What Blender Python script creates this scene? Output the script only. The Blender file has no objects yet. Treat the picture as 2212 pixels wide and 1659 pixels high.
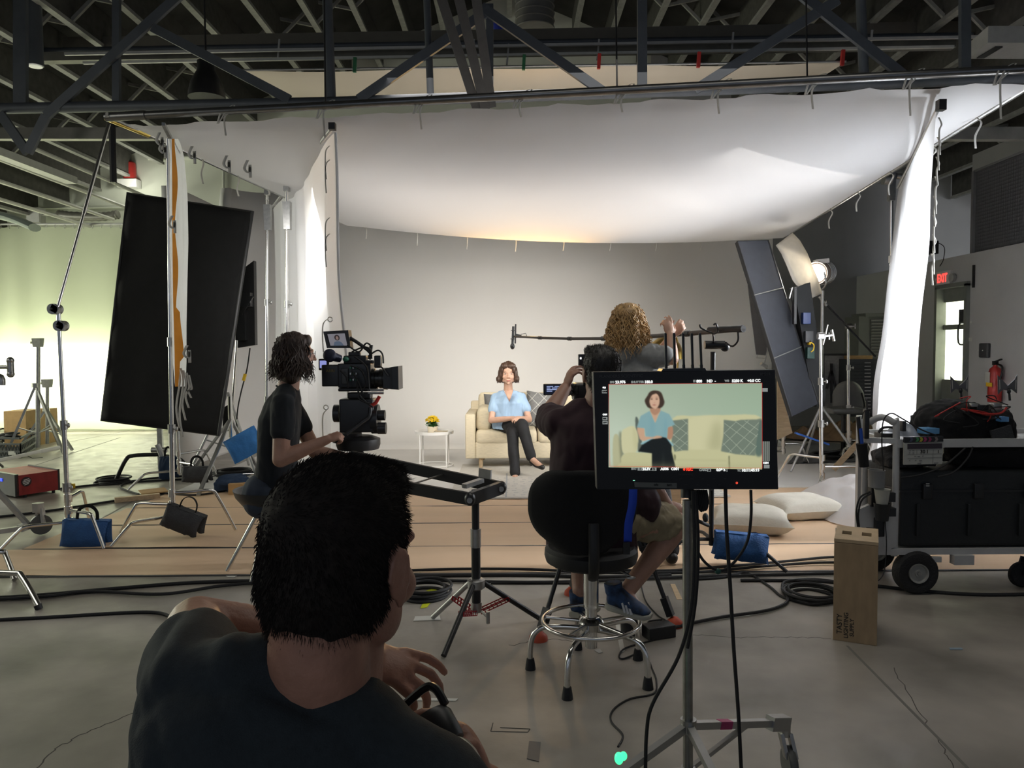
import bpy, bmesh, math, random
import numpy as np
from mathutils import Vector, Matrix, noise
random.seed(7); RNG = np.random.default_rng(5)
R = math.radians
sc = bpy.context.scene
COL = sc.collection
V = Vector
# ---------------------------------------------------------------- camera
CAMZ = 1.46; FPX = 1640.0; W, H = 2212, 1659
cd = bpy.data.cameras.new('camera'); cam = bpy.data.objects.new('camera', cd); COL.objects.link(cam)
cd.sensor_width = 36.0; cd.lens = FPX * 36.0 / W; cd.clip_start = 0.05; cd.clip_end = 100
CM = Matrix.Translation((0, 0, CAMZ)) @ Matrix.Rotation(R(90 - 2.78), 4, 'X') @ Matrix.Rotation(R(-0.4), 4, 'Z')
cam.matrix_world = CM
sc.camera = cam
# ---------------------------------------------------------------- view and world
sc.view_settings.view_transform = 'Standard'; sc.view_settings.look = 'None'
sc.view_settings.gamma = 1.0; sc.view_settings.use_curve_mapping = False
sc.view_settings.exposure = 0.22
wd = bpy.data.worlds.new('world'); sc.world = wd; wd.use_nodes = True
wd.node_tree.nodes['Background'].inputs[0].default_value = (0.70, 0.80, 1.0, 1)
wd.node_tree.nodes['Background'].inputs[1].default_value = 0.20
def lamp(name, kind, loc, aim, power, color=(1, 1, 1), size=1.0, size_y=None, spot=60, blend=0.5, spread=None):
    l = bpy.data.lights.new(name, kind); l.energy = power; l.color = color
    if kind == 'AREA':
        l.size = size
        if size_y: l.shape = 'RECTANGLE'; l.size_y = size_y
        if spread: l.spread = R(spread)
    elif kind == 'SPOT': l.spot_size = R(spot); l.spot_blend = blend; l.shadow_soft_size = size
    else: l.shadow_soft_size = size
    o = bpy.data.objects.new(name, l); COL.objects.link(o); o.location = loc
    o.rotation_euler = (V(aim) - V(loc)).to_track_quat('-Z', 'Y').to_euler(); return o
# daylight heads outside the right silk, aimed through it at the sofa
lamp('daylight_head', 'AREA', (5.0, 5.7, 2.0), (2.9, 6.3, 1.7), 140, (0.93, 0.96, 1.0), 0.7, spread=75)
lamp('bounce_head', 'SPOT', (3.75, 5.35, 1.9), (2.75, 5.9, 3.25), 60, (0.9, 0.95, 1.0), 0.12, spot=80, blend=1.0)
lamp('bounce_wash', 'SPOT', (3.2, 7.2, 1.0), (0.2, 7.0, 3.1), 70, (0.88, 0.93, 1.0), 0.4, spot=100, blend=1.0)
# unseen soft key and fill lamps added to light the set
lamp('set_key', 'AREA', (2.6, 6.3, 2.4), (0.4, 9.8, 0.9), 19, (1.0, 0.96, 0.90), 1.6, spread=72)
lamp('set_fill', 'AREA', (-1.0, 6.4, 2.4), (-0.4, 10.5, 0.8), 19, (1.0, 0.94, 0.84), 1.8, 1.0, spread=72)
lamp('top_head', 'AREA', (0.6, 7.6, 4.1), (0.6, 8.0, 0.0), 46, (1.0, 0.94, 0.88), 3.6, 1.6, spread=120)
lamp('left_silk_head', 'AREA', (-2.15, 6.0, 2.3), (-1.75, 7.9, 1.7), 9, (1.0, 0.97, 0.93), 0.7, spread=100)
# unseen lamps at the left: added stand-in for window daylight, plus a fill
lamp('window_stand_in', 'AREA', (-10.6, 9.5, 2.2), (-5.0, 8.5, 0.6), 300, (0.97, 1.0, 0.82), 4.0, 2.2)
lamp('left_fill', 'AREA', (-6.5, 4.0, 3.4), (-3.0, 5.0, 0.0), 30, (1.0, 0.98, 0.86), 2.5)
lamp('right_fill', 'AREA', (8.6, 8.5, 4.2), (5.2, 13.5, 2.8), 170, (0.95, 0.97, 1.0), 2.0)  # unseen lamp added to brighten the grey back wall
# unseen fill lamps added above the concrete and behind the camera
lamp('hall_fill', 'AREA', (1.0, 3.4, 4.6), (1.0, 3.7, 0.0), 19, (1.0, 0.96, 0.88), 3.6, 1.6, spread=120)
lamp('back_fill', 'AREA', (-2.5, -2.5, 3.0), (0.0, 3.0, 0.8), 12, (0.86, 0.93, 1.0), 3.0, 2.0)

def P(px, py, Y):
    d = CM.to_3x3() @ V(((px - W / 2) / FPX, -(py - H / 2) / FPX, -1)); t = Y / d.y
    return V((d.x * t, Y, CAMZ + d.z * t))
def G(px, py, z=0.0):
    d = CM.to_3x3() @ V(((px - W / 2) / FPX, -(py - H / 2) / FPX, -1)); t = (z - CAMZ) / d.z
    return V((d.x * t, d.y * t, z))
def PXx(px, py, X):
    d = CM.to_3x3() @ V(((px - W / 2) / FPX, -(py - H / 2) / FPX, -1)); t = X / d.x
    return V((X, d.y * t, CAMZ + d.z * t))

# ---------------------------------------------------------------- materials
MAT = {}
def mat(name, c, r=0.5, m=0.0, var=0.06, scale=12.0, bump=0.0, bscale=None, trans=0.0, see=0.0, emit=0.0, ecol=None, coat=0, sheen=0, alpha=1, stretch=None):
    if name in MAT: return MAT[name]
    M = bpy.data.materials.new(name); M.use_nodes = True; nt = M.node_tree; N = nt.nodes; L = nt.links
    b = N['Principled BSDF']; out = N['Material Output']
    b.inputs['Roughness'].default_value = r; b.inputs['Metallic'].default_value = m
    if coat: b.inputs['Coat Weight'].default_value = coat
    if sheen: b.inputs['Sheen Weight'].default_value = sheen
    tc = N.new('ShaderNodeTexCoord'); nz = N.new('ShaderNodeTexNoise'); nz.inputs['Scale'].default_value = scale; nz.inputs['Detail'].default_value = 4
    src = tc.outputs['Object']
    if stretch:
        mp = N.new('ShaderNodeMapping'); mp.inputs['Scale'].default_value = stretch; L.new(src, mp.inputs[0]); src = mp.outputs[0]
    L.new(src, nz.inputs[0])
    rp = N.new('ShaderNodeValToRGB'); cc = V(c[:3])
    rp.color_ramp.elements[0].position = 0.3; rp.color_ramp.elements[1].position = 0.7
    rp.color_ramp.elements[0].color = (*(cc * (1 - var)), 1); rp.color_ramp.elements[1].color = (*[min(1, x * (1 + var)) for x in cc], 1)
    L.new(nz.outputs[0], rp.inputs[0]); L.new(rp.outputs[0], b.inputs['Base Color'])
    if bump:
        n2 = N.new('ShaderNodeTexNoise'); n2.inputs['Scale'].default_value = bscale or scale * 4; n2.inputs['Detail'].default_value = 3; L.new(src, n2.inputs[0])
        bp = N.new('ShaderNodeBump'); bp.inputs['Strength'].default_value = bump; bp.inputs['Distance'].default_value = 0.01
        L.new(n2.outputs[0], bp.inputs['Height']); L.new(bp.outputs[0], b.inputs['Normal'])
    if emit:
        b.inputs['Emission Color'].default_value = (*(ecol or c)[:3], 1); b.inputs['Emission Strength'].default_value = emit
    if trans:
        tr = N.new('ShaderNodeBsdfTranslucent'); L.new(rp.outputs[0], tr.inputs[0])
        mx = N.new('ShaderNodeMixShader'); mx.inputs[0].default_value = trans; L.new(b.outputs[0], mx.inputs[1]); L.new(tr.outputs[0], mx.inputs[2]); last = mx
        if see:
            tp = N.new('ShaderNodeBsdfTransparent'); m2 = N.new('ShaderNodeMixShader'); m2.inputs[0].default_value = see
            L.new(mx.outputs[0], m2.inputs[1]); L.new(tp.outputs[0], m2.inputs[2]); last = m2
        L.new(last.outputs[0], out.inputs[0])
    MAT[name] = M; return M
K = dict(
 black=mat('black paint', (.012, .012, .013), .45, bump=.1), blackmat=mat('black cloth', (.0055, .0055, .006), .95, var=.2, bump=.3, bscale=300),
 plastic=mat('black plastic', (.016, .017, .019), .38, var=.1), rubber=mat('rubber', (.014, .014, .015), .75, bump=.2),
 chrome=mat('chrome', (.72, .71, .69), .18, 1.0, .05), steel=mat('dull steel', (.42, .42, .41), .35, 1.0, .12, 30),
 alu=mat('aluminium', (.45, .45, .44), .42, .85, .1, 25), silver=mat('silver paint', (.50, .50, .49), .5, .2),
 white=mat('white paint', (.8, .79, .77), .5, var=.03), blue=mat('blue canvas', (.018, .085, .25), .8, var=.2, bump=.5, bscale=90),
 red=mat('red paint', (.42, .03, .025), .45, var=.08), grey=mat('charcoal canvas', (.035, .036, .039), .85, var=.2, bump=.5, bscale=90),
 tape=mat('white tape', (.62, .62, .58), .6), tie=mat('cotton tie', (.66, .65, .61), .8, var=.1, trans=.3),
 wood=mat('pine', (.50, .37, .23), .65, var=.15, scale=6, stretch=(1, 12, 12)), card=mat('cardboard', (.42, .26, .11), .8, var=.1),
)
# ---------------------------------------------------------------- mesh builder
ORG = {}
def org(p): return ORG.get(p.name, V((0, 0, 0))) if p else V((0, 0, 0))
def frame_of(d):
    d = d.normalized(); a = V((0, 0, 1)) if abs(d.z) < 0.95 else V((0, 1, 0))
    u = d.cross(a).normalized(); return u, d.cross(u).normalized()
class MB:
    def __init__(s): s.v = []; s.f = []; s.mi = []; s.c = 0
    def mesh(s, vs, fs, m=0):
        k = len(s.v); s.v += [V(x) for x in vs]; s.f += [tuple(i + k for i in f) for f in fs]; s.mi += [m] * len(fs); return s
    def box(s, c, d, rot=None, m=0, bev=0.0, taper=1.0):
        c = V(c); h = V(d) / 2; M3 = rot.to_3x3() if rot is not None else Matrix.Identity(3)
        if bev <= 0:
            vs = [V((x * h.x * (taper if z > 0 else 1), y * h.y * (taper if z > 0 else 1), z * h.z)) for x in (-1, 1) for y in (-1, 1) for z in (-1, 1)]
            fs = [(0, 1, 3, 2), (4, 6, 7, 5), (0, 4, 5, 1), (2, 3, 7, 6), (0, 2, 6, 4), (1, 5, 7, 3)]
        else:
            bm = bmesh.new(); bmesh.ops.create_cube(bm, size=1)
            for v in bm.verts: v.co = V((v.co.x * d[0] * (taper if v.co.z > 0 else 1), v.co.y * d[1] * (taper if v.co.z > 0 else 1), v.co.z * d[2]))
            bmesh.ops.bevel(bm, geom=bm.edges[:], offset=min(bev, .49 * min(d)), segments=3, profile=.6, affect='EDGES')
            bm.verts.index_update(); vs = [v.co.copy() for v in bm.verts]; fs = [[v.index for v in f.verts] for f in bm.faces]; bm.free()
        return s.mesh([c + M3 @ v for v in vs], fs, m)
    def bar(s, a, b, w, h=None, m=0, up=None):
        a = V(a); b = V(b); d = b - a; h = h or w; y = d.normalized(); up = V(up) if up else (V((0, 0, 1)) if abs(y.z) < .95 else V((0, 1, 0)))
        x = y.cross(up).normalized(); z = x.cross(y)
        M3 = Matrix((x, y, z)).transposed(); return s.box((a + b) / 2, (w, d.length, h), M3.to_4x4(), m)
    def cyl(s, a, b, r, r2=None, n=14, m=0, cap=True):
        a = V(a); b = V(b); r2 = r if r2 is None else r2; u, w = frame_of(b - a)
        ring = lambda c, q: [c + u * math.cos(2 * math.pi * i / n) * q + w * math.sin(2 * math.pi * i / n) * q for i in range(n)]
        vs = ring(a, r) + ring(b, r2); fs = [(i, (i + 1) % n, n + (i + 1) % n, n + i) for i in range(n)]
        if cap: fs += [tuple(range(n))[::-1], tuple(range(n, 2 * n))]
        return s.mesh(vs, fs, m)
    def tube(s, pts, r, n=8, m=0, smooth=0, closed=False, radii=None, flat=1.0):
        pts = [V(p) for p in pts]
        if smooth: pts = spline(pts, smooth, closed)
        k = len(pts); radii = radii or [r] * k
        if len(radii) != k: radii = list(np.interp(np.linspace(0, 1, k), np.linspace(0, 1, len(radii)), radii))
        vs = []; pu = None
        for i, p in enumerate(pts):
            t = (pts[(i + 1) % k] - pts[i - 1]) if closed else (pts[min(i + 1, k - 1)] - pts[max(i - 1, 0)])
            if t.length < 1e-9: t = V((0, 0, 1))
            t.normalize()
            if pu is None: u, w = frame_of(t)
            else:
                u = (pu - t * pu.dot(t)); u = u.normalized() if u.length > 1e-6 else frame_of(t)[0]; w = t.cross(u)
            pu = u
            vs += [p + (u * math.cos(2 * math.pi * j / n) + w * math.sin(2 * math.pi * j / n) * flat) * radii[i] for j in range(n)]
        fs = []
        for i in range(k if closed else k - 1):
            i2 = (i + 1) % k
            fs += [(i * n + j, i * n + (j + 1) % n, i2 * n + (j + 1) % n, i2 * n + j) for j in range(n)]
        if not closed: fs += [tuple(range(n))[::-1], tuple(range((k - 1) * n, k * n))]
        return s.mesh(vs, fs, m)
    def lathe(s, prof, c=(0, 0, 0), axis=(0, 0, 1), n=24, m=0, sx=1, sy=1):
        c = V(c); ax = V(axis).normalized(); u, w = frame_of(ax) if abs(ax.z) < .99 else (V((1, 0, 0)), V((0, 1, 0)) * (1 if ax.z > 0 else -1)); vs = []; fs = []
        for r, z in prof: vs += [c + ax * z + u * math.cos(2 * math.pi * j / n) * r * sx + w * math.sin(2 * math.pi * j / n) * r * sy for j in range(n)]
        for i in range(len(prof) - 1): fs += [(i * n + j, i * n + (j + 1) % n, (i + 1) * n + (j + 1) % n, (i + 1) * n + j) for j in range(n)]
        if prof[0][0] > 1e-6: fs.append(tuple(range(n))[::-1])
        if prof[-1][0] > 1e-6: fs.append(tuple(range((len(prof) - 1) * n, len(prof) * n)))
        return s.mesh(vs, fs, m)
    def ball(s, c, r, rot=None, n=16, k=10, m=0):
        c = V(c); r = V((r, r, r)) if isinstance(r, (int, float)) else V(r); M3 = rot.to_3x3() if rot is not None else Matrix.Identity(3)
        vs = [c + M3 @ V((0, 0, -r.z))]; fs = []
        for i in range(1, k):
            th = math.pi * i / k - math.pi / 2
            vs += [c + M3 @ V((r.x * math.cos(th) * math.cos(2 * math.pi * j / n), r.y * math.cos(th) * math.sin(2 * math.pi * j / n), r.z * math.sin(th))) for j in range(n)]
        vs.append(c + M3 @ V((0, 0, r.z))); T = len(vs) - 1
        for i in range(k - 2): fs += [(1 + i * n + j, 1 + i * n + (j + 1) % n, 1 + (i + 1) * n + (j + 1) % n, 1 + (i + 1) * n + j) for j in range(n)]
        fs += [(0, 1 + (j + 1) % n, 1 + j) for j in range(n)] + [(T, 1 + (k - 2) * n + j, 1 + (k - 2) * n + (j + 1) % n) for j in range(n)]
        return s.mesh(vs, fs, m)
    def torus(s, c, R1, r, axis=(0, 0, 1), n=28, k=8, m=0, sx=1, sy=1):
        c = V(c); ax = V(axis); u, w = frame_of(ax) if abs(ax.normalized().z) < .99 else (V((1, 0, 0)), V((0, 1, 0)))
        return s.tube([c + u * math.cos(2 * math.pi * i / n) * R1 * sx + w * math.sin(2 * math.pi * i / n) * R1 * sy for i in range(n)], r, k, m, closed=True)
    def grid(s, fn, nu, nv, m=0, thick=0.0):
        vs = [V(fn(i / nu, j / nv)) for i in range(nu + 1) for j in range(nv + 1)]
        ix = lambda i, j: i * (nv + 1) + j
        fs = [(ix(i, j), ix(i + 1, j), ix(i + 1, j + 1), ix(i, j + 1)) for i in range(nu) for j in range(nv)]
        return s.mesh(vs, fs, m)
    def prism(s, poly, d, m=0):   # planar outline pushed along d
        poly = [V(p) for p in poly]; d = V(d); n = len(poly)
        return s.mesh(poly + [p + d for p in poly], [tuple(range(n)), tuple(range(n, 2 * n))[::-1]] + [(i, (i + 1) % n, n + (i + 1) % n, n + i) for i in range(n)], m)
    def build(s, name, m, parent=None, smooth=True, angle=40, solid=0.0):
        o0 = org(parent); me = bpy.data.meshes.new(name)
        me.from_pydata([tuple(v - o0) for v in s.v], [], s.f)
        for x in (m if isinstance(m, (list, tuple)) else [m]): me.materials.append(x)
        if len(me.materials) > 1: me.polygons.foreach_set('material_index', s.mi)
        bm = bmesh.new(); bm.from_mesh(me); bmesh.ops.recalc_face_normals(bm, faces=bm.faces[:]); bm.to_mesh(me); bm.free()
        if smooth:
            me.polygons.foreach_set('use_smooth', [True] * len(me.polygons))
            try: me.set_sharp_from_angle(angle=R(angle))
            except Exception: pass
        o = bpy.data.objects.new(name, me); COL.objects.link(o)
        if solid:
            md = o.modifiers.new('solid', 'SOLIDIFY'); md.thickness = solid; md.offset = 0
        if parent: o.parent = parent
        ORG[o.name] = o0.copy(); return o
def spline(pts, sub=6, closed=False):
    k = len(pts); out = []
    if k < 3: return pts
    for i in range(k if closed else k - 1):
        g = (lambda j: pts[j % k]) if closed else (lambda j: pts[max(0, min(k - 1, j))])
        p0, p1, p2, p3 = g(i - 1), g(i), g(i + 1), g(i + 2)
        for q in range(sub):
            t = q / sub
            out.append(0.5 * ((2 * p1) + (p2 - p0) * t + (2 * p0 - 5 * p1 + 4 * p2 - p3) * t * t + (3 * p1 - p0 - 3 * p2 + p3) * t ** 3))
    if not closed: out.append(pts[-1])
    return out
def tag(o, label=None, cat=None, group=None, kind=None):
    if label: o['label'] = label
    if cat: o['category'] = cat
    if group: o['group'] = group
    if kind: o['kind'] = kind
    return o
def thing(name, label, cat, loc=(0, 0, 0), group=None):
    o = bpy.data.objects.new(name, None); COL.objects.link(o); o.location = loc; o.empty_display_size = .1
    ORG[o.name] = V(loc); return tag(o, label, cat, group)
def copy_thing(root, loc, rz=0.0, label=None, group=None, scale=None):
    def cp(o, par):
        c = o.copy(); COL.objects.link(c); ORG[c.name] = ORG.get(o.name, V())
        if par: c.parent = par
        for ch in list(o.children): cp(ch, c)
        return c
    r = cp(root, None); r.location = loc; r.rotation_euler = (0, 0, rz)
    if scale: r.scale = scale
    if label: r['label'] = label
    if group: r['group'] = group
    return r
def lerp(a, b, t): return V(a) * (1 - t) + V(b) * t
def text(name, s, loc, size, m, parent, rot=None, align='LEFT', extrude=0.0004, bold=0.0, sx=1.0):
    cu = bpy.data.curves.new(name, 'FONT'); cu.body = s; cu.size = size; cu.align_x = align; cu.extrude = extrude; cu.offset = bold; cu.resolution_u = 3
    t = bpy.data.objects.new(name, cu); COL.objects.link(t)
    dg = bpy.context.evaluated_depsgraph_get(); me = bpy.data.meshes.new_from_object(t.evaluated_get(dg)); bpy.data.objects.remove(t)
    M4 = (rot or Matrix.Identity(3)).to_4x4(); M4.translation = V(loc) - org(parent)
    me.transform(M4 @ Matrix.Scale(sx, 4, (1, 0, 0))); me.materials.clear(); me.materials.append(m)
    o = bpy.data.objects.new(name, me); COL.objects.link(o)
    if parent: o.parent = parent
    ORG[o.name] = org(parent); return o
# ================================================================ the hall
def struct(mb, name, m, parent=None, **k):
    o = mb.build(name, m, parent, **k)
    if not parent: o['kind'] = 'structure'
    return o
concrete = mat('polished concrete', (.29, .268, .232), .38, var=.42, scale=1.6, bump=.06, bscale=40)
n_ = concrete.node_tree.nodes; l_ = concrete.node_tree.links
nz2 = n_.new('ShaderNodeTexNoise'); nz2.inputs['Scale'].default_value = 7; nz2.inputs['Detail'].default_value = 8
tc2 = n_.new('ShaderNodeTexCoord'); l_.new(tc2.outputs['Object'], nz2.inputs[0])
mr = n_.new('ShaderNodeMapRange'); mr.inputs[3].default_value = .26; mr.inputs[4].default_value = .58; l_.new(nz2.outputs[0], mr.inputs[0]); l_.new(mr.outputs[0], n_['Principled BSDF'].inputs['Roughness'])
fl = MB(); fl.box((0, 5, -.05), (24, 20, .1)); floor = struct(fl, 'floor', concrete, smooth=False)
jm = mat('joint filler', (.15, .145, .13), .8)
def joint(a, b, w=.012):
    m_ = MB(); a = V(a); b = V(b); m_.bar(a + V((0, 0, .0005)), b + V((0, 0, .0005)), w, .001); return m_.build('floor_joint', jm, floor)
joint(G(1830, 1395), G(2090, 1659)); joint(G(0, 1245), G(330, 1058), .02); joint(G(0, 1030), G(260, 945), .02); joint(G(120, 960), G(345, 918), .02)
crk = mat('crack', (.07, .065, .06), .9)
def crack(pts, w=.003):
    pp = []; a0 = [G(*p) for p in pts]
    for i in range(len(a0) - 1):
        for k in range(8): pp.append(lerp(a0[i], a0[i + 1], k / 8) + V((random.uniform(-.008, .008), random.uniform(-.012, .012), 0)))
    pp.append(a0[-1]); m_ = MB(); m_.tube([p + V((0, 0, .0)) for p in pp], w, 4, flat=.3); m_.build('floor_crack', crk, floor)
crack([(80, 1659), (130, 1610), (190, 1580), (290, 1540)]); crack([(1490, 1370), (1600, 1378), (1700, 1376), (1795, 1380)]); crack([(1100, 1395), (1170, 1380), (1260, 1385)])
crack([(1930, 1440), (1975, 1520), (2040, 1620), (2060, 1659)], .002)
wallw = mat('white painted block', (.66, .68, .60), .8, var=.05, scale=2, bump=.1)
wallg = mat('grey painted wall', (.40, .40, .40), .85, var=.05, scale=2)
wallr = mat('pale grey painted wall', (.52, .52, .52), .8, var=.04, scale=2)
def roof_z(x): return 7.7 - 0.41 * abs(x)
b = MB(); YB = 13.7
b.prism([(-11, YB, 0), (2.5, YB, 0), (2.5, YB, roof_z(2.5)), (0, YB, roof_z(0)), (-11, YB, roof_z(11))], (0, .2, 0)); struct(b, 'wall_back', wallw, smooth=False)
b = MB(); b.prism([(2.5, YB, 0), (11, YB, 0), (11, YB, roof_z(11)), (2.5, YB, roof_z(2.5))], (0, .2, 0)); struct(b, 'wall_back_grey', wallg, smooth=False)
b = MB(); b.box((-11.1, 5, 1.7), (.2, 20, 3.4)); struct(b, 'wall_left', wallw, smooth=False)
# right wall with the doorway cut out
XR = 6.2; d0 = PXx(2085, 1000, XR).y; d1 = PXx(2021, 1000, XR).y; dz = 2.28; RT = 2.68
b = MB(); b.box((XR + .1, (d0 - 3) / 2 + 0, RT / 2), (.2, d0 + 3, RT)); b.box((XR + .1, (d1 + YB) / 2, RT / 2), (.2, YB - d1, RT)); b.box((XR + .1, (d0 + d1) / 2, (dz + RT) / 2), (.2, d1 - d0, RT - dz))
struct(b, 'wall_right', wallr, smooth=False)
# perforated acoustic panels on the low wall
pm = mat('perforated grey panel', (.085, .085, .092), .7, var=.05)
n_ = pm.node_tree.nodes; vo = n_.new('ShaderNodeTexVoronoi'); vo.inputs['Scale'].default_value = 22; vo.inputs['Randomness'].default_value = 0
tcp = n_.new('ShaderNodeTexCoord'); pm.node_tree.links.new(tcp.outputs['Object'], vo.inputs[0]); bp = n_.new('ShaderNodeBump'); bp.inputs['Strength'].default_value = .8; bp.inputs['Distance'].default_value = .02
pm.node_tree.links.new(vo.outputs[0], bp.inputs['Height']); pm.node_tree.links.new(bp.outputs[0], n_['Principled BSDF'].inputs['Normal'])
frm = mat('panel trim', (.16, .16, .165), .6)
for i, (ya, yb) in enumerate([(10.35, 8.85), (8.8, 7.3)]):
    t = thing('acoustic_panel', ['dark grey perforated panel above the low right wall, beside the brightly lit silk', 'dark grey perforated panel above the low right wall at the picture edge'][i], 'panel', (XR, ya, RT))
    q = MB(); q.box((XR + .1, (ya + yb) / 2, RT + .55), (.08, ya - yb, 1.1)); q.build('panel_board', pm, t, smooth=False)
    q = MB(); q.bar((XR + .05, ya, RT), (XR + .05, ya, RT + 1.1), .05); q.bar((XR + .05, ya, RT + 1.1), (XR + .05, yb, RT + 1.12), .03); q.build('panel_frame', frm, t, smooth=False)
q = MB(); q.box((XR + 1.0, 9.4, RT + .6), (.1, 5.0, 2.2)); struct(q, 'trim_9', wallg, smooth=False)
# door with daylight behind
dg_ = MB(); fw = .06
for y in (d0, d1): dg_.box((XR + .02, y, dz / 2), (.14, fw, dz))
dg_.box((XR + .02, (d0 + d1) / 2, dz), (.14, d1 - d0 + fw, fw)); door = struct(dg_, 'door_1', mat('door frame grey', (.20, .21, .19), .5), smooth=False)
q = MB(); q.box((XR + .08, (d0 + d1) / 2, dz - .12), (.04, d1 - d0, .20)); q.box((XR + .08, (d0 + d1) / 2, 1.70), (.05, d1 - d0, .07)); q.box((XR + .08, (d0 + d1) / 2, .5), (.05, d1 - d0, .9)); q.build('door_rail', mat('door frame grey', (0, 0, 0)), door, smooth=False)
q = MB(); q.box((XR + .1, (d0 + d1) / 2, 1.2), (.01, d1 - d0, 2.0)); q.build('door_pane', mat('daylit door glass', (.9, .95, .75), .4, emit=2.6, ecol=(.95, 1.0, .72)), door, smooth=False)
q = MB(); q.box((XR + .05, d0 + .22, 2.0 - .16), (.01, .16, .20)); q.build('door_notice', K['grey'], door, smooth=False)
q = MB(); q.tube([(XR - .0, d0 + .1, 1.75), (XR - .07, d0 + .1, 1.72), (XR - .07, d0 + .1, 1.48), (XR, d0 + .1, 1.45)], .012, smooth=3); q.build('door_handle', K['black'], door)
# ---- white cyclorama: back wall, left wing, rounded corner and cove
cycm = mat('cyclorama white', (.74, .73, .705), .85, var=.02, scale=1)
path = []; XL = -3.95; YC = 11.35; XE = 3.86; rc = .5
path += [((XL - .12, 9.1 + (YC - rc - 9.1) * i / 6), (1, 0), .06) for i in range(7)]
path += [((XL - .12 + rc - rc * math.cos(a), YC - rc + rc * math.sin(a)), (math.cos(a), -math.sin(a)), .06 + .5 * a / 1.57) for a in np.linspace(.15, math.pi / 2, 9)]
path += [((XL - .12 + rc + (XE - XL + .12 - rc) * i / 20, YC), (0, -1), .56) for i in range(1, 21)]
CH = 3.75
zs = [0, .03, .08, .15, .24, .34, .45, .56, 1, 1.6, 2.4, 3.1]
def cyc_pt(u, v):
    i = int(round(u * (len(path) - 1))); (x, y), (nx, ny), rr = path[i]; z = (zs + [CH])[int(round(v * len(zs)))]
    if rr < .1: Hh = CH - .35
    else: Hh = CH
    z = min(z, Hh); off = rr - math.sqrt(max(0, rr * rr - max(0, rr - z) ** 2)); return (x + nx * off, y + ny * off, z)
b = MB(); b.grid(cyc_pt, len(path) - 1, len(zs)); cyc = struct(b, 'wall_cyclorama', cycm, angle=60, solid=.14)
b = MB(); b.box(((-3.45 + XE + .6) / 2, 9.55, .006), (XE + 4.05, 3.7, .012)); struct(b, 'trim_1', mat('cyclorama floor white', (.70, .685, .66), .6, var=.04, scale=2), smooth=False)
# ---- brown paper runners taped edge to edge
paper = mat('brown floor paper', (.64, .45, .29), .55, var=.05, scale=1.2, bump=.25, bscale=3.5, stretch=(.6, 3, 1))
ys = [4.83, 5.50, 6.24, 6.92, 7.72]
lab = ['brown floor paper runner at the front edge, beside the concrete', 'second brown floor paper runner from the concrete edge', 'third brown floor paper runner from the concrete edge', 'brown floor paper runner lying against the white set floor']
for i in range(4):
    xl = [-6.0, -3.6, -3.55, -3.5][i]; q = MB()
    def pf(u, v, i=i, xl=xl):
        x = xl + (7.5 - xl) * u; y = ys[i] + .012 + (ys[i + 1] - ys[i] - .02) * v
        z = .004 + max(0, noise.noise(V((x * 1.1, y * 7, i * 3)))) * (.012 if x < 0 else .006) + .004 * max(0, noise.noise(V((x * 3, y * 3, 5))))
        return (x, y, z)
    q.grid(pf, 90, 10); tag(q.build('paper_runner', paper), lab[i], 'floor paper')
    q = MB(); q.box(((xl + 7.5) / 2, ys[i] + .004, .0035), (7.5 - xl, .022, .004)); tag(q.build('seam_tape', mat('dark seam tape', (.05, .05, .055), .6), smooth=False), 'dark tape strip along the %s seam of the brown floor paper' % ['front', 'second', 'third', 'fourth'][i], 'tape')
# ================================================================ roof
deck = mat('dark roof deck', (.045, .045, .041), .9, var=.3, scale=3, bump=.2)
b = MB()
for s_ in (-1, 1): b.prism([(0, -6, 7.7), (s_ * 11.2, -6, roof_z(11.2)), (s_ * 11.2, YB + .2, roof_z(11.2)), (0, YB + .2, 7.7)], (0, 0, .1))
struct(b, 'ceiling', deck, smooth=False)
jmat = [mat('dark roof timber', (.070, .068, .060), .85, var=.2), mat('joist flange lit pale', (.27, .27, .25), .7, var=.15)]  # joist bottom edges paler: the light on them is put into the colour
xs = [i * .56 for i in range(-19, 20)]
for x in xs:
    q = MB(); z0 = roof_z(x); z1 = z0 - .46
    q.box((x, 4.8, z0 - .2), (.045, 17.6, .40), m=0); q.box((x, 4.8, z1 + .03), (.085, 17.6, .045), m=1)
    for k in range(3):   # bridging to the next joist
        y = 6.6 + k * 2.3
        if x < xs[-1]:
            xn = x + .56; zn = roof_z(xn)
            q.bar((x, y, z0 - .42), (xn, y + .05, zn - .06), .04, .04, 1); q.bar((x, y + .1, z0 - .06), (xn, y + .06, zn - .42), .04, .04, 1)
    o = q.build('ceiling_joist', jmat, smooth=False); o['kind'] = 'structure'
steel = mat('blue grey steel', (.085, .095, .108), .5, .3, .1, 6)
steel2 = mat('pale galvanised steel', (.18, .175, .155), .45, .4, .15, 6)
def truss(name, label, Yl, Yr, pts, mm=None):
    pass
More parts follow.
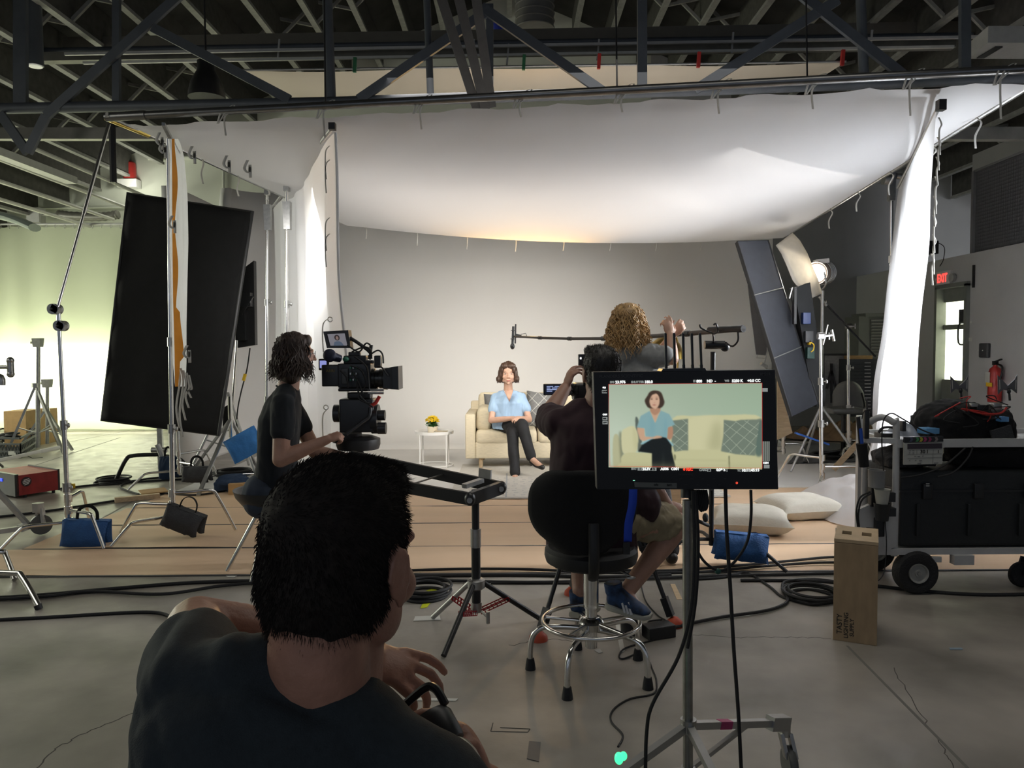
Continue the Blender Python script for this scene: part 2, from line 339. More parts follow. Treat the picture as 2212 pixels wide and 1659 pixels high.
# near truss: bottom chord, posts, braces, rails read from the photograph, standing in one vertical plane
def TP(px, py, off=0): return P(px, py, 7.9 - (px / 2212) * .75 + off)
tr = thing('roof_truss', 'blue grey steel roof truss crossing above the silk frame, nearest of the trusses', 'truss', TP(1106, 205)); tr['kind'] = 'structure'
q = MB(); q.tube([TP(-200, 238), TP(700, 222), TP(1500, 195), TP(2400, 160)], .055, 12); q.build('chord', steel, tr)
for px, w, top in [(45, .13, -60), (252, .07, -60), (711, .10, -60), (926, .07, -60), (1058, .07, 10), (1387, .09, -60), (1863, .09, -60), (2084, .09, -60)]:
    q = MB(); y1 = 232 - px * .028
    if px in (926, 1863, 711): q.cyl(TP(px + 4, y1), TP(px - 6, top), w / 2)
    else: q.bar(TP(px, y1), TP(px, top), w, .05)
    q.build('post', steel, tr)
for a, c in [((100, 250), (410, -30)), ((330, 60), (625, 215)), ((775, 215), (1060, 20)), ((1040, 15), (1305, 200)), ((1500, 195), (1810, 0)), ((1720, -20), (1960, 170)), ((0, 245), (60, 330)), ((60, 330), (100, 250)), ((240, 640), (240, 641))][:8]:
    q = MB(); q.bar(TP(*a, -.05), TP(*c, -.05), .09, .04, up=(0, 1, 0)); q.build('brace', steel, tr)
q = MB(); q.bar(TP(-200, 290, .4), TP(2300, 290, .4), .09, .12); q.build('lower_rail', steel2, tr)
# sloping double rails in the middle
for a, c in [((945, -30), (1030, 235)), ((985, -30), (1048, 235)), ((1025, -30), (1062, 230))]:
    q = MB(); p0 = P(*a, 6.6); p1 = P(*c, 7.35); q.bar(p0, p1, .085, .05, up=(0, 1, 0)); q.build('ceiling_rail', mat('dusty brown steel', (.035, .034, .032), .7, var=.2))['kind'] = 'structure'
# far beams and pipes
def rail(y0, y1, Y, w, h, m_, name, x0=60, x1=2140, rnd=False):
    q = MB(); a = P(x0, y0, Y); c = P(x1, y1, Y)
    q.cyl(a, c, w / 2, n=12) if rnd else q.bar(a, c, w, h); o = q.build(name, m_, smooth=rnd); o['kind'] = 'structure'; return o
rail(98, 62, 9.6, .10, .16, mat('tan painted beam', (.13, .12, .098), .7), 'ceiling_beam', 140, 2130)
rail(110, 76, 9.3, .07, .07, steel, 'ceiling_pipe', 70, 2100, True)
rail(126, 96, 9.2, .12, .10, steel2, 'ceiling_track', 90, 2060)
rail(136, 101, 9.1, .03, .03, mat('white conduit', (.6, .6, .56), .5), 'ceiling_conduit', 180, 2060)
rail(117, 80, 9.0, .03, .03, K['silver'], 'ceiling_conduit', 140, 2110)
for x_, y_ in ((1020, 130), (1095, 140), (1290, 130), (600, 130), (1880, 110), (1580, 115)):
    q = MB(); q.bar(P(x_, y_, 9.1), P(x_ + 4, y_ - 45, 9.1), .02); q.build('ceiling_hanger', K['silver'])['kind'] = 'structure'
# long conduits along the left roof slope
for k, (xx, zz) in enumerate([(-6.6, 3.80), (-6.9, 3.62), (-7.3, 3.5), (-6.3, 4.0)]):
    q = MB(); q.cyl((xx, 2, zz + .2), (xx, 13.3, zz + .1), .03, n=8); q.build('ceiling_conduit', mat('white conduit', (0, 0, 0)))['kind'] = 'structure'
q = MB(); q.box((-6.45, 9.3, 3.95), (.16, 4.0, .10)); q.build('ceiling_tray', K['silver'])['kind'] = 'structure'
# round duct in the middle
q = MB(); q.cyl(P(1155, 62, 10.2), P(1155, -160, 10.2), .25, n=28)
for k in range(14): q.torus(lerp(P(1155, 62, 10.2), P(1155, -160, 10.2), k / 14), .252, .012)
tag(q.build('air_duct', mat('ribbed duct', (.17, .165, .155), .6, .3)), 'grey ribbed round air duct dropping from the roof at the middle', 'duct')
# pendant lamps
pl = thing('pendant_lamp', 'black bell shaped pendant lamp hanging beneath the roof at left of the silk', 'lamp', P(447, 208, 8.6))
c0 = P(447, 212, 8.6); q = MB(); q.lathe([(.200, 0), (.196, .05), (.17, .16), (.12, .26), (.095, .30), (.095, .40), (.0, .42)], c0); q.build('lamp_shade', K['black'], pl)
q = MB(); q.lathe([(.19, .002), (.14, .012), (0, .02)], c0); q.build('reflector', mat('lamp reflector', (.75, .75, .65), .3), pl)
q = MB(); q.cyl(c0 + V((0, 0, .4)), c0 + V((0, 0, 2.0)), .01); q.build('cable', K['black'], pl)
pl = thing('pendant_lamp', 'slim grey tube pendant lamp by the left end of the roof beam', 'lamp', P(76, 140, 8.4))
c0 = P(76, 142, 8.4); q = MB(); q.cyl(c0, c0 + V((0, 0, .9)), .085); q.build('lamp_shade', steel, pl); q = MB(); q.cyl(c0 - V((0, 0, .012)), c0, .07); q.build('diffuser', mat('dim diffuser', (.8, .8, .7), .5, emit=.25), pl)
# ceiling air conditioner
t = thing('air_conditioner', 'pale square ceiling air conditioner with a dark slot grille at top right', 'air conditioner', P(2150, 120, 8.0))
a0, a1, a2, a3 = P(2092, 127, 8.03), P(2235, 127, 8.03), P(2270, 92, 7.6), P(2134, 92, 7.6); q = MB(); q.prism([a0, a1, a2, a3], (0, 0, .16)); q.build('casing', mat('appliance white', (.33, .33, .31), .5), t, smooth=False)
q = MB(); g0, g1, g2, g3 = P(2110, 123, 7.98), P(2126, 123, 7.98), P(2166, 99, 7.68), P(2150, 99, 7.68); q.prism([p - V((0, 0, .015)) for p in (g0, g1, g2, g3)], (0, 0, .01)); q.build('grille', K['plastic'], t, smooth=False)
# hanging rods
for px, pya, pyb in [(700, -20, 232), (1330, -20, 195), (1741, -20, 182), (242, 255, 395)]:
    q = MB(); q.cyl(P(px, pya, 7.0), P(px + 3, pyb, 6.95), .008 if px != 242 else .03, n=8); q.build('ceiling_hanger', K['black'])['kind'] = 'structure'
tg = thing('gas_bottle', 'red fire bell lamp high on the back wall above the black flat', 'alarm', P(281, 375, 12.4))
c0 = P(281, 386, YB - .12); q = MB(); q.cyl(c0, c0 + V((0, 0, .26)), .11, .10); q.ball(c0 + V((0, 0, .26)), (.10, .10, .05)); q.build('housing', K['red'], tg); q = MB(); q.box(c0 - V((.02, 0, .09)), (.34, .18, .14)); q.build('mount_box', K['white'], tg)
tg.name = 'fire_alarm'
tb = MB(); tb.ball(P(1074, 52, 9.9), (.10, .08, .14)); tag(tb.build('blue_canister', mat('deep blue', (.01, .03, .35), .5)), 'deep blue canister up among the roof steel beside the round duct', 'canister')
# ================================================================ left daylight zone
win = mat('bright window daylight', (1, 1, .9), .5, emit=5.5, ecol=(1.0, 1.0, .78))
wf = mat('window frame', (.5, .52, .42), .6)
wr = [(-120, 60, 745, 905), (72, 208, 745, 820), (72, 208, 832, 905), (216, 252, 745, 905), (260, 345, 745, 905)]
w1 = MB(); a = P(-130, 925, YB - .06); c = P(350, 735, YB - .06); w1.box(((a.x + c.x) / 2, YB - .02, (a.z + c.z) / 2), (c.x - a.x, .03, c.z - a.z)); win1 = struct(w1, 'window_1', wf, smooth=False)
for x0, x1, y0, y1 in wr:
    q = MB(); p = P(x0, y1, YB - .05); s = P(x1, y0, YB - .05); q.box(((p.x + s.x) / 2, YB - .05, (p.z + s.z) / 2), (s.x - p.x, .02, s.z - p.z)); q.build('window_pane', win, win1, smooth=False)
curt = mat('thin white curtain', (.82, .87, .69), .9, var=.04, scale=1, trans=.5, see=.32)
YCU = YB - .42
ct = thing('curtain', 'thin white full width curtain glowing in front of the bright windows at far left', 'curtain', P(120, 925, YCU))
q = MB()
def cf(u, v):
    px = -140 + 500 * u; top = P(px, 489, YCU); bot = P(px, 927, YCU); p = lerp(top, bot, v); x = p.x
    p.y += .035 * math.sin(x * 9 + 1.5 * math.sin(x * 2.1)) * (.4 + v) + .05 * noise.noise(V((x * 1.3, v * 2, 0))); p.z = max(p.z, .02)
    if v == 0: p.z -= .02 * abs(math.sin(x * 8))
    return p
q.grid(cf, 220, 24); q.build('curtain_cloth', curt, ct, angle=180)
q = MB(); q.cyl(P(-150, 484, YCU), P(360, 484, YCU), .02); q.build('curtain_rail', K['silver'], ct)
for k in range(24):
    c_ = P(-120 + k * 20, 487, YCU); q = MB(); q.torus(c_ - V((0, 0, .02)), .03, .005, (1, 0, 0), 12, 5); q.build('curtain_ring', K['silver'], ct)
# horizontal pipes on the back wall
for y_, xa, xb in ((450, 70, 300), (443, 480, 600), (342, 320, 480)):
    q = MB(); q.cyl(P(xa, y_, YB - .05), P(xb, y_ - 3, YB - .05), .035 if y_ != 450 else .02, n=8); q.build('wall_pipe', wallw)['kind'] = 'structure'
q = MB(); q.cyl(P(483, 330, YB - .05), P(483, 450, YB - .05), .03, n=8); q.build('wall_pipe', wallw)['kind'] = 'structure'
t = thing('flexible_duct', 'grey flexible duct on the back wall above the curtain', 'duct', P(190, 466, YB - .3)); q = MB()
pa = [P(125, 463, YB - .3), P(160, 467, YB - .3), P(220, 468, YB - .3), P(256, 463, YB - .3)]; q.tube(pa, .07, 12, smooth=8, radii=[.07 + .012 * (k % 2) for k in range(25)]); q.build('hose', steel2, t)
q = MB(); q.box(P(78, 466, YB - .3), (.22, .2, .26)); q.cyl(P(84, 464, YB - .3), P(125, 463, YB - .3), .025); q.build('valve_box', K['silver'], t)
q = MB()   # large pale light fixture at far left edge
q.tube([P(-60, 455, 9), P(20, 470, 9), P(75, 492, 9)], .12, 12, smooth=5, flat=.4); tag(q.build('wall_lamp', mat('pale green enamel', (.42, .50, .42), .4)), 'pale curved lamp shade cut by the left picture edge above the curtain', 'lamp')
lamp('wall_lamp_glow', 'POINT', P(292, 402, YB - .5), (0, 0, 0), 7, (1, 1, .85), .08)
# ================================================================ silks
silk = mat('white diffusion silk', (.80, .80, .81), .9, var=.01, scale=1, trans=.30)
silkr = mat('thin white silk', (.84, .85, .87), .9, var=.02, scale=1, trans=.50, see=.04)
pipe = mat('frame pipe', (.20, .20, .20), .3, .9, .1)
A = P(240, 258, 6.15); Bq = P(2290, 152, 5.0); Cq = P(1700, 512, 9.6); Dq = P(738, 484, 8.7)
A = P(240, 258, 6.15)
ov = thing('overhead_silk', 'large white overhead diffusion silk sagging inside its tubular frame above the set', 'silk', (A + Cq) / 2)
def ovp(u, v):   # u along near bar, v to rear
    base = lerp(lerp(A, Bq, u), lerp(Dq, Cq, u), v)
    return base
def ovf(u, v):
    u2 = .012 + .976 * u; v2 = .02 + .975 * v; p = ovp(u2, v2)
    sag = .20 * (4 * u * (1 - u)) ** .7 * (4 * v * (1 - v)) ** .6 + .10 * (4 * u * (1 - u)) * v ** 2 + .022 * math.exp(-(v / .05) ** 2) * abs(math.sin(u * math.pi * 9.5))
    p.z -= sag + .02; 
    if v < .06: p.z += .012 * noise.noise(V((u * 60, v * 40, 0)))
    return p
q = MB(); q.grid(ovf, 90, 60); q.build('silk_cloth', silk, ov, angle=180)
for a_, b_, nm in ((A, Bq, 'near'), (Dq, Cq, 'far'), (A, Dq, 'l'), (Bq, Cq, 'r')):
    q = MB(); d_ = (b_ - a_).normalized(); a_ = a_ - d_ * .04
    q.cyl(a_ + V((0, 0, .02)), b_ + V((0, 0, .02)), .030 if nm == 'near' else .022, n=14)
    if nm == 'near': q.cyl(a_ + V((0, 0, .02)), a_ + d_ * .35 + V((0, 0, .02)), .036)
    q.build('frame_tube', pipe if nm == 'near' else K['steel'], ov)
def ribbon(pts, w, name='tie', par=None, m_=None, axis=(1, 0, 0)):
    pts = spline([V(p) for p in pts], 5); ax = V(axis); q = MB(); vs = []; fs = []
    for i, p in enumerate(pts): vs += [p - ax * w / 2, p + ax * w / 2]
    fs = [(2 * i, 2 * i + 1, 2 * i + 3, 2 * i + 2) for i in range(len(pts) - 1)]; q.mesh(vs, fs); return q.build(name, m_ or K['tie'], par, solid=.0012)
# bows on the near bar
for px in (487, 700, 908, 1122, 1340, 1548, 1750, 1960, 2155):
    u = (px - 240) / (2290 - 240); p = lerp(A, Bq, u * .985 + .003 + .12 * u * (1 - u)); p = lerp(A, Bq, u)
    p = P(px, 258 - (px - 240) * .0517, lerp(A, Bq, u).y); r_ = random.uniform
    L1 = r_(.05, .22)
    ribbon([p + V((-.05, -.04, -.09)), p + V((-.02, -.04, .0)), p + V((.02, -.04, .03)), p + V((.01, -.04, -.03)), p + V((.0, -.03, -.08)), p + V((.01, -.03, -.09 - L1))], .014, par=ov)
    ribbon([p + V((0, -.045, -.05)), p + V((.06, -.045, .01)), p + V((.09, -.045, .05)), p + V((.04, -.045, .03)), p + V((-.02, -.045, -.06)), p + V((-.04, -.045, -.09))], .012, par=ov)
for k in range(9):   # short ties along the rear edge
    u = .04 + k * .108; p = ovf(u, 1.0); L1 = .10 + .06 * random.random(); ribbon([p, p + V((.01, -.01, -.04)), p + V((0, 0, -L1))], .012, par=ov)
for k, v_ in enumerate((.14, .27, .42, .56, .7)):
    for e in (0, 1):
        p = ovf(e, v_); L1 = .10 + .14 * random.random(); ribbon([p, p + V((.02, -.03, -.05)), p + V((-.01, -.01, -L1 * .6)), p + V((0, 0, -L1))], .016, par=ov)
# gold tinted end of the left tube
q = MB(); q.cyl(A + V((-.04, 0, .02)), A + (Dq - A).normalized() * .35 + V((0, 0, .02)), .03); q.build('coupler', mat('brass coupler', (.85, .66, .18), .3, .8), ov)
# ---- left vertical silk
SN = P(722, 287, 5.9); SF = P(590, 452, 8.9)
sl = thing('side_silk', 'white vertical silk hanging in a frame behind the camera operator, left of the set', 'silk', (SN.x, SN.y, 0))
def slf(u, v):
    top = lerp(SN, SF, u); p = V(top); p.z = top.z * (1 - v) + .02 * v; hu = .5 - .5 * math.cos(u * 2 * math.pi)
    p.x += .045 * math.sin(u * 46 + 2 * noise.noise(V((u * 5, v * 2, 0)))) * v ** .5 + .06 * v * noise.noise(V((u * 4, v * 3, 2))) + .05 * v * (1 - u)
    p.z -= .03 * hu * (1 - v); p.y += .05 * noise.noise(V((u * 6, v * 4, 7))); return p
q = MB(); q.grid(slf, 120, 40); q.build('silk_cloth', silkr, sl, angle=180)
q = MB(); q.cyl(SN + V((.0, -.05, .03)), SF + V((0, 0, .03)), .016); q.build('top_bar', K['alu'], sl); q = MB(); q.box(SN + V((.0, -.06, .03)), (.05, .05, .05)); q.build('end_cap', K['black'], sl)
q = MB(); q.tube([slf(0, v) + V((.012, -.012, 0)) for v in np.linspace(0, 1, 30)], .012, 6, flat=.5); q.build('hem', K['white'], sl)
for y_ in (690, 880):
    p = P(713 if y_ == 690 else 704, y_, 5.85); q = MB(); q.torus(p, .018, .004, (0, 1, .2), 14, 5); q.build('grommet', K['steel'], sl)
for y_ in (315, 345, 470, 505, 690, 885):
    p = P(712 if y_ < 600 else 706, y_, 5.82); ribbon([p, p + V((-.03, 0, -.04)), p + V((-.035, 0, -.15)), p + V((-.03, 0, -.25))], .010, par=sl)
# ---- right vertical silk, pooling on the floor
RN = P(2022, 240, 5.3); RF = P(1940, 412, 7.6)
sr = thing('side_silk', 'brightly lit white vertical silk at right, pooling on the floor behind the equipment cart', 'silk', (RN.x, RN.y, 0))
Rb = [P(2022, 240, 5.3), P(2002, 560, 5.35), P(1985, 930, 5.5)]
def srf(u, v):
    vv = v; near = lerp(Rb[0], Rb[1], min(1, v / .42)) if v < .42 else lerp(Rb[1], V((Rb[2].x - .1, 5.6, .02)), (v - .42) / .58)
    far = lerp(RF, V((P(1890, 900, 7.6).x, 7.6, 0.6)), min(1, v / .8)) if v < .8 else lerp(V((P(1890, 900, 7.6).x, 7.6, .6)), V((G(1700, 1120).x + .9, 7.0, .02)), (v - .8) / .2)
    p = lerp(near, far, u); p.x += .05 * math.sin(u * 30 + 3 * noise.noise(V((u * 4, v * 3, 1)))) * v + .08 * v * noise.noise(V((u * 5, v * 4, 9))); p.z = max(p.z, .02); return p
q = MB(); q.grid(srf, 90, 50); q.build('silk_cloth', silkr, sr, angle=180)
q = MB(); q.cyl(RN + V((0, -.05, .03)), RF + V((0, 0, .03)), .016); q.build('top_bar', K['alu'], sr); q = MB(); q.box(RN + V((0, -.06, .02)), (.05, .05, .07)); q.build('end_cap', K['black'], sr)
for k in range(8):
    v_ = .02 + k * .055; p = srf(0, v_) + V((.01, -.02, 0)); ribbon([p, p + V((.015, -.01, -.05)), p + V((.0, -.01, -.10)), p + V((.008, -.01, -.18 - .1 * random.random()))], .013, par=sr)
# pooled cloth heap
def heap(name, label, c, rx, ry, h, m_, seed, rz=0.0, amp=.35, cat='cloth'):
    q = MB()
    def hf(u, v):
        a = u * 2 * math.pi; r = v; x = math.cos(a) * rx * r; y = math.sin(a) * ry * r
        z = h * (1 - r ** 1.6) * (1 + amp * noise.noise(V((x * 9 + seed, y * 9, 0)))) + .5 * amp * h * abs(noise.noise(V((x * 20, y * 20, seed)))) * (1 - r)
        k = 1 + .25 * noise.noise(V((math.cos(a) * 2, math.sin(a) * 2, seed))); x, y = x * k, y * k
        return (c[0] + x * math.cos(rz) - y * math.sin(rz), c[1] + x * math.sin(rz) + y * math.cos(rz), c[2] + max(0.004, z))
    q.grid(hf, 60, 22); return tag(q.build(name, m_, angle=180), label, cat)
g_ = G(1835, 1110); heap('silk_heap', 'crumpled white silk spilling across the floor behind the cart wheels', (g_.x + .15, g_.y + .1, .012), .55, .75, .30, silkr, 3, amp=.16)
# ---- white ceiling bounce behind the near truss
UA, UB, UC, UD = P(520, 152, 8.7), P(1828, 133, 8.2), P(1735, 192, 9.4), P(625, 214, 9.7)
up = thing('bounce_cloth', 'flat white bounce cloth clipped up under the roof behind the near truss', 'cloth', (UA + UC) / 2)
q = MB(); q.grid(lambda u, v: lerp(lerp(UA, UB, u), lerp(UD, UC, u), v) - V((0, 0, .10 * math.sin(u * 3.14) * math.sin(v * 3.14) + .03 * abs(math.sin(u * 9.5)) * (1 - v))), 60, 10); q.build('bounce_sheet', mat('warm white cloth', (.62, .56, .46), .9, var=.03, scale=1), up, angle=180)
q = MB(); q.cyl(UA, UB, .012); q.build('frame_tube', K['alu'], up)
for px, col in ((779, 'g'), (1150, 'g'), (1311, 'r'), (1521, 'r'), (1817, 'r')):
    u = (px - 520) / 1308; p = lerp(UA, UB, u) - V((0, .03, 0)); q = MB(); q.bar(p + V((0, 0, -.05)), p + V((.01, 0, .11)), .035, .035); q.build('clip', K['red'] if col == 'r' else mat('green clip', (.02, .12, .05), .5), up)
# ---- narrow furled silk with orange lining at left
FN = P(384, 285, 5.75)
fu = thing('furled_silk', 'narrow edge-on white silk with orange lining hanging in front of the black flat', 'silk', FN)
sx0 = [(300, 362, 384), (340, 368, 395), (420, 366, 402), (520, 367, 404), (600, 370, 402), (700, 371, 400), (780, 373, 400), (835, 378, 398)]
q = MB(); ysx = [s[0] for s in sx0]
def fl_(u, v):
    py = 300 + (835 - 300) * v; a_ = np.interp(py, ysx, [s[1] for s in sx0]); b_ = np.interp(py, ysx, [s[2] for s in sx0]) + 3
    p = P(a_ + (b_ - a_) * u, py, 5.75 + .7 * u + .03 * math.sin(u * 20 + v * 3)); return p
q.grid(fl_, 24, 50); q.build('silk_cloth', silkr, fu, angle=180)
q = MB(); org_ = mat('orange lining', (.75, .30, .04), .7, trans=.3)
q.grid(lambda u, v: P(np.interp(300 + 535 * v, [300, 400, 500, 650, 760, 835], [371, 372, 372, 374, 377, 378]) + u * (6 + 6 * math.sin(v * 9) ** 2 + (8 if .68 < v < .9 else 0)), 300 + 535 * v, 5.72 - .01 * math.sin(v * 40 + u)), 3, 50); q.build('lining', org_, fu, angle=180)
for k, (x0, L1) in enumerate(((383, 300), (390, 330), (396, 240), (403, 170), (408, 110))):
    y0 = 790 + 5 * k; ribbon([P(x0, y0, 5.74), P(x0 + 6, y0 + 30, 5.74), P(x0 - 2, y0 + L1 * .3, 5.74), P(x0 + 5, y0 + L1 * .45, 5.74)], .016, par=fu)
for (xx, yy) in ((345, 300), (352, 318), (415, 330), (372, 480), (404, 760), (490, 350), (535, 360)):
    ribbon([P(xx, yy - 14, 5.7), P(xx - 7, yy + 4, 5.7), P(xx + 3, yy + 14, 5.7), P(xx + 5, yy - 4, 5.7), P(xx + 6, yy + 24, 5.7)], .022, par=fu)
q = MB(); q.bar(P(353, 268, 5.75), P(384, 330, 6.3), .025); q.build('top_bar', K['alu'], fu)
# ================================================================ bodies
skin = mat('skin', (.55, .33, .235), .5, var=.07, scale=14, bump=.05, bscale=160)
skind = mat('tanned skin', (.37, .205, .145), .5, var=.10, scale=18, bump=.08, bscale=180)
def limb(mb, pts, rad, n=12):
    pts = [V(p) for p in pts]
    for i in range(len(pts) - 1): mb.cyl(pts[i], pts[i + 1], rad[i], rad[i + 1], n)
    for p, r in zip(pts, rad): mb.ball(p, r, n=n, k=8)
def loft(mb, secs, n=20, pw=2.0):
    vs = []
    for c, rx, ry, rt, fw in secs:
        c = V(c); rt = V(rt).normalized(); fw = V(fw).normalized()
        for j in range(n):
            a = 2 * math.pi * j / n; ca, sa = math.cos(a), math.sin(a); k = (abs(ca) ** pw + abs(sa) ** pw) ** (-1 / pw)
            vs.append(c + rt * (ca * k * rx) + fw * (sa * k * ry))
    K_ = len(secs); fs = [(i * n + j, i * n + (j + 1) % n, (i + 1) * n + (j + 1) % n, (i + 1) * n + j) for i in range(K_ - 1) for j in range(n)]
    fs += [tuple(range(n))[::-1], tuple(range((K_ - 1) * n, K_ * n))]; return mb.mesh(vs, fs)
def blob(mb, name, m, parent, voxel=.006, smooth=6, disp=None, label=None):
    o = mb.build(name, m, parent, smooth=False)
    r = o.modifiers.new('r', 'REMESH'); r.mode = 'VOXEL'; r.voxel_size = voxel; r.use_smooth_shade = True
    s_ = o.modifiers.new('s', 'SMOOTH'); s_.factor = .5; s_.iterations = smooth
    dg = bpy.context.evaluated_depsgraph_get(); dg.update(); me = bpy.data.meshes.new_from_object(o.evaluated_get(dg))
    o.modifiers.clear(); o.data = me
    if not me.materials: me.materials.append(m if not isinstance(m, (list, tuple)) else m[0])
    if disp:
        o0 = org(parent); nv = len(me.vertices); co = np.empty(nv * 3); me.vertices.foreach_get('co', co); no = np.empty(nv * 3); me.vertices.foreach_get('normal', no)
        co = co.reshape(-1, 3); no = no.reshape(-1, 3)
        d = np.array([disp(V(c) + o0) for c in co]); co = co + no * d[:, None]; me.vertices.foreach_set('co', co.ravel()); me.update()
    me.polygons.foreach_set('use_smooth', [True] * len(me.polygons))
    if label: o['label'] = label
    return o
def fur(o, n, L, w, flow=None, lift=.6, jit=.4, seed=1):
    me = o.data; rg = np.random.default_rng(seed); np_ = len(me.polygons)
    ar = np.empty(np_); me.polygons.foreach_get('area', ar); ce = np.empty(np_ * 3); me.polygons.foreach_get('center', ce); ce = ce.reshape(-1, 3); nr = np.empty(np_ * 3); me.polygons.foreach_get('normal', nr); nr = nr.reshape(-1, 3)
    ids = rg.choice(np_, n, p=ar / ar.sum()); vs = []; fs = []; o0 = ORG[o.name]
    for k, i in enumerate(ids):
        c = V(ce[i]) + V(rg.normal(0, .0015, 3)); nn = V(nr[i]); f_ = flow(c + o0) if flow else V((0, 0, -1))
        d = (nn * lift + V(f_) * (1 - lift) + V(rg.normal(0, jit, 3)) * .5).normalized(); l_ = L * rg.uniform(.5, 1.2)
        side = d.cross(V(rg.normal(0, 1, 3))).normalized() * w; tip = c + d * l_ + V(f_) * l_ * .15
        b_ = len(vs); vs += [c - side - nn * .002, c + side - nn * .002, c + d * l_ * .55 + side * .6, tip]; fs += [(b_, b_ + 1, b_ + 2), (b_, b_ + 2, b_ + 3)]
    bm = bmesh.new(); bm.from_mesh(me); vv = [bm.verts.new(v) for v in vs]
    for f in fs: bm.faces.new([vv[i] for i in f])
    bm.to_mesh(me); bm.free()
def strands(mb, starts, fn, r=.004, n=4):
    for s_ in starts: mb.tube(fn(V(s_)), r, n, radii=[r, r * 1.1, r * .9, r * .2])
def face_rot(fwd, up=(0, 0, 1)):
    f = V(fwd).normalized(); u = V(up); r_ = f.cross(u).normalized(); u = r_.cross(f); return Matrix((r_, f, u)).transposed()
def head(mb, c, Rm, s=1.0, neck=None, nr=.052, ears=True):
    c = V(c); T = lambda x, y, z: c + Rm @ (V((x, y, z)) * s); e = lambda p, r, q=18: mb.ball(T(*p), V(r) * s, Rm, q, 12)
    e((0, -.018, .035), (.074, .092, .080)); e((0, .022, -.018), (.061, .066, .088)); e((0, .034, -.072), (.043, .044, .036)); e((0, .064, -.098), (.019, .018, .017))
    for x in (-1, 1):
        e((x * .036, .052, -.034), (.026, .027, .026)); e((x * .050, .012, -.060), (.016, .03, .034))
        if ears:
            e((x * .077, -.006, -.008), (.007, .017, .030)); mb.tube([T(x * .080, -.006 + .018 * math.cos(a), -.008 + .031 * math.sin(a)) for a in np.linspace(-1.2, 3.4, 12)], .0042 * s, 6); e((x * .078, .001, -.036), (.006, .008, .010))
    limb(mb, [T(-.036, .074, .022), T(0, .083, .018), T(.036, .074, .022)], [.010 * s, .012 * s, .010 * s])
    limb(mb, [T(0, .084, .008), T(0, .100, -.018), T(0, .106, -.034)], [.006 * s, .007 * s, .0095 * s]); e((-.010, .093, -.037), (.007, .008, .006)); e((.010, .093, -.037), (.007, .008, .006))
    e((0, .079, -.066), (.023, .010, .0065)); e((0, .077, -.077), (.019, .010, .0065))
    if neck is not None: limb(mb, [T(0, -.022, -.045), lerp(T(0, -.022, -.045), neck, .5), V(neck)], [nr * s * 1.02, nr * s, nr * s * 1.15], 16)
    return T
eyew = mat('eye white', (.75, .72, .68), .2); iris = mat('dark iris', (.05, .035, .03), .2); lipm = mat('lips', (.48, .18, .15), .45); browm = mat('brow hair', (.07, .045, .03), .8)
def face_parts(T, Rm, s, par, brow=True, lips=True):
    for x in (-1, 1):
        q = MB(); q.ball(T(x * .031, .072, .001), V((.0125, .010, .0056)) * s, Rm, 14, 8, 0); q.ball(T(x * .031, .0805, .001), V((.0052, .0025, .0050)) * s, Rm, 10, 6, 1); q.build('eye', [eyew, iris], par)
        if brow: q = MB(); q.tube([T(x * .016, .086, .019), T(x * .032, .085, .025), T(x * .048, .072, .019)], .0028 * s, 6, smooth=3); q.build('eyebrow', browm, par)
    if lips: q = MB(); q.ball(T(0, .087, -.0665), V((.022, .0055, .0042)) * s, Rm, 14, 8); q.ball(T(0, .085, -.0745), V((.018, .0055, .0048)) * s, Rm, 14, 8); q.build('lips', lipm, par)
def hand(mb, wrist, fdir, pnorm, curl=(.5, .5, .5, .5), side=1, s=1.0, spread=.10, thumb=.5, tdir=None):
    """fdir points to the fingers, pnorm out of the back of the hand; side=+1 puts the thumb on fdir x pnorm"""
    w = V(wrist); f = V(fdir).normalized(); n = V(pnorm); n = (n - f * n.dot(f)).normalized(); a = f.cross(n) * side
    Rm = Matrix((a, f, n)).transposed(); T = lambda x, y, z: w + Rm @ (V((x, y, z)) * s)
    mb.ball(T(0, .045, 0), V((.040, .052, .0155)) * s, Rm, 14, 8); mb.ball(T(0, .012, 0), V((.028, .028, .019)) * s, Rm); mb.ball(T(.022, .032, -.008), V((.017, .030, .014)) * s, Rm)
    for k, (x, l) in enumerate([(.030, .92), (.010, 1.0), (-.011, .94), (-.030, .75)]):
        p = V((x, .082 - abs(x - .01) * .3, 0)); ang = 0.0; c_ = curl[k]; sp = (x - .002) / .03 * spread; pts = [V((x * .8, .06, 0)), p]
        for q, ln in enumerate([.044, .027, .021]):
            ang += c_ * [1.0, 1.25, .8][q]; d = V((math.sin(sp) * math.cos(ang), math.cos(sp) * math.cos(ang), -math.sin(ang))); p = p + d * ln * l; pts.append(p)
        limb(mb, [T(*q) for q in pts], [r_ * s for r_ in (.0095, .0095, .0085, .0078, .0066)], 9)
    p0 = V((.026, .012, -.004)); d1 = V((.75, .62, -.25 - thumb * .3)).normalized(); p1 = p0 + d1 * .034; d2 = V((.45 - thumb * .5, .8, -.3 - thumb * .4)).normalized(); p2 = p1 + d2 * .030; p3 = p2 + (d2 + V((-.25 * thumb, .1, -.15))).normalized() * .024
    limb(mb, [T(*q) for q in (p0, p1, p2, p3)], [r_ * s for r_ in (.013, .0115, .0100, .0078)], 9); return T
def wr(sc_, amp, sx=1, sy=1, sz=1, seed=0):   # cloth folds
    return lambda p: amp * (noise.noise(V((p.x * sc_ * sx + seed, p.y * sc_ * sy, p.z * sc_ * sz))) + .6 * abs(noise.noise(V((p.x * sc_ * 2.1 * sx, p.y * sc_ * 2.1 * sy + seed, p.z * sc_ * 2.1 * sz)))))
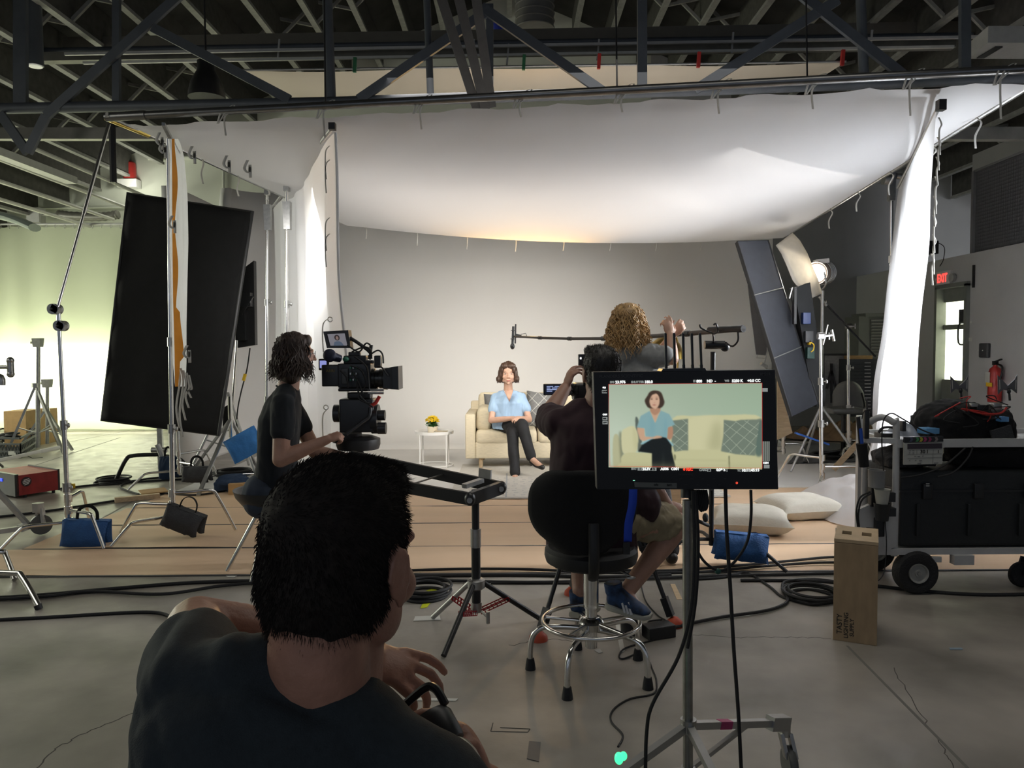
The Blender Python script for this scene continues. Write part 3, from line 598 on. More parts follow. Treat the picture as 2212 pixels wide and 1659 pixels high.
def tee(mb, sh_l, sh_r, neck, chest, waist, hip, rt, fw, wid, dep, sleeves, sr=.065):
    """shirt volume: loft from hem to neck, sleeves as short limbs"""
    loft(mb, [(hip, wid[3], dep[3], rt, fw), (lerp(hip, waist, .5), (wid[3] + wid[2]) / 2, (dep[3] + dep[2]) / 2, rt, fw), (waist, wid[2], dep[2], rt, fw), (lerp(waist, chest, .5), (wid[1] + wid[2]) / 2, (dep[1] + dep[2]) / 2, rt, fw), (chest, wid[1], dep[1], rt, fw), (lerp(chest, neck, .55), wid[0], dep[0], rt, fw), (lerp(chest, neck, .85), wid[0] * .62, dep[0] * .8, rt, fw), (neck, .072, .070, rt, fw)], 24, 2.3)
    for s0, e0 in sleeves:
        limb(mb, [s0, lerp(s0, e0, .5), e0], [sr * .98, sr * 1.0, sr], 14); limb(mb, [lerp(neck, chest, .10), lerp(s0, neck, .45) + V((0, 0, .012)), s0], [.052, sr * .92, sr * .92], 14)
# ================================================================ the set: sofa, woman, table, rug
linen = mat('cream linen', (.66, .58, .42), .85, var=.10, scale=20, stretch=(1, 1, 9), bump=.3, bscale=120)
geo = mat('grey lattice cushion fabric', (.20, .20, .195), .9, var=.15, scale=40)
def lattice(M, sc_, c1):
    n_ = M.node_tree.nodes; L = M.node_tree.links; tc = n_.new('ShaderNodeTexCoord'); sep = n_.new('ShaderNodeSeparateXYZ'); L.new(tc.outputs['Object'], sep.inputs[0]); res = []
    for sg in (1, -1):
        m1 = n_.new('ShaderNodeMath'); m1.operation = 'MULTIPLY_ADD'; L.new(sep.outputs[0], m1.inputs[0]); m1.inputs[1].default_value = sg; L.new(sep.outputs[2], m1.inputs[2])
        m2 = n_.new('ShaderNodeMath'); m2.operation = 'PINGPONG'; L.new(m1.outputs[0], m2.inputs[0]); m2.inputs[1].default_value = sc_
        m3 = n_.new('ShaderNodeMath'); m3.operation = 'LESS_THAN'; L.new(m2.outputs[0], m3.inputs[0]); m3.inputs[1].default_value = .0045; res.append(m3)
    mx = n_.new('ShaderNodeMath'); mx.operation = 'MAXIMUM'; L.new(res[0].outputs[0], mx.inputs[0]); L.new(res[1].outputs[0], mx.inputs[1])
    b = n_['Principled BSDF']; old = b.inputs['Base Color'].links[0].from_socket; mc = n_.new('ShaderNodeMix'); mc.data_type = 'RGBA'; L.new(mx.outputs[0], mc.inputs[0]); L.new(old, mc.inputs[6]); mc.inputs[7].default_value = (*c1, 1); L.new(mc.outputs[2], b.inputs['Base Color'])
lattice(geo, .075, (.55, .54, .5))
YS = 8.95; sxl = P(1005, 950, YS).x; sxr = sxl + 2.45
so = thing('sofa', 'cream linen three seat sofa with bolster on the white set', 'sofa', (sxl + 1.2, YS + .45, 0.012))
def soft(name, c, d, par, m_=linen, bev=.05, puff=.012, rot=None, sub=True):
    q = MB(); q.box(c, d, rot, 0, bev); o = q.build(name, m_, par, angle=80); return o
z0 = .14
q = MB(); q.box((sxl + 1.225, YS + .452, .24), (2.21, .89, .20), bev=.02); q.build('base', linen, so)
q = MB(); q.box((sxl + .06, YS + .45, .405), (.12, .9, .53), bev=.02, taper=1.0); q.build('arm', linen, so); q = MB(); q.box((sxr - .06, YS + .45, .405), (.12, .9, .53), bev=.02); q.build('arm', linen, so)
q = MB(); q.box((sxl + 1.225, YS + .85, .46), (2.4, .16, .62), Matrix.Rotation(R(-8), 4, 'X'), bev=.03); q.build('back', linen, so)
for k in range(3):
    cx = sxl + .12 + .735 * (k + .5); soft('seat_cushion', (cx, YS + .36, .395), (.725, .74, .17), so, bev=.055)
    soft('back_cushion', (cx, YS + .70, .66), (.72, .18, .46), so, bev=.08, rot=Matrix.Rotation(R(-12), 4, 'X'))
soft('bolster_cushion', (sxl + .22, YS + .33, .60), (.19, .50, .30), so, bev=.085, rot=Matrix.Rotation(R(8), 4, 'Y'))
for x in (sxl + .18, sxr - .18):
    for y in (YS + .08, YS + .82): q = MB(); q.cyl((x, y, .012), (x, y, .15), .02, .03); q.build('leg', K['wood'], so)
def pillow(name, label, c, w, h, t, m_, rot, cat='cushion', group=None, seam=None):
    th = thing(name, label, cat, c, group); q = MB(); M3 = rot.to_3x3()
    def pf(sgn):
        def f(u, v):
            x = (u * 2 - 1); z = (v * 2 - 1); k = max(0, (1 - x ** 4)) ** .5 * max(0, (1 - z ** 4)) ** .5
            kx = 1 - .08 * (1 - z * z) ** 1; kz = 1 - .08 * (1 - x * x)
            return V(c) + M3 @ V((x * w / 2 * (1.0 - .09 * (1 - x * x) * 0 - .07 * (1 - z * z)), sgn * t / 2 * k * (1 + .12 * noise.noise(V((x * 2, z * 2, sgn + c[0])))), z * h / 2 * (1 - .07 * (1 - x * x))))
        return f
    q.grid(pf(1), 22, 22); q.grid(pf(-1), 22, 22); q.build('cushion_cover', m_, th, angle=100)
    if seam:
        q = MB(); pts = [pf(0.0)(u, v) for u, v in [(i / 20, 0) for i in range(20)] + [(1, i / 20) for i in range(20)] + [(1 - i / 20, 1) for i in range(20)] + [(0, 1 - i / 20) for i in range(20)]]
        q.tube(pts, .004, 6, closed=True); q.build('piping', seam, th)
    return th
pp = P(1172, 898, YS + .5); pillow('sofa_cushion', 'grey lattice patterned cushion on the sofa beside the seated woman, half behind the seated man', (pp.x + .02, YS + .52, .67), .48, .46, .15, geo, Matrix.Rotation(R(-14), 4, 'X') @ Matrix.Rotation(R(6), 4, 'Y'))
pillow('sofa_cushion', 'dark grey cushion squeezed behind the seated woman against the bolster', (sxl + .42, YS + .56, .66), .44, .44, .14, mat('dark grey weave', (.12, .12, .118), .9, var=.15, scale=60), Matrix.Rotation(R(-12), 4, 'X'))
pillow('sofa_cushion', 'grey lattice cushion at the far end of the sofa behind the monitor', (sxr - .45, YS + .52, .67), .48, .46, .15, geo, Matrix.Rotation(R(-14), 4, 'X') @ Matrix.Rotation(R(-4), 4, 'Y'))
# rug
rug = mat('cream patterned rug', (.60, .575, .52), .95, var=.12, scale=18, stretch=(1, 6, 1), bump=.4, bscale=150)
q = MB(); rx0 = G(968, 1083).x; q.box((rx0 + 1.35, 8.25, .018), (2.7, 2.1, .012)); rg_ = tag(q.build('rug', rug, smooth=False), 'cream patterned rug spread under the sofa and across the paper seam', 'rug')
q = MB(); rgd = mat('rug dashes', (.36, .37, .38), .95)
for i in range(30):
    for j in range(9): q.box((rx0 + .1 + i * .088 + .02 * (j % 2), 7.32 + j * .12, .0247), (.045 if (i * 7 + j) % 3 else .02, .012, .0012))
q.build('woven_dashes', rgd, rg_, smooth=False)
q = MB(); q.bar((rx0, 7.21, .0245), (rx0 + 2.7, 7.21, .0245), .02, .0012); q.bar((rx0 + .55, 7.2, .0245), (rx0 + .55, 8.6, .0245), .015, .0012); q.build('woven_border', rgd, rg_, smooth=False)
# side table, pot of flowers, books
tc_ = P(937, 932, 9.2); TZ = .525 - .04
tcx, tcy = tc_.x, 9.25; TZ = P(937, 934, 9.25).z
tb = thing('side_table', 'round white metal tray table standing left of the sofa', 'table', (tcx, tcy, .012)); wm = K['white']
q = MB(); q.lathe([(.0, TZ - .012), (.235, TZ - .012), (.238, TZ + .022), (.232, TZ + .022), (.229, TZ - .004), (0, TZ - .004)], (tcx, tcy, 0), n=48); q.build('tray_top', wm, tb, angle=30)
for a in (225, 315, 45, 135):
    x = tcx + .226 * math.cos(R(a)); y = tcy + .226 * math.sin(R(a)); q = MB(); q.cyl((x, y, .012), (x, y, TZ), .0085); q.build('leg', wm, tb)
q = MB(); q.torus((tcx, tcy, .03), .226, .007, n=40); q.build('base_ring', wm, tb)
fx, fy = P(934, 920, tcy).x, tcy + .02; fz = TZ - .004
fp = thing('potted_flowers', 'yellow flowering plant in a cream pot on the white tray table', 'plant', (fx, fy, fz))
q = MB(); q.lathe([(0, 0), (.056, 0), (.060, .01), (.063, .075), (.061, .078), (.056, .078), (.054, .06), (0, .06)], (fx, fy, fz), n=28); q.build('pot', mat('cream glazed pot', (.70, .62, .47), .35), fp)
q = MB()
for i in range(46):
    a = random.uniform(0, 6.28); L1 = random.uniform(.05, .10); z_ = fz + .07 + random.uniform(0, .05); d = V((math.cos(a), math.sin(a), random.uniform(-.15, .6))).normalized(); sd = d.cross(V((0, 0, 1))).normalized() * .022; c_ = V((fx, fy, z_)); up_ = V((0, 0, .012))
    q.mesh([c_, c_ + d * L1 * .5 + sd + up_, c_ + d * L1 - up_ * .5, c_ + d * L1 * .5 - sd + up_, c_ + d * L1 * .5 + up_ * .2], [(0, 1, 4), (1, 2, 4), (2, 3, 4), (3, 0, 4)])
q.build('foliage', mat('waxy green leaf', (.035, .13, .03), .4, var=.3, scale=40), fp, smooth=False, solid=.002)
q = MB()
for i in range(150):
    a = random.uniform(0, 6.28); r_ = .082 * math.sqrt(random.random()); z_ = fz + .20 - r_ * r_ * 8 + random.uniform(-.015, .01); c_ = V((fx + r_ * math.cos(a), fy + r_ * math.sin(a), z_))
    for k in range(5):
        b_ = a + k * 1.2566; q.ball(c_ + V((math.cos(b_) * .008, math.sin(b_) * .008, 0)), (.006, .006, .004), n=6, k=4)
q.build('blossom', mat('yellow blossom', (.80, .55, .01), .6, var=.15, scale=60), fp)
q = MB()
for i in range(30):
    a = random.uniform(0, 6.28); r_ = random.uniform(0, .07); q.tube([(fx + .3 * r_ * math.cos(a), fy + .3 * r_ * math.sin(a), fz + .06), (fx + r_ * math.cos(a), fy + r_ * math.sin(a), fz + .185 - r_)], .002, 4)
q.build('stem', mat('waxy green leaf', (0, 0, 0)), fp)
bx = P(947, 927, tcy - .08).x
for k, (dx, dy, w, d, h, m_, rz, lb) in enumerate([(.03, 0, .20, .13, .012, mat('dark book', (.03, .03, .035), .6), .1, 'thin dark book lying on the white tray table under a pale notebook'), (.0, .01, .16, .11, .016, mat('oatmeal notebook', (.52, .43, .30), .7), -.08, 'oatmeal notebook lying on top of the dark book by the flower pot')]):
    zb = fz + (.0 if k == 0 else .012); t = thing('book', lb, 'book', (bx + dx + .03, tcy - .09 + dy, zb)); q = MB(); M4 = Matrix.Rotation(rz, 4, 'Z')
    c_ = V((bx + dx + .03, tcy - .09 + dy, zb + h / 2)); q.box(c_ + V((0, 0, h / 2 - .001)), (w, d, .002), M4); q.box(c_ - V((0, 0, h / 2 - .001)), (w, d, .002), M4); q.box(c_ + M4.to_3x3() @ V((-w / 2 + .001, 0, 0)), (.002, d, h), M4); q.build('cover', m_, t, smooth=False)
    q = MB(); q.box(c_ + V((.0, 0, 0)), (w - .006, d - .006, h - .004), M4); q.build('pages', mat('paper pages', (.7, .68, .6), .8), t, smooth=False)
# ---- brass arc lamp behind the sofa
bl = thing('arc_lamp', 'tall brass floor lamp with a domed shade behind the boom operator', 'lamp', (P(1468, 900, 9.9).x, 10.3, .012)); brass = mat('brushed brass', (.70, .48, .16), .3, 1.0)
lx = P(1437, 760, 10.1); q = MB(); a_ = P(1437, 727, 10.1); q.lathe([(.0, 0), (.10, -.02), (.19, -.09), (.235, -.20), (.24, -.30), (.232, -.30), (.225, -.20), (.18, -.10), (0, -.03)], a_, n=36); q.build('lamp_shade', brass, bl)
q = MB(); top = a_ + V((0, 0, .03)); xr_ = P(1468, 800, 10.1).x; q.tube([a_ - V((0, 0, .02)), top, top + V((.10, 0, .015)), V((xr_ - .03, 10.15, top.z - .06)), V((xr_, 10.2, top.z - .25)), V((xr_, 10.3, .7)), V((xr_, 10.3, .03))], .012, 10, smooth=8); q.build('arm', brass, bl)
q = MB(); q.cyl((xr_, 10.3, .012), (xr_, 10.3, .04), .15, n=30); q.build('base', brass, bl)
lamp('warm_streak_spot', 'SPOT', (0.25, 10.2, 2.15), (0.2, 8.7, 2.68), 330, (1.0, .58, .18), .05, spot=80, blend=1.0)  # unseen warm spot added away from the arc lamp to streak the overhead silk
# ---- the seated woman
wo = thing('person', 'woman with brown bob, pale blue blouse and black trousers seated cross-legged on the sofa', 'person', (P(1097, 900, 9.1).x, 9.1, .47))
hc = P(1097.5, 807, 8.86); Rm = face_rot((.04, -1, -.02)); S_ = 1.1; nk = P(1098, 846, 8.93)
shl = P(1070, 859, 8.98); shr = P(1128, 859, 8.98); ell = P(1061, 908, 8.86); elr = P(1143, 906, 8.88); hp = P(1115, 903, 8.66); hq = P(1119, 904, 8.66)
hipl = V((P(1080, 930, 9.1).x, 9.12, .52)); hipr = V((P(1118, 930, 9.1).x, 9.12, .52))
kn1 = P(1128, 918, 8.60); an1 = P(1148, 990, 8.42); kn2 = P(1107, 936, 8.62); an2 = P(1113, 1026, 8.42)
q = MB(); T = head(q, hc, Rm, S_, nk + V((0, .02, -.03)), .046)
loft(q, [(lerp(nk, V((hc.x, 9.1, .75)), t), [.060, .11, .13, .12][k], [.05, .06, .07, .08][k], (1, 0, 0), (0, 1, .1)) for k, t in enumerate((.05, .25, .5, .95))])
for s0, e0, h0 in ((shl, ell, hp), (shr, elr, hq)): limb(q, [s0, lerp(s0, e0, .5), e0, lerp(e0, h0, .5), lerp(e0, h0, .93)], [.036, .040, .037, .035, .024])
hand(q, lerp(ell, hp, .90), hp - ell, (0, -.6, .8), (.5, .5, .6, .6), -1, .85, thumb=.3); hand(q, lerp(elr, hq, .90), hq - elr, (0, -.4, .9), (.6, .6, .6, .6), 1, .85, thumb=.3)
limb(q, [hipl, kn1, an1], [.09, .06, .034]); limb(q, [hipr, kn2, an2], [.09, .06, .034])
limb(q, [an1, an1 + V((.07, -.08, -.055)), an1 + V((.115, -.13, -.075))], [.034, .032, .026]); limb(q, [an2, an2 + V((-.01, -.08, -.05)), an2 + V((-.015, -.15, -.062))], [.034, .032, .026])
blob(q, 'body', skin, wo, .0058, 3); face_parts(T, Rm, S_, wo)
q = MB(); tee(q, shl, shr, nk + V((0, .015, -.035)), P(1098, 868, 8.97), P(1099, 900, 9.0), P(1100, 924, 9.0), (1, 0, 0), (0, 1, .08), (.165, .195, .20, .20), (.09, .125, .135, .14), [(shl + V((.005, 0, .0)), lerp(shl, ell, .5)), (shr - V((.005, 0, 0)), lerp(shr, elr, .5))], .060)
blouse = mat('pale blue blouse', (.33, .47, .64), .75, var=.04, scale=8)
ob = blob(q, 'blouse', blouse, wo, .008, 6, wr(14, .012, 1, 1, .35, 3))
# open V neck of skin
q = MB(); va = P(1087.5, 842, 8.83); vb = P(1109.5, 842, 8.83); vc = P(1100.5, 869, 8.76); vm = P(1099, 844, 8.80); vt = P(1099, 856, 8.775)
q.mesh([va + V((0, -.005, 0)), vm, vb + V((0, -.005, 0)), vt, vc + V((0, -.005, 0))], [(0, 1, 3), (1, 2, 3), (0, 3, 4), (3, 2, 4)]); q.build('neckline', skin, wo, solid=.01)
q = MB(); q.tube([va + V((-.003, -.01, .004)), vc + V((0, -.012, 0)), vb + V((.003, -.01, .004))], .0035, 6); q.build('neck_seam', blouse, wo)
q = MB(); tr_ = mat('black trousers', (.010, .010, .012), .8, var=.2)
limb(q, [hipl, lerp(hipl, kn1, .5), kn1, lerp(kn1, an1, .3), lerp(kn1, an1, .75), lerp(kn1, an1, .93)], [.105, .088, .072, .064, .060, .060], 16); limb(q, [hipr, lerp(hipr, kn2, .5), kn2, lerp(kn2, an2, .3), lerp(kn2, an2, .75), lerp(kn2, an2, .93)], [.105, .088, .070, .064, .060, .062], 16); limb(q, [hipl, hipr], [.11, .11])
blob(q, 'trousers', tr_, wo, .010, 4, wr(12, .008, 1, 1, .4, 1))
for a_, d_ in ((an1, V((.115, -.13, -.08))), (an2, V((-.015, -.15, -.065)))):
    q = MB(); tp = a_ + d_; limb(q, [a_ + V((0, .03, -.045)), lerp(a_, tp, .45) + V((0, 0, -.035)), tp], [.028, .026, .031], 14); q.cyl(a_ + V((0, .035, -.06)), a_ + V((0, .035, -.092)), .016, .008); blob(q, 'shoe', mat('black leather shoe', (.012, .012, .012), .3), wo, .005, 2)
q = MB(); hb = mat('brown hair', (.060, .032, .020), .45, var=.3, scale=60, stretch=(6, 6, .5))
e = lambda p, r: q.ball(T(*p), V(r) * S_, Rm, 18, 12)
e((0, -.032, .044), (.088, .092, .088)); e((0, -.05, -.02), (.090, .06, .085)); e((-.078, .0, -.01), (.028, .05, .075)); e((.078, .0, -.01), (.028, .05, .075)); e((-.088, -.005, -.058), (.036, .048, .040)); e((.092, -.005, -.058), (.036, .048, .040)); e((0, -.05, -.07), (.085, .05, .045)); e((-.035, .045, .082), (.048, .042, .034)); e((.04, .04, .084), (.042, .045, .034)); e((-.058, .045, .045), (.022, .035, .04)); e((.062, .035, .045), (.018, .035, .04))
oh = blob(q, 'hair', hb, wo, .006, 5, lambda p: .0022 * math.sin((p.x - hc.x) * 260 + 3 * noise.noise(p * 14)) + .005 * noise.noise(V((p.x * 30, p.y * 30, p.z * 9))))
q = MB()
for i in range(90):
    a = random.uniform(.55, 2.9) * random.choice((-1, 1)); st = T(math.sin(a) * .088, -.02 + math.cos(a) * .05, random.uniform(-.02, .08)); ou = (st - T(0, -.02, 0)); ou.z = 0; ou.normalize(); L1 = st.z - (hc.z - random.uniform(.085, .115))
    q.tube([st + V((0, 0, -L1 * t)) + ou * (.006 + .030 * t * t * (1.2 - t * .3)) for t in np.linspace(0, 1, 9)], .0045, 4, radii=[.003, .006, .005, .001])
q.build('hair_lock', hb, wo)['kind'] = 'stuff'
# ================================================================ crew
denim = mat('dark denim', (.03, .04, .06), .85, var=.2)
def armchain(q, pts, rad): limb(q, pts, rad, 14)
# ---- camera operator, in profile, dark polo
YO = 4.95
co = thing('person', 'long-haired camera operator with glasses and dark polo shirt holding the camera pan handle', 'person', P(600, 1070, YO))
hc = P(643, 762, YO); Rm = face_rot((.97, .24, -.08)); S_ = 1.08; nk = P(622, 838, YO)
sh = P(612, 872, YO - .17); el = P(606, 992, YO - .22); wrp = P(706, 950, YO - .14); hnd = P(748, 934, YO - .10); sh2 = P(625, 870, YO + .17); el2 = P(680, 975, YO + .22); wr2 = P(740, 985, YO + .20)
q = MB(); T = head(q, hc, Rm, S_, nk, .058)
loft(q, [(lerp(nk, P(585, 1060, YO), t), a_, b_, (0, 1, 0), (1, 0, 0)) for t, a_, b_ in ((.08, .07, .06), (.3, .12, .08), (.6, .13, .09), (1, .13, .10))])
armchain(q, [sh, lerp(sh, el, .5), el, lerp(el, wrp, .35), wrp], [.050, .056, .052, .050, .030]); armchain(q, [sh2, el2, wr2], [.06, .05, .03])
hand(q, wrp, hnd - wrp, (0, -.6, .75), (.9, 1.0, 1.1, 1.1), -1, 1.0, thumb=.6); hand(q, wr2, (1, 0, .2), (0, .3, 1), (.8, .8, .8, .8), 1, 1)
blob(q, 'body', skind, co, .0060, 3); face_parts(T, Rm, S_, co)
q = MB(); polo = mat('black polo cotton', (.0085, .011, .014), .9, var=.15)
tee(q, lerp(sh, nk, .10), lerp(sh2, nk, .10), nk + V((-.01, 0, .0)), P(606, 900, YO), P(600, 985, YO), P(590, 1066, YO), (0, 1, 0), (1, 0, .12), (.17, .18, .16, .165), (.105, .125, .125, .14), [(sh, lerp(sh, el, .50)), (sh2, lerp(sh2, el2, .5))], .075)
blob(q, 'polo_shirt', polo, co, .010, 5, wr(9, .012, 1, 1, .5, 2))
q = MB(); q.tube([nk + V((.06, -.03, -.02)), nk + V((.03, -.062, -.005)), nk + V((-.05, -.05, .01)), nk + V((-.06, .04, .01)), nk + V((.03, .06, -.01))], .013, 8, smooth=4, flat=.5); q.build('collar', polo, co)
q = MB(); hpz = P(575, 1075, YO); limb(q, [hpz + V((0, -.09, 0)), hpz + V((.42, -.12, -.02)), hpz + V((.45, -.12, -.45))], [.12, .085, .06]); limb(q, [hpz + V((0, .09, 0)), hpz + V((.42, .12, -.02)), hpz + V((.45, .12, -.45))], [.12, .085, .06]); limb(q, [hpz + V((0, -.07, .04)), hpz + V((0, .07, .04))], [.135, .135]); blob(q, 'jeans', denim, co, .012, 4)
q = MB(); dh = mat('dark brown wavy hair', (.030, .016, .010), .6, var=.4, scale=50, stretch=(5, 5, .6))
e = lambda p, r: q.ball(T(*p), V(r) * S_, Rm, 18, 12)
e((0, -.028, .042), (.084, .100, .086)); e((0, -.05, -.03), (.088, .075, .09)); e((-.07, -.01, -.04), (.03, .055, .10)); e((.07, -.01, -.04), (.03, .055, .10)); e((0, -.07, -.10), (.092, .065, .08)); e((-.03, -.03, -.135), (.075, .06, .065)); e((.03, -.03, -.135), (.07, .055, .06)); e((0, .045, .075), (.05, .035, .04))
oh = blob(q, 'hair', dh, co, .008, 3, lambda p: .008 * noise.noise(V((p.x * 40, p.y * 40, p.z * 12))))
q = MB()
for i in range(330):
    a = random.uniform(-2.6, 2.6) ; zz = random.uniform(-.02, .12); rr = .090 * math.sqrt(max(.08, 1 - (max(0, zz - .03) / .10) ** 2)); st = T(math.sin(a) * rr * .95, -.03 - math.cos(a) * rr * .95, zz); L1 = random.uniform(.11, .20) + max(0, zz) * .9; ph = random.uniform(0, 6.28); out = (st - T(0, -.03, zz)).normalized(); wv = random.uniform(.008, .018)
    pts = [st + V((0, 0, -L1 * t)) + out * (.012 + .05 * t * t + wv * math.sin(t * 8 + ph)) + V((wv * math.cos(t * 8 + ph), wv * math.sin(t * 9 + ph), 0)) for t in np.linspace(0, 1, 14)]
    q.tube(pts, .004, 3, radii=[.003, .0050, .0042, .0008])
q.build('hair_lock', dh, co)['kind'] = 'stuff'
q = MB()
for x in (-1, 1): q.torus(T(x * .033, .102, -.002), .021, .0016, Rm @ V((0, 1, 0)), 20, 5); q.tube([T(x * .052, .100, .004), T(x * .075, .06, .006), T(x * .078, -.01, .004)], .0016, 5)
q.tube([T(-.012, .104, .004), T(.012, .104, .004)], .0016, 5); q.build('glasses', K['plastic'], co)
for k in (-1, 1):
    f_ = V((hpz.x + .45, YO + k * .12, .05)); q = MB(); limb(q, [V((f_.x, f_.y, hpz.z - .42)), f_ + V((0, 0, .03))], [.05, .045]); limb(q, [f_ + V((-.04, 0, 0)), f_ + V((.16, 0, -.005))], [.045, .04]); blob(q, 'boot', K['black'], co, .009, 3)
# stool under him
st = thing('dished_stool', 'dark dished stool on slim chrome legs carrying the camera operator', 'stool', (P(575, 1080, YO).x, YO, 0))
sx, sz = P(590, 1080, YO).x, .40; q = MB(); q.lathe([(0, 0), (.10, .0), (.18, .03), (.235, .10), (.25, .145), (.235, .14), (.17, .06), (.0, .035)], (sx, YO, sz), n=36); q.build('seat', K['plastic'], st)
for a in (100, 190, 260, 350):
    a = R(a); q = MB(); q.cyl((sx + .08 * math.cos(a), YO + .08 * math.sin(a), sz + .02), (sx + .30 * math.cos(a), YO + .30 * math.sin(a), .012), .013); q.build('leg', K['chrome'], st)
# ---- maroon shirt man on the shop stool, seen from behind
YM = 3.42
mm_ = thing('person', 'man in maroon shirt and khaki shorts seated on the chrome stool working a second camera', 'person', P(1280, 1180, YM))
hc = P(1297, 806, YM + .02); Rm = face_rot((-.12, 1, -.05)); S_ = 1.0; nk = P(1296, 872, YM)
sh = P(1213, 915, YM + .02); el = P(1180, 905, YM + .26); wrp = P(1222, 838, YM + .40); hnd = P(1240, 785, YM + .42)
sh2 = P(1392, 915, YM + .02); el2 = P(1398, 1046, YM + .12); wr2 = P(1440, 1092, YM + .28)
q = MB(); T = head(q, hc, Rm, S_, nk, .066)
loft(q, [(lerp(nk, P(1275, 1150, YM), t), a_, b_, (1, 0, 0), (0, 1, 0)) for t, a_, b_ in ((.1, .08, .07), (.3, .14, .09), (.6, .16, .12), (1, .17, .13))])
limb(q, [V(T(0, -.055, -.06)), nk + V((0, .02, -.02))], [.052, .07])
armchain(q, [sh, lerp(sh, el, .5), el, lerp(el, wrp, .35), wrp], [.052, .058, .052, .046, .030]); hand(q, wrp, hnd - wrp, (-.9, -.4, 0), (.4, .5, .6, .7), -1, 1.0, thumb=.4)
armchain(q, [sh2, el2, lerp(el2, wr2, .4), wr2], [.052, .052, .050, .032]); hand(q, wr2, V((.85, .2, -.25)), (-.1, -.6, .8), (1.1, 1.2, 1.2, 1.2), -1, 1.0, thumb=.7)
hip = V((P(1290, 1170, YM).x, YM + .02, .68)); kn = P(1462, 1133, YM + .18); an = P(1350, 1283, YM - .02); kn2 = P(1250, 1120, YM + .48); an2 = P(1252, 1275, YM + .14)
limb(q, [hip + V((.10, 0, 0)), kn, lerp(kn, an, .28), lerp(kn, an, .6), an], [.10, .062, .060, .046, .036]); limb(q, [hip + V((-.10, 0, 0)), kn2, lerp(kn2, an2, .28), lerp(kn2, an2, .6), an2], [.10, .062, .060, .046, .036])
tt = P(1396, 1338, YM - .10); limb(q, [an, lerp(an, tt, .5)], [.036, .03])
blob(q, 'body', skind, mm_, .0060, 3)
q = MB(); maroon = mat('maroon shirt', (.028, .009, .014), .85, var=.15)
tee(q, lerp(sh, nk, .12), lerp(sh2, nk, .12), nk + V((0, 0, -.015)), P(1292, 950, YM), P(1283, 1060, YM), P(1280, 1185, YM), (1, 0, 0), (0, 1, 0), (.20, .205, .205, .205), (.12, .145, .15, .165), [(sh, lerp(sh, el, .75)), (sh2, lerp(sh2, el2, .7))], .080)
limb(q, [hip + V((.05, -.03, .08)), hip + V((.20, .02, .05))], [.12, .10])
blob(q, 'shirt', maroon, mm_, .010, 5, wr(10, .014, 1, 1, .5, 5))
q = MB(); khaki = mat('khaki shorts', (.27, .225, .14), .85, var=.12, scale=20)
limb(q, [hip + V((-.08, 0, 0)), hip + V((.08, 0, 0))], [.145, .145]); limb(q, [hip + V((.09, 0, .01)), lerp(hip, kn, .45) + V((.02, 0, .01)), lerp(hip, kn, .82)], [.13, .105, .092], 16); limb(q, [hip + V((-.09, 0, 0)), lerp(hip, kn2, .5), lerp(hip, kn2, .9)], [.13, .105, .09], 16)
blob(q, 'shorts', khaki, mm_, .009, 4, wr(16, .018, 1, 1, 1, 8))
q = MB(); q.tube([wrp + V((math.cos(a) * .034, math.sin(a) * .034 * .6, math.sin(a) * .022)) - V((.004, 0, .012)) for a in np.linspace(0, 6.0, 14)], .009, 8, flat=.5); q.build('wrist_strap', K['grey'], mm_)
q = MB(); mh = mat('dark greying hair', (.022, .019, .017), .55, var=.6, scale=70, stretch=(4, 4, .7)); e = lambda p, r: q.ball(T(*p), V(r) * S_, Rm, 18, 12)
e((0, -.030, .044), (.083, .092, .083)); e((0, -.055, -.02), (.076, .058, .075)); e((0, -.065, -.065), (.060, .042, .045)); e((-.02, .02, .10), (.05, .05, .028))
oh = blob(q, 'hair', mh, mm_, .0055, 3, lambda p: .004 * noise.noise(V((p.x * 70, p.y * 70, p.z * 25)))); fur(oh, 7000, .010, .00045, lambda p: V((0, -.2, -.8)) if p.z < hc.z + .09 else V((.2, -.6, .5)), .3, .28, 3)
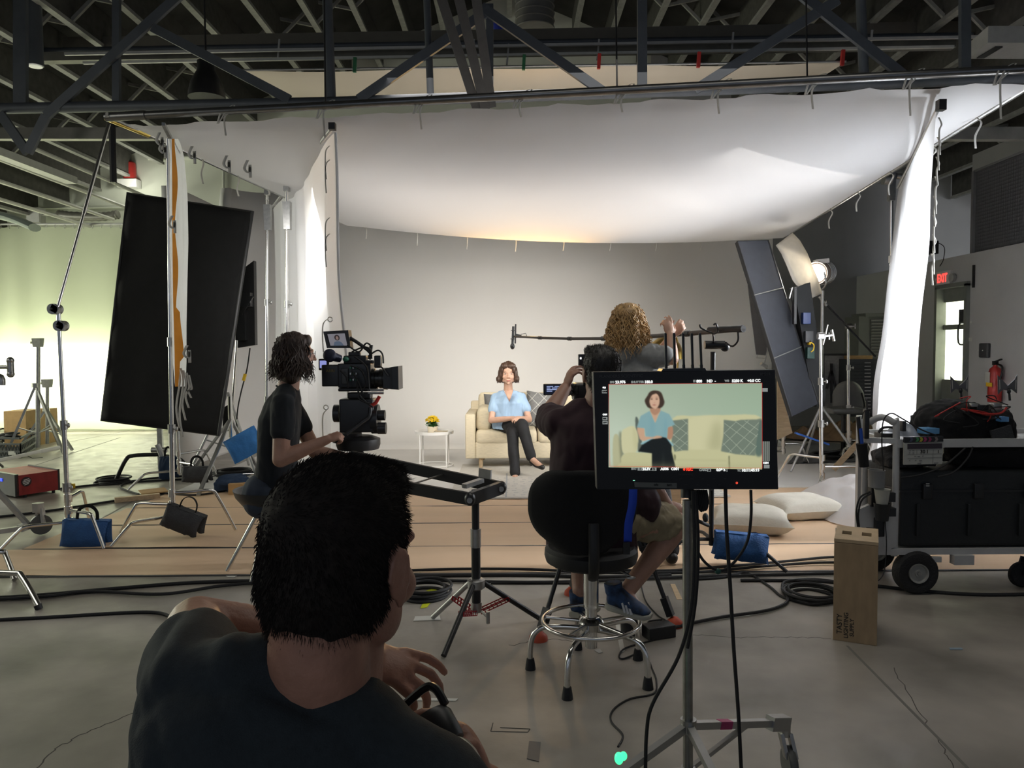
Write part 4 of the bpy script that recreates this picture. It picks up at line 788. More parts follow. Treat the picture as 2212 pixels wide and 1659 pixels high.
def sneaker(par, heel, toe, up=V((0, 0, 1)), side='r'):
    heel = V(heel); toe = V(toe); d = toe - heel; L1 = d.length; f = d.normalized(); rt = f.cross(up).normalized(); u = rt.cross(f); Tm = lambda x, y, z: heel + f * (y * L1) + rt * x + u * z
    q = MB(); loft(q, [(Tm(0, t, z), w, h, rt, u) for t, z, w, h in ((-.02, .014, .026, .014), (.08, .014, .036, .018), (.35, .012, .033, .016), (.7, .014, .045, .016), (.92, .016, .038, .015), (1.03, .022, .018, .010))], 20, 3.5); q.build('shoe_sole', mat('off white shoe sole', (.40, .39, .33), .7, var=.1), par)
    q = MB(); loft(q, [(Tm(0, t, z), w, h, rt, u) for t, z, w, h in ((-.01, .06, .020, .03), (.06, .062, .034, .045), (.22, .068, .036, .052), (.42, .055, .036, .040), (.65, .042, .042, .026), (.88, .034, .036, .016), (.99, .03, .018, .008))], 20, 2.3)
    q.cyl(Tm(0, .13, .08), Tm(0, .08, .125), .040, .042, 16); blob(q, 'shoe_upper', mat('navy and teal shoe knit', (.012, .035, .09), .7, var=.9, scale=25), par, .004, 3)
    q = MB()
    for k in range(3):
        c_ = Tm((.036 if side == 'r' else -.036), .42 + k * .075, .040); q.bar(c_ + u * .028 - f * .01 - rt * .006, c_ - u * .018 + f * .016 + rt * .008, .010, .006, up=rt)
    q.build('shoe_stripe', mat('white shoe stripe', (.6, .6, .62), .5), par)
    q = MB(); 
    for k in range(5): q.tube([Tm(-.022, .34 + k * .07, .083 - k * .009), Tm(0, .36 + k * .07, .094 - k * .010), Tm(.022, .34 + k * .07, .083 - k * .009)], .0035, 5)
    q.build('shoe_lace', mat('pale lace', (.35, .34, .4), .7), par)
sneaker(mm_, P(1312, 1312, YM - .02), P(1404, 1340, YM - .12), V((.1, -.15, 1)).normalized()); sneaker(mm_, P(1240, 1335, YM + .12), P(1285, 1318, YM + .34), side='l')
# ---- chrome shop stool
YT = 3.33; scx = P(1277, 1360, YT).x
ss = thing('shop_stool', 'chrome footring stool with round black seat and curved backrest, under the maroon-shirted man', 'stool', (scx, YT, 0)); zs_ = P(1277, 1202, YT).z
q = MB(); q.lathe([(0, -.03), (.17, -.03), (.20, -.015), (.207, .01), (.205, .035), (.19, .05), (0, .055)], (scx, YT, zs_), n=44); q.build('seat', mat('black vinyl', (.008, .008, .009), .6), ss)
q = MB(); q.cyl((scx, YT, .12), (scx, YT, zs_ - .03), .027); q.cyl((scx, YT, .30), (scx, YT, zs_ - .03), .034); q.build('column', K['chrome'], ss)
q = MB(); q.lathe([(.03, -.035), (.052, -.03), (.058, 0), (.045, .02), (.03, .026)], (scx, YT, .235), n=28); q.build('hub', K['chrome'], ss)
q = MB(); q.torus((scx, YT, .238), .215, .0095, n=60, k=12)
for k in range(5): a = R(20 + 72 * k); q.cyl((scx, YT, .236), (scx + .21 * math.cos(a), YT + .21 * math.sin(a), .236), .008)
q.build('footring', K['chrome'], ss)
for a in (243, 170, 325, 98, 32):
    a = R(a); dv = V((math.cos(a), math.sin(a), 0)); c_ = V((scx, YT, 0)); q = MB(); q.tube([c_ + dv * .02 + V((0, 0, .205)), c_ + dv * .14 + V((0, 0, .205)), c_ + dv * .22 + V((0, 0, .195)), c_ + dv * .262 + V((0, 0, .155)), c_ + dv * .275 + V((0, 0, .09)), c_ + dv * .275 + V((0, 0, .03))], .0125, 12, smooth=5); lg = q.build('leg', K['chrome'], ss)
    q = MB(); q.lathe([(.024, 0), (.022, .02), (.017, .05), (0, .052)], c_ + dv * .275, n=16); q.build('rubber_foot', K['rubber'], lg)
q = MB(); bkc = P(1262, 1108, YT - .20)
def bk(u, v):
    a = (u * 2 - 1); z = v * 2 - 1; w = .222 * (1 - abs(z) ** 4 * .28) * (1 - .25 * max(0, -z) ** 1.5); x = w * a * (1 if True else 1); return V((bkc.x + x, bkc.y + .09 * a * a - .0, bkc.z + .175 * z * (1 - .22 * a ** 4)))
q.grid(bk, 24, 16); o = q.build('backrest', K['blackmat'], ss, angle=180, solid=.035); o.modifiers['solid'].use_rim = True
q = MB(); q.tube([V((scx, YT, zs_ - .05)), V((scx - .01, YT - .17, zs_ - .05)), V((scx - .012, YT - .235, zs_ + .02)), V((scx - .012, YT - .225, zs_ + .2))], .022, 10, smooth=5, flat=.5); q.build('back_support', K['black'], ss)
q = MB(); q.tube([V((scx + .02, YT, zs_ - .045)), P(1330, 1228, YT - .05), P(1368, 1250, YT - .1)], .006, 8, smooth=4); q.ball(P(1362, 1248, YT - .1), (.022, .01, .008)); q.build('height_lever', K['steel'], ss)
ribbon([P(1368, 1048, YT - .24), P(1366, 1090, YT - .25), P(1358, 1130, YT - .25), P(1356, 1170, YT - .24)], .034, 'blue_lanyard', None, mat('royal blue webbing', (.01, .06, .55), .7))
o = bpy.data.objects['blue_lanyard']; tag(o, 'royal blue webbing strap hanging over the back of the chrome stool', 'strap')
q = MB(); q.box(P(1353, 1184, YT - .245), (.028, .014, .05)); tag(q.build('buckle', K['black']), 'black clip at the bottom end of the royal blue strap', 'clip')
bpy.data.objects['buckle'].parent = o; del bpy.data.objects['buckle']['category']; del bpy.data.objects['buckle']['label']
# ---- boom operator with curly blond hair
YB2 = 4.98
bo = thing('person', 'boom operator with curly blond hair and grey T-shirt standing and holding the boom pole up', 'person', (P(1375, 900, YB2).x, YB2, 0))
hc = P(1361, 700, YB2); Rm = face_rot((.55, .85, .02)); S_ = 1.02; nk = P(1366, 748, YB2)
sh = P(1352, 768, YB2 - .06); sh2 = P(1398, 765, YB2 - .10); el2 = P(1452, 775, YB2 - .12); hnd2 = P(1446, 712, YB2 - .02); el = P(1400, 800, YB2 + .16); hnd1 = P(1462, 712, YB2 + .03)
q = MB(); T = head(q, hc, Rm, S_, nk, .055)
hipc = V((P(1372, 1000, YB2).x, YB2, .93))
loft(q, [(lerp(nk, hipc, t), a_, b_, (1, -.6, 0), (.6, 1, 0)) for t, a_, b_ in ((.06, .07, .06), (.2, .16, .10), (.6, .14, .10), (1, .15, .11))])
armchain(q, [sh2, lerp(sh2, el2, .5), el2, lerp(el2, hnd2, .4), lerp(el2, hnd2, .80)], [.045, .05, .042, .040, .026]); hand(q, lerp(el2, hnd2, .82), V((-.15, .15, 1)), (.2, -1, .1), (.35, .5, .7, .8), 1, .95, thumb=.6)
armchain(q, [sh, el, lerp(el, hnd1, .5), lerp(el, hnd1, .86)], [.045, .045, .038, .026]); hand(q, lerp(el, hnd1, .88), V((.5, -.1, .6)), (.3, -.8, .5), (.7, .8, .9, 1.0), -1, .95, thumb=.5)
fa = [V((hipc.x - .10, YB2 + .02, .07)), V((P(1452, 1200, YB2).x, YB2 + .05, .07))]
for k, f_ in enumerate(fa): h_ = hipc + V(((-.08, .09)[k], 0, -.02)); limb(q, [h_, lerp(h_, f_, .5) + V((0, .03, 0)), f_], [.09, .055, .04])
blob(q, 'body', skin, bo, .0062, 3)
q = MB(); gt = mat('heather grey cotton', (.27, .275, .27), .9, var=.08, scale=60)
tee(q, lerp(sh, nk, .2), lerp(sh2, nk, .15), nk + V((-.01, 0, -.02)), P(1366, 800, YB2), P(1368, 870, YB2), hipc + V((0, 0, -.06)), (1, -.45, 0), (.45, 1, 0), (.165, .185, .17, .175), (.10, .125, .125, .13), [(sh2, lerp(sh2, el2, .62)), (sh, lerp(sh, el, .5))], .070)
blob(q, 'tshirt', gt, bo, .009, 5, wr(12, .016, 1, 1, .6, 4))
q = MB()
for k, f_ in enumerate(fa): h_ = hipc + V(((-.08, .09)[k], 0, -.02)); limb(q, [h_, lerp(h_, f_, .5) + V((0, .03, 0)), f_ + V((0, 0, .03))], [.115, .08, .062])
blob(q, 'trousers', K['grey'], bo, .012, 4)
for f_ in fa:
    q = MB(); limb(q, [V((f_.x, f_.y - .04, .052)), V((f_.x + .02, f_.y + .08, .048)), V((f_.x + .03, f_.y + .16, .042))], [.042, .04, .036]); blob(q, 'shoe', mat('black shoe', (.015, .014, .014), .5), bo, .008, 3)
q = MB(); bh = mat('curly blond hair', (.42, .26, .11), .5, var=.35, scale=45); e = lambda p, r: q.ball(T(*p), V(r) * S_, Rm, 18, 12)
e((0, -.03, .046), (.092, .104, .092)); e((0, -.05, -.04), (.105, .085, .10)); e((0, -.06, -.11), (.105, .075, .06))
blob(q, 'hair', bh, bo, .008, 3)
q = MB()
for i in range(420):
    a = random.uniform(-3.0, 3.0); zz = random.uniform(-.05, .134); cz = math.sqrt(max(.05, 1 - (max(0, zz - .02) / .125) ** 2)); st = T(math.sin(a) * .088 * cz, -.03 - math.cos(a) * .10 * cz, zz); L1 = random.uniform(.10, .20) + max(0, zz) * .6; ph = random.uniform(0, 6.28); out = (st - T(0, -.03, zz)).normalized(); wv = random.uniform(.006, .013); fq = random.uniform(12, 22)
    pts = [st + V((0, 0, -L1 * t)) + out * (.008 + .05 * t ** .8 + wv * math.sin(t * fq + ph)) + V((wv * math.cos(t * fq + ph), wv * math.sin(t * fq + ph), 0)) for t in np.linspace(0, 1, 20)]
    q.tube(pts, .003, 3, radii=[.003, .0042, .0035, .0008])
q.build('hair_lock', bh, bo)['kind'] = 'stuff'
# ---- seated crew member behind the monitor, only hair in view
YH = 6.2; sp = thing('person', 'crew member seated behind the monitor, only brown hair showing above its top edge', 'person', P(1396, 1000, YH))
hc = P(1396, 822, YH); Rm = face_rot((-.3, 1, 0)); nk = P(1396, 862, YH); q = MB(); T = head(q, hc, Rm, 1, nk, .055); hipc = V((nk.x, YH, .5))
loft(q, [(lerp(nk, hipc, t), a_, b_, (1, 0, 0), (0, 1, 0)) for t, a_, b_ in ((.05, .07, .07), (.2, .17, .10), (.6, .15, .10), (1, .16, .12))])
for k in (-1, 1): limb(q, [hipc + V((k * .09, 0, 0)), hipc + V((k * .10, .40, 0)), hipc + V((k * .10, .42, -.44))], [.09, .06, .045]); limb(q, [nk + V((k * .17, 0, -.08)), nk + V((k * .20, .05, -.32)), nk + V((k * .10, .25, -.36))], [.05, .045, .03]); hand(q, nk + V((k * .10, .25, -.36)), (0, 1, 0), (0, 0, 1), side=-k)
blob(q, 'body', skin, sp, .009, 3); q = MB(); tee(q, nk + V((-.17, 0, -.08)), nk + V((.17, 0, -.08)), nk, lerp(nk, hipc, .25), lerp(nk, hipc, .6), hipc, (1, 0, 0), (0, 1, 0), (.16, .18, .17, .17), (.10, .125, .125, .14), [(nk + V((k * .16, 0, -.08)), nk + V((k * .19, .04, -.24))) for k in (-1, 1)], .07); blob(q, 'shirt', K['grey'], sp, .012, 4)
q = MB(); 
for k in (-1, 1): limb(q, [hipc + V((k * .09, 0, 0)), hipc + V((k * .10, .40, 0)), hipc + V((k * .10, .42, -.40))], [.11, .08, .06])
blob(q, 'trousers', denim, sp, .012, 4); q = MB(); e = lambda p, r: q.ball(T(*p), V(r), Rm, 18, 12); e((0, -.028, .044), (.083, .097, .084)); e((0, -.05, -.02), (.078, .055, .07)); oh = blob(q, 'hair', mat('auburn brown hair', (.085, .045, .025), .6, var=.3), sp, .008, 3)
bx_ = MB(); bx_.box((hipc.x, YH - .02, .19), (.5, .36, .36), bev=.01); tag(bx_.build('wooden_crate', K['wood']), 'wooden crate seat under the crew member hidden behind the monitor', 'crate')
# ---- nearest man, seen over his shoulder
YF = .90
fm = thing('person', 'man in dark grey T-shirt seen from behind, closest to the viewer, arm bent before him', 'person', P(650, 1600, YF))
hc = P(750, 1208, YF); Rm = face_rot((.44, .90, -.08), (.03, 0, 1)); S_ = 1.0; nk = P(690, 1470, YF - .04)
q = MB(); T = head(q, hc, Rm, S_, None, ears=True)
limb(q, [T(0, -.045, -.055), lerp(T(0, -.045, -.075), nk, .5), nk + V((0, .01, -.03))], [.056, .058, .058], 20)
limb(q, [T(0, .0, -.07), nk + V((.01, .04, -.02))], [.050, .056], 16)
sh = P(415, 1500, YF - .02); el = P(425, 1352, YF + .22); wrp = P(790, 1425, YF + .24); sh2 = P(900, 1680, YF - .05)
armchain(q, [sh, lerp(sh, el, .6), el, lerp(el, wrp, .25), lerp(el, wrp, .6), wrp], [.046, .048, .044, .046, .040, .030])
hand(q, wrp - V((.02, 0, 0)), V((1, .05, -.18)), (-.2, -.35, .9), (.30, .42, .5, .55), -1, 1.0, spread=.22, thumb=.5)
loft(q, [(nk + V((0, .03, -.03)), .055, .045, (1, 0, 0), (0, 1, 0)), (P(650, 1700, YF + .02), .11, .06, (1, 0, 0), (0, 1, 0)), (P(640, 1900, YF), .18, .12, (1, 0, 0), (0, 1, 0))])
el2 = P(1110, 1900, YF + .05); wr2 = P(1050, 1700, YF + .12); armchain(q, [sh2, el2, wr2], [.058, .045, .03]); hand(q, wr2, V((-.35, .05, .9)), (.9, .4, .2), (.5, .7, .9, 1.0), 1, 1.0, thumb=.6)
blob(q, 'body', mat('tanned neck skin', (.40, .20, .135), .48, var=.12, scale=22, bump=.12, bscale=140), fm, .0042, 4)
q = MB(); tsh = mat('dark grey T-shirt cotton', (.022, .029, .033), .92, var=.12, scale=120, bump=.2, bscale=500)
tee(q, P(430, 1478, YF - .02), P(850, 1660, YF - .05), nk + V((-.008, 0, -.012)), P(640, 1660, YF - .03), P(650, 1850, YF - .03), P(650, 2200, YF), (1, 0, -.40), (0, 1, 0), (.165, .195, .20, .20), (.10, .125, .14, .15), [(sh, lerp(sh, el, .46)), (P(850, 1690, YF - .05), P(1000, 1800, YF - .02))], .062)
limb(q, [P(590, 1490, YF - .03), P(415, 1520, YF - .02)], [.045, .064]); limb(q, [P(800, 1600, YF - .06), P(930, 1730, YF - .05)], [.045, .075])
os_ = blob(q, 'tshirt', tsh, fm, .006, 8, lambda p: .006 * noise.noise(V((p.x * 9, p.y * 9, p.z * 5))) + .008 * abs(noise.noise(V(((p.x + p.z * .6) * 22, p.y * 8, (p.z - p.x * .5) * 7 + 3)))))
q = MB(); q.torus(nk + V((-.008, -.004, -.030)), .074, .006, (.40, -.12, 1), 40, 8); q.build('collar', tsh, fm)
q = MB(); fh = mat('short dark brown hair', (.016, .011, .008), .95, var=.4, scale=90); e = lambda p, r: q.ball(T(*p), V(r) * S_, Rm, 22, 14)
e((0, -.026, .042), (.078, .093, .083)); e((0, -.050, -.01), (.074, .064, .085)); e((-.004, -.054, -.055), (.056, .044, .052)); e((0, .03, .086), (.052, .055, .032)); e((-.052, -.02, -.02), (.024, .05, .07)); e((.052, -.035, -.01), (.024, .04, .06))
oh = blob(q, 'hair', fh, fm, .0045, 4, lambda p: .003 * noise.noise(V((p.x * 60, p.y * 60, p.z * 40))))
fur(oh, 26000, .0085, .0003, lambda p: lerp(V((.1, -.15, -.85)), V((.6, .3, .1)), min(1, max(0, (p.z - hc.z - .01) / .09))), .26, .20, 5)
# steel bottle in his other hand
bt = thing('steel_bottle', 'steel drink bottle with black loop handle lid held by the nearest man', 'bottle', P(985, 1640, YF + .06)); b0 = P(1002, 1700, YF + .05); b1 = P(945, 1590, YF + .09); ax = (b1 - b0).normalized()
q = MB(); q.lathe([(.036, -.10), (.036, .03), (.033, .045), (.026, .055), (.026, .06)], b0, ax, 28); q.build('flask', mat('brushed steel', (.62, .60, .56), .28, 1.0, .05), bt)
q = MB(); q.lathe([(.031, .055), (.032, .06), (.032, .092), (.028, .100), (0, .102)], b0, ax, 28); u_ = ax.cross(V((0, 1, 0))).normalized() * -1
lid = q.build('lid', K['plastic'], bt); q = MB(); s0 = b0 + ax * .098; q.tube([s0 + u_ * .03, s0 + u_ * .028 + ax * .026, s0 + u_ * .012 + ax * .036, s0 - u_ * .05 + ax * .032, s0 - u_ * .056 + ax * .026], .006, 8, smooth=5); q.tube([s0 - u_ * .056 + ax * .026, s0 - u_ * .03 + ax * .010, s0 - u_ * .02], .006, 8, smooth=4); q.build('handle', K['plastic'], lid)
# ================================================================ stands, bags, monitor, cameras
def bxp(q, x0, y0, x1, y1, Y, d, m=0, bev=0.0, rot=None):   # upright box whose front face fills a measured rectangle at distance Y
    a = P(x0, y1, Y); c = P(x1, y0, Y); return q.box(((a.x + c.x) / 2, Y + d / 2, (a.z + c.z) / 2), (abs(c.x - a.x), d, abs(c.z - a.z)), rot, m, bev)
def cstand(name, label, base, top, legs, leg_r=.40, zl=.16, hub_h=.42, m=K['chrome'] , r=.0165, collars=(.42, .6), cat='stand', top_head=False, foot_r=None):
    """base: floor point; top: V of the top of the column; legs: angles (deg) of the bent legs"""
    base = V(base); top = V(top); t = thing(name, label, cat, base); ax = (top - base).normalized(); L1 = (top - base).length
    pt = lambda h: base + ax * h
    prev = .12; rr = r
    for k, f in enumerate(list(collars) + [1.0]):
        q = MB(); q.cyl(pt(prev), pt(L1 * f), rr, n=14); q.build('riser', m, t); prev = L1 * f - .02
        if f < 1: q = MB(); q.cyl(pt(L1 * f - .05), pt(L1 * f + .02), rr * 1.45, n=14); sd = V((1, -.5, 0)).normalized(); q.cyl(pt(L1 * f - .015), pt(L1 * f - .015) + sd * .05, .006, n=8); q.ball(pt(L1 * f - .015) + sd * .055, (.012, .012, .02)); q.build('collar', K['steel'], t)
        rr *= .84
    for i, a in enumerate(legs):
        a = R(a); dv = V((math.cos(a), math.sin(a), 0)); h = zl + .09 * i; q = MB()
        q.cyl(base + V((0, 0, h - .03)), base + V((0, 0, h + .03)), r * 1.4); q.tube([base + V((0, 0, h)), base + dv * leg_r * .30 + V((0, 0, h)), base + dv * leg_r * .62 + V((0, 0, h)), base + dv * leg_r * .74 + V((0, 0, h * .80)), base + dv * (leg_r) + V((0, 0, .010))], .0125, 10, smooth=5); lg = q.build('leg', m, t)
    if top_head: q = MB(); q.cyl(top + V((-.035, -.02, 0)), top + V((.035, -.02, 0)), .034, n=18); q.cyl(top + V((.03, -.02, 0)), top + V((.08, -.02, 0)), .01); q.bar(top + V((.08, -.02, -.035)), top + V((.08, -.02, .035)), .012); q.box(top, (.03, .05, .07)); q.build('grip_head', K['steel'], t)
    return t
def sandbag(label, c, w, h, m_, rz=0.0, tilt=0.0, d=.15, loop=True, grp=None):
    t = thing('sandbag', label, 'sandbag', c, grp); M3 = (Matrix.Rotation(rz, 4, 'Z') @ Matrix.Rotation(tilt, 4, 'Y')).to_3x3(); c = V(c)
    for sgn in (1, -1):
        q = MB()
        def f(u, v, s2):
            x = (u * 2 - 1); z = v; k = max(0, 1 - x ** 6) ** .5 * max(0, math.sin(math.pi * min(1, max(0, (z * .93 + .06))))) ** .55
            yy = sgn * (d * .28 + .02) + s2 * d * .30 * k * (1 + .25 * noise.noise(V((x * 3, z * 3, sgn + c.x)))) - sgn * d * .22 * (z ** 3); return c + M3 @ V((x * w / 2 * (1 - .06 * math.sin(z * 3.1)), yy, -h + h * z * 1.0 + .012 * noise.noise(V((x * 4, z * 2, 1 + c.x)))))
        q.grid(lambda u, v: f(u, v, 1), 18, 12); q.grid(lambda u, v: f(u, v, -1), 18, 12); q.build('pouch', m_, t, angle=120)
    q = MB(); q.box(c - M3 @ V((0, 0, .004)), (w * .96, d * .5, .012), M3.to_4x4()); q.build('saddle', m_, t)
    if loop: q = MB(); pts = [c + M3 @ V((x * w, 0, z)) for x, z in ((-.22, -.01), (-.20, .06), (-.08, .10), (.08, .10), (.20, .06), (.22, -.01))]; q.tube(pts, .012, 8, smooth=4, flat=.3); q.build('handle', K['blackmat'], t)
    return t
# ---- stands at the left
b0 = G(150, 1172); tp = P(126, 672, b0.y)
s1 = cstand('grip_stand', 'chrome grip stand at far left whose long arm reaches the overhead silk corner', b0, tp, (215, 330, 100), .44, r=.021, collars=(.25, .52))
q = MB(); a_ = P(124, 665, b0.y - .03); c_ = P(235, 268, 6.05); q.cyl(a_, c_, .011, n=12); q.cyl(lerp(a_, c_, .5), c_, .014, n=12); q.build('arm', K['chrome'], s1)
for p_, dx in ((P(124, 668, b0.y), -.01), (P(131, 704, b0.y), .01)):
    q = MB(); q.cyl(p_ + V((dx, -.05, 0)), p_ + V((dx, .03, 0)), .040, n=20); q.cyl(p_ + V((dx, -.09, 0)), p_ + V((dx, -.05, 0)), .009); q.box(p_ + V((dx + .015, -.03, 0)), (.06, .04, .05), Matrix.Rotation(.5, 4, 'Y')); q.build('grip_head', K['steel'], s1)
b0 = G(374, 1158); s2 = cstand('grip_stand', 'chrome grip stand carrying the narrow orange-lined silk, black sandbag on its leg', b0, P(362, 300, b0.y), (228, 170, 20), .46, r=.019, collars=(.28, .50))
bb = G(148, 1172); sandbag('blue sandbag slung over the leg of the far left grip stand', V((P(187, 1122, bb.y - .08).x, bb.y - .07, P(187, 1118, bb.y).z)), .33, .19, K['blue'], .1, .06)
bb = G(374, 1158); sandbag('charcoal sandbag slung over the leg of the grip stand with the narrow silk', V((P(400, 1085, bb.y - .1).x, bb.y - .06, P(400, 1098, bb.y).z)), .31, .16, K['grey'], -.1, .33)
b0 = G(388, 1048); cstand('grip_stand', 'chrome grip stand standing behind the black flat with a charcoal sandbag', b0, P(384, 940, b0.y) + V((0, 0, 1.2)), (215, 320, 60), .5, r=.017)
sandbag('charcoal sandbag lying across a stand leg behind the black flat', V((P(430, 1012, 7.8).x, 7.75, P(430, 1006, 7.8).z)), .28, .15, K['grey'], 0, 0)
# pipe stand under the flat, curved black legs
t = thing('pipe_stand', 'low stand with curved black pipe legs beneath the black flat', 'stand', G(345, 1010) ); q = MB(); p0 = G(348, 1012); q.bar(p0, V((p0.x, p0.y, 1.9)), .06, .04); q.build('post', K['alu'], t)
q = MB(); q.tube([P(252, 1034, 8.3), P(272, 993, 8.3), P(290, 984, 8.4), P(345, 982, 8.6)], .022, 10, smooth=5); q.build('leg', K['black'], t); q = MB(); q.tube([P(350, 985, 8.5), P(385, 990, 8.4), P(402, 1008, 8.3), P(408, 1030, 8.2)], .022, 10, smooth=5); q.build('leg', K['black'], t)
q = MB(); q.cyl(P(328, 972, 8.5), P(360, 972, 8.5), .03); q.cyl(P(340, 960, 8.4), P(352, 990, 8.4), .03); q.build('clamp', K['alu'], t)
sandbag('navy sandbag hanging on the low pipe stand under the black flat', V((P(368, 985, 8.4).x, 8.35, P(368, 985, 8.4).z)), .17, .24, mat('navy canvas', (.012, .03, .07), .85), 0, 0)
# ---- big black flat
fl = thing('black_flat', 'large black fabric flat leaning in front of the glowing curtain', 'flat', P(380, 940, 8.0))
def fq(u, v):
    top = lerp(P(277, 417, 8.1), P(545, 458, 7.8), u); bot = lerp(P(221, 908, 7.7), P(472, 940, 7.5), u); return lerp(top, bot, v) + V((0, .02 * noise.noise(V((u * 4, v * 5, 0))), 0))
q = MB(); q.grid(fq, 16, 24); o = q.build('flat_fabric', K['blackmat'], fl, angle=180, solid=.03)
q = MB(); q.tube([fq(0, 0), fq(1, 0), fq(1, 1), fq(0, 1)], .02, 8, closed=True); q.build('flat_frame', K['black'], fl)
# ---- LED panel on stand behind it
pn = thing('led_light', 'black LED light seen edge-on upon a tall stand beside the big black flat', 'light', G(512, 1010)); YP = 8.9
q = MB(); q.prism([P(512, 590, YP), P(548, 563, YP), P(551, 745, YP), P(508, 752, YP)], (0, .09, 0)); q.build('panel_housing', K['black'], pn, smooth=False)
q = MB(); bxp(q, 518, 632, 540, 662, YP - .1, .1); bxp(q, 512, 670, 528, 735, YP - .08, .1); q.bar(P(520, 680, YP - .1), P(545, 640, YP - .1), .03); q.build('yoke', K['plastic'], pn)
q = MB(); g0 = G(512, 1015); q.cyl(V((g0.x, YP, .25)), P(512, 735, YP), .016); q.build('column', K['chrome'], pn)
for dx, dy in ((-.36, -.35), (.40, -.28), (.05, .5)): q = MB(); q.cyl(V((g0.x, YP, .95)), V((g0.x + dx, YP + dy, .012)), .014); q.cyl(V((g0.x, YP, .30)), V((g0.x + dx * .55, YP + dy * .55, .42)), .009); q.build('leg', K['alu'], pn)
ribbonb = MB(); ribbonb.tube([P(540, 752, YP - .1), P(533, 800, YP - .1), P(520, 850, YP - .12), P(512, 900, YP - .1), P(512, 980, YP - .1)], .008, 6, smooth=5); ribbonb.build('power_lead', K['rubber'], pn)
q = MB(); q.bar(P(530, 808, YP - .14), P(526, 822, YP - .14), .03); q.build('yellow_plug', mat('yellow plastic', (.75, .48, .02), .5), pn)
q = MB(); q.prism([P(480, 935, 8.4), P(483, 880, 8.4), P(497, 872, 8.4), P(497, 930, 8.4)], (0, .02, 0)); tag(q.build('small_flag', K['blackmat'], smooth=False), 'small black flag behind the lower right corner of the big black flat', 'flag')
sandbag('bright blue sandbag hanging from the tripod legs behind the camera operator', V((P(519, 940, 8.2).x, 8.15, P(519, 936, 8.2).z)), .36, .27, mat('bright blue canvas', (.03, .16, .42), .8, var=.15, bump=.4), .1, -.5, loop=False)
t = thing('light_tripod', 'aluminium tripod of thin legs standing behind the camera operator on the left', 'tripod', G(495, 1020)); q = MB(); c_ = P(498, 905, 8.3)
for px, py in ((428, 1075), (405, 1035), (560, 1020)): q = MB(); q.bar(c_, G(px, py) + V((0, 0, .02)), .035, .02); q.build('leg', K['alu'], t)
q = MB(); q.cyl(c_ - V((0, 0, .2)), c_ + V((0, 0, .25)), .025); q.build('column', K['chrome'], t)
# ---- two tall stands with clamps holding the overhead frame
for px, pyt, pyb, Y, lb in ((577, 398, 1010, 7.9, 'tall chrome stand holding the overhead silk, the one nearer the black flat'), (619, 388, 1000, 7.3, 'tall chrome stand with red-knobbed clamp just before the left vertical silk')):
    b_ = P(px, pyb, Y); b_.z = 0; st_ = cstand('grip_stand', lb, b_, P(px, pyt, Y), (200, 330, 80), .42, r=.022, collars=(.30, .62)); tp = P(px, pyt, Y)
    q = MB(); q.box(tp - V((0, 0, .04)), (.05, .06, .14)); q.box(tp - V((0, 0, .34)), (.06, .06, .26), taper=1.2); q.cyl(tp + V((.03, -.03, .0)), tp + V((.12, -.03, 0)), .055, n=20); q.cyl(tp + V((.12, -.03, 0)), tp + V((.14, -.03, 0)), .035); q.cyl(tp + V((-.07, -.03, .02)), tp + V((-.02, -.03, .0)), .012); q.build('clamp_head', K['steel'], st_)
    q = MB(); q.cyl(tp + V((.14, -.03, 0)), tp + V((.175, -.03, 0)), .022); q.build('red_knob', K['red'], st_)
b_ = P(1928, 900, 7.7); b_.z = 0; st_ = cstand('grip_stand', 'tall chrome stand with clamp head behind the bright right silk', b_, P(1926, 388, 7.7), (200, 330, 80), .4, r=.022, collars=(.45, .75)); tp = P(1926, 388, 7.7)
q = MB(); q.box(tp - V((0, 0, .06)), (.06, .06, .3)); q.cyl(tp + V((-.10, -.03, 0)), tp + V((-.02, -.03, 0)), .055, n=20); q.cyl(tp + V((.03, -.03, .03)), tp + V((.12, -.03, .02)), .03); q.cyl(tp + V((-.14, -.03, -.04)), tp + V((-.14, -.03, .04)), .012); q.build('clamp_head', K['steel'], st_); q = MB(); q.cyl(tp + V((.12, -.03, .0)), tp + V((.15, -.03, 0)), .022); q.build('red_knob', K['red'], st_)
# ---- main camera on fluid head
YC2 = 5.1
cm = thing('cinema_camera', 'black cinema camera with monitor, cables and matte box facing the seated woman', 'camera', P(770, 850, YC2)); B_ = lambda x0, y0, x1, y1, nm, m_, d=.16, Y=YC2, par=cm, bev=.008: (lambda q: (bxp(q, x0, y0, x1, y1, Y, d, bev=bev), q.build(nm, m_, par))[1])(MB())
B_(730, 785, 800, 838, 'camera_body', K['plastic'], .15); bat = B_(695, 788, 731, 835, 'battery', K['plastic'], .10); text('battery_mark', 'ARRI', P(704, 804, YC2 - .004), .028, mat('dull gold mark', (.25, .20, .05), .6), bat, Matrix.Rotation(R(90), 3, 'X'))
B_(742, 768, 790, 786, 'top_plate', K['black'], .10); B_(752, 760, 778, 770, 'handle', K['black'], .04); B_(730, 838, 812, 846, 'base_plate', K['black'], .10)
B_(738, 795, 752, 830, 'side_panel', mat('graphite panel', (.05, .052, .05), .4), .01, YC2 - .012); 
for k in range(9): B_(755 + (k % 3) * 6, 792 + (k // 3) * 13, 759 + (k % 3) * 6, 797 + (k // 3) * 13, 'connector', K['steel'] if k % 2 else mat('green connector', (.02, .13, .08), .4), .03, YC2 - .03, bev=.002)
q = MB(); a_ = P(798, 818, YC2 + .08); c_ = P(838, 818, YC2 + .08)
for k, (f, r_) in enumerate([(0, .062), (.15, .062), (.18, .07), (.32, .07), (.34, .06), (.55, .060), (.58, .066), (.75, .066), (.78, .074), (1.0, .076)]): pass
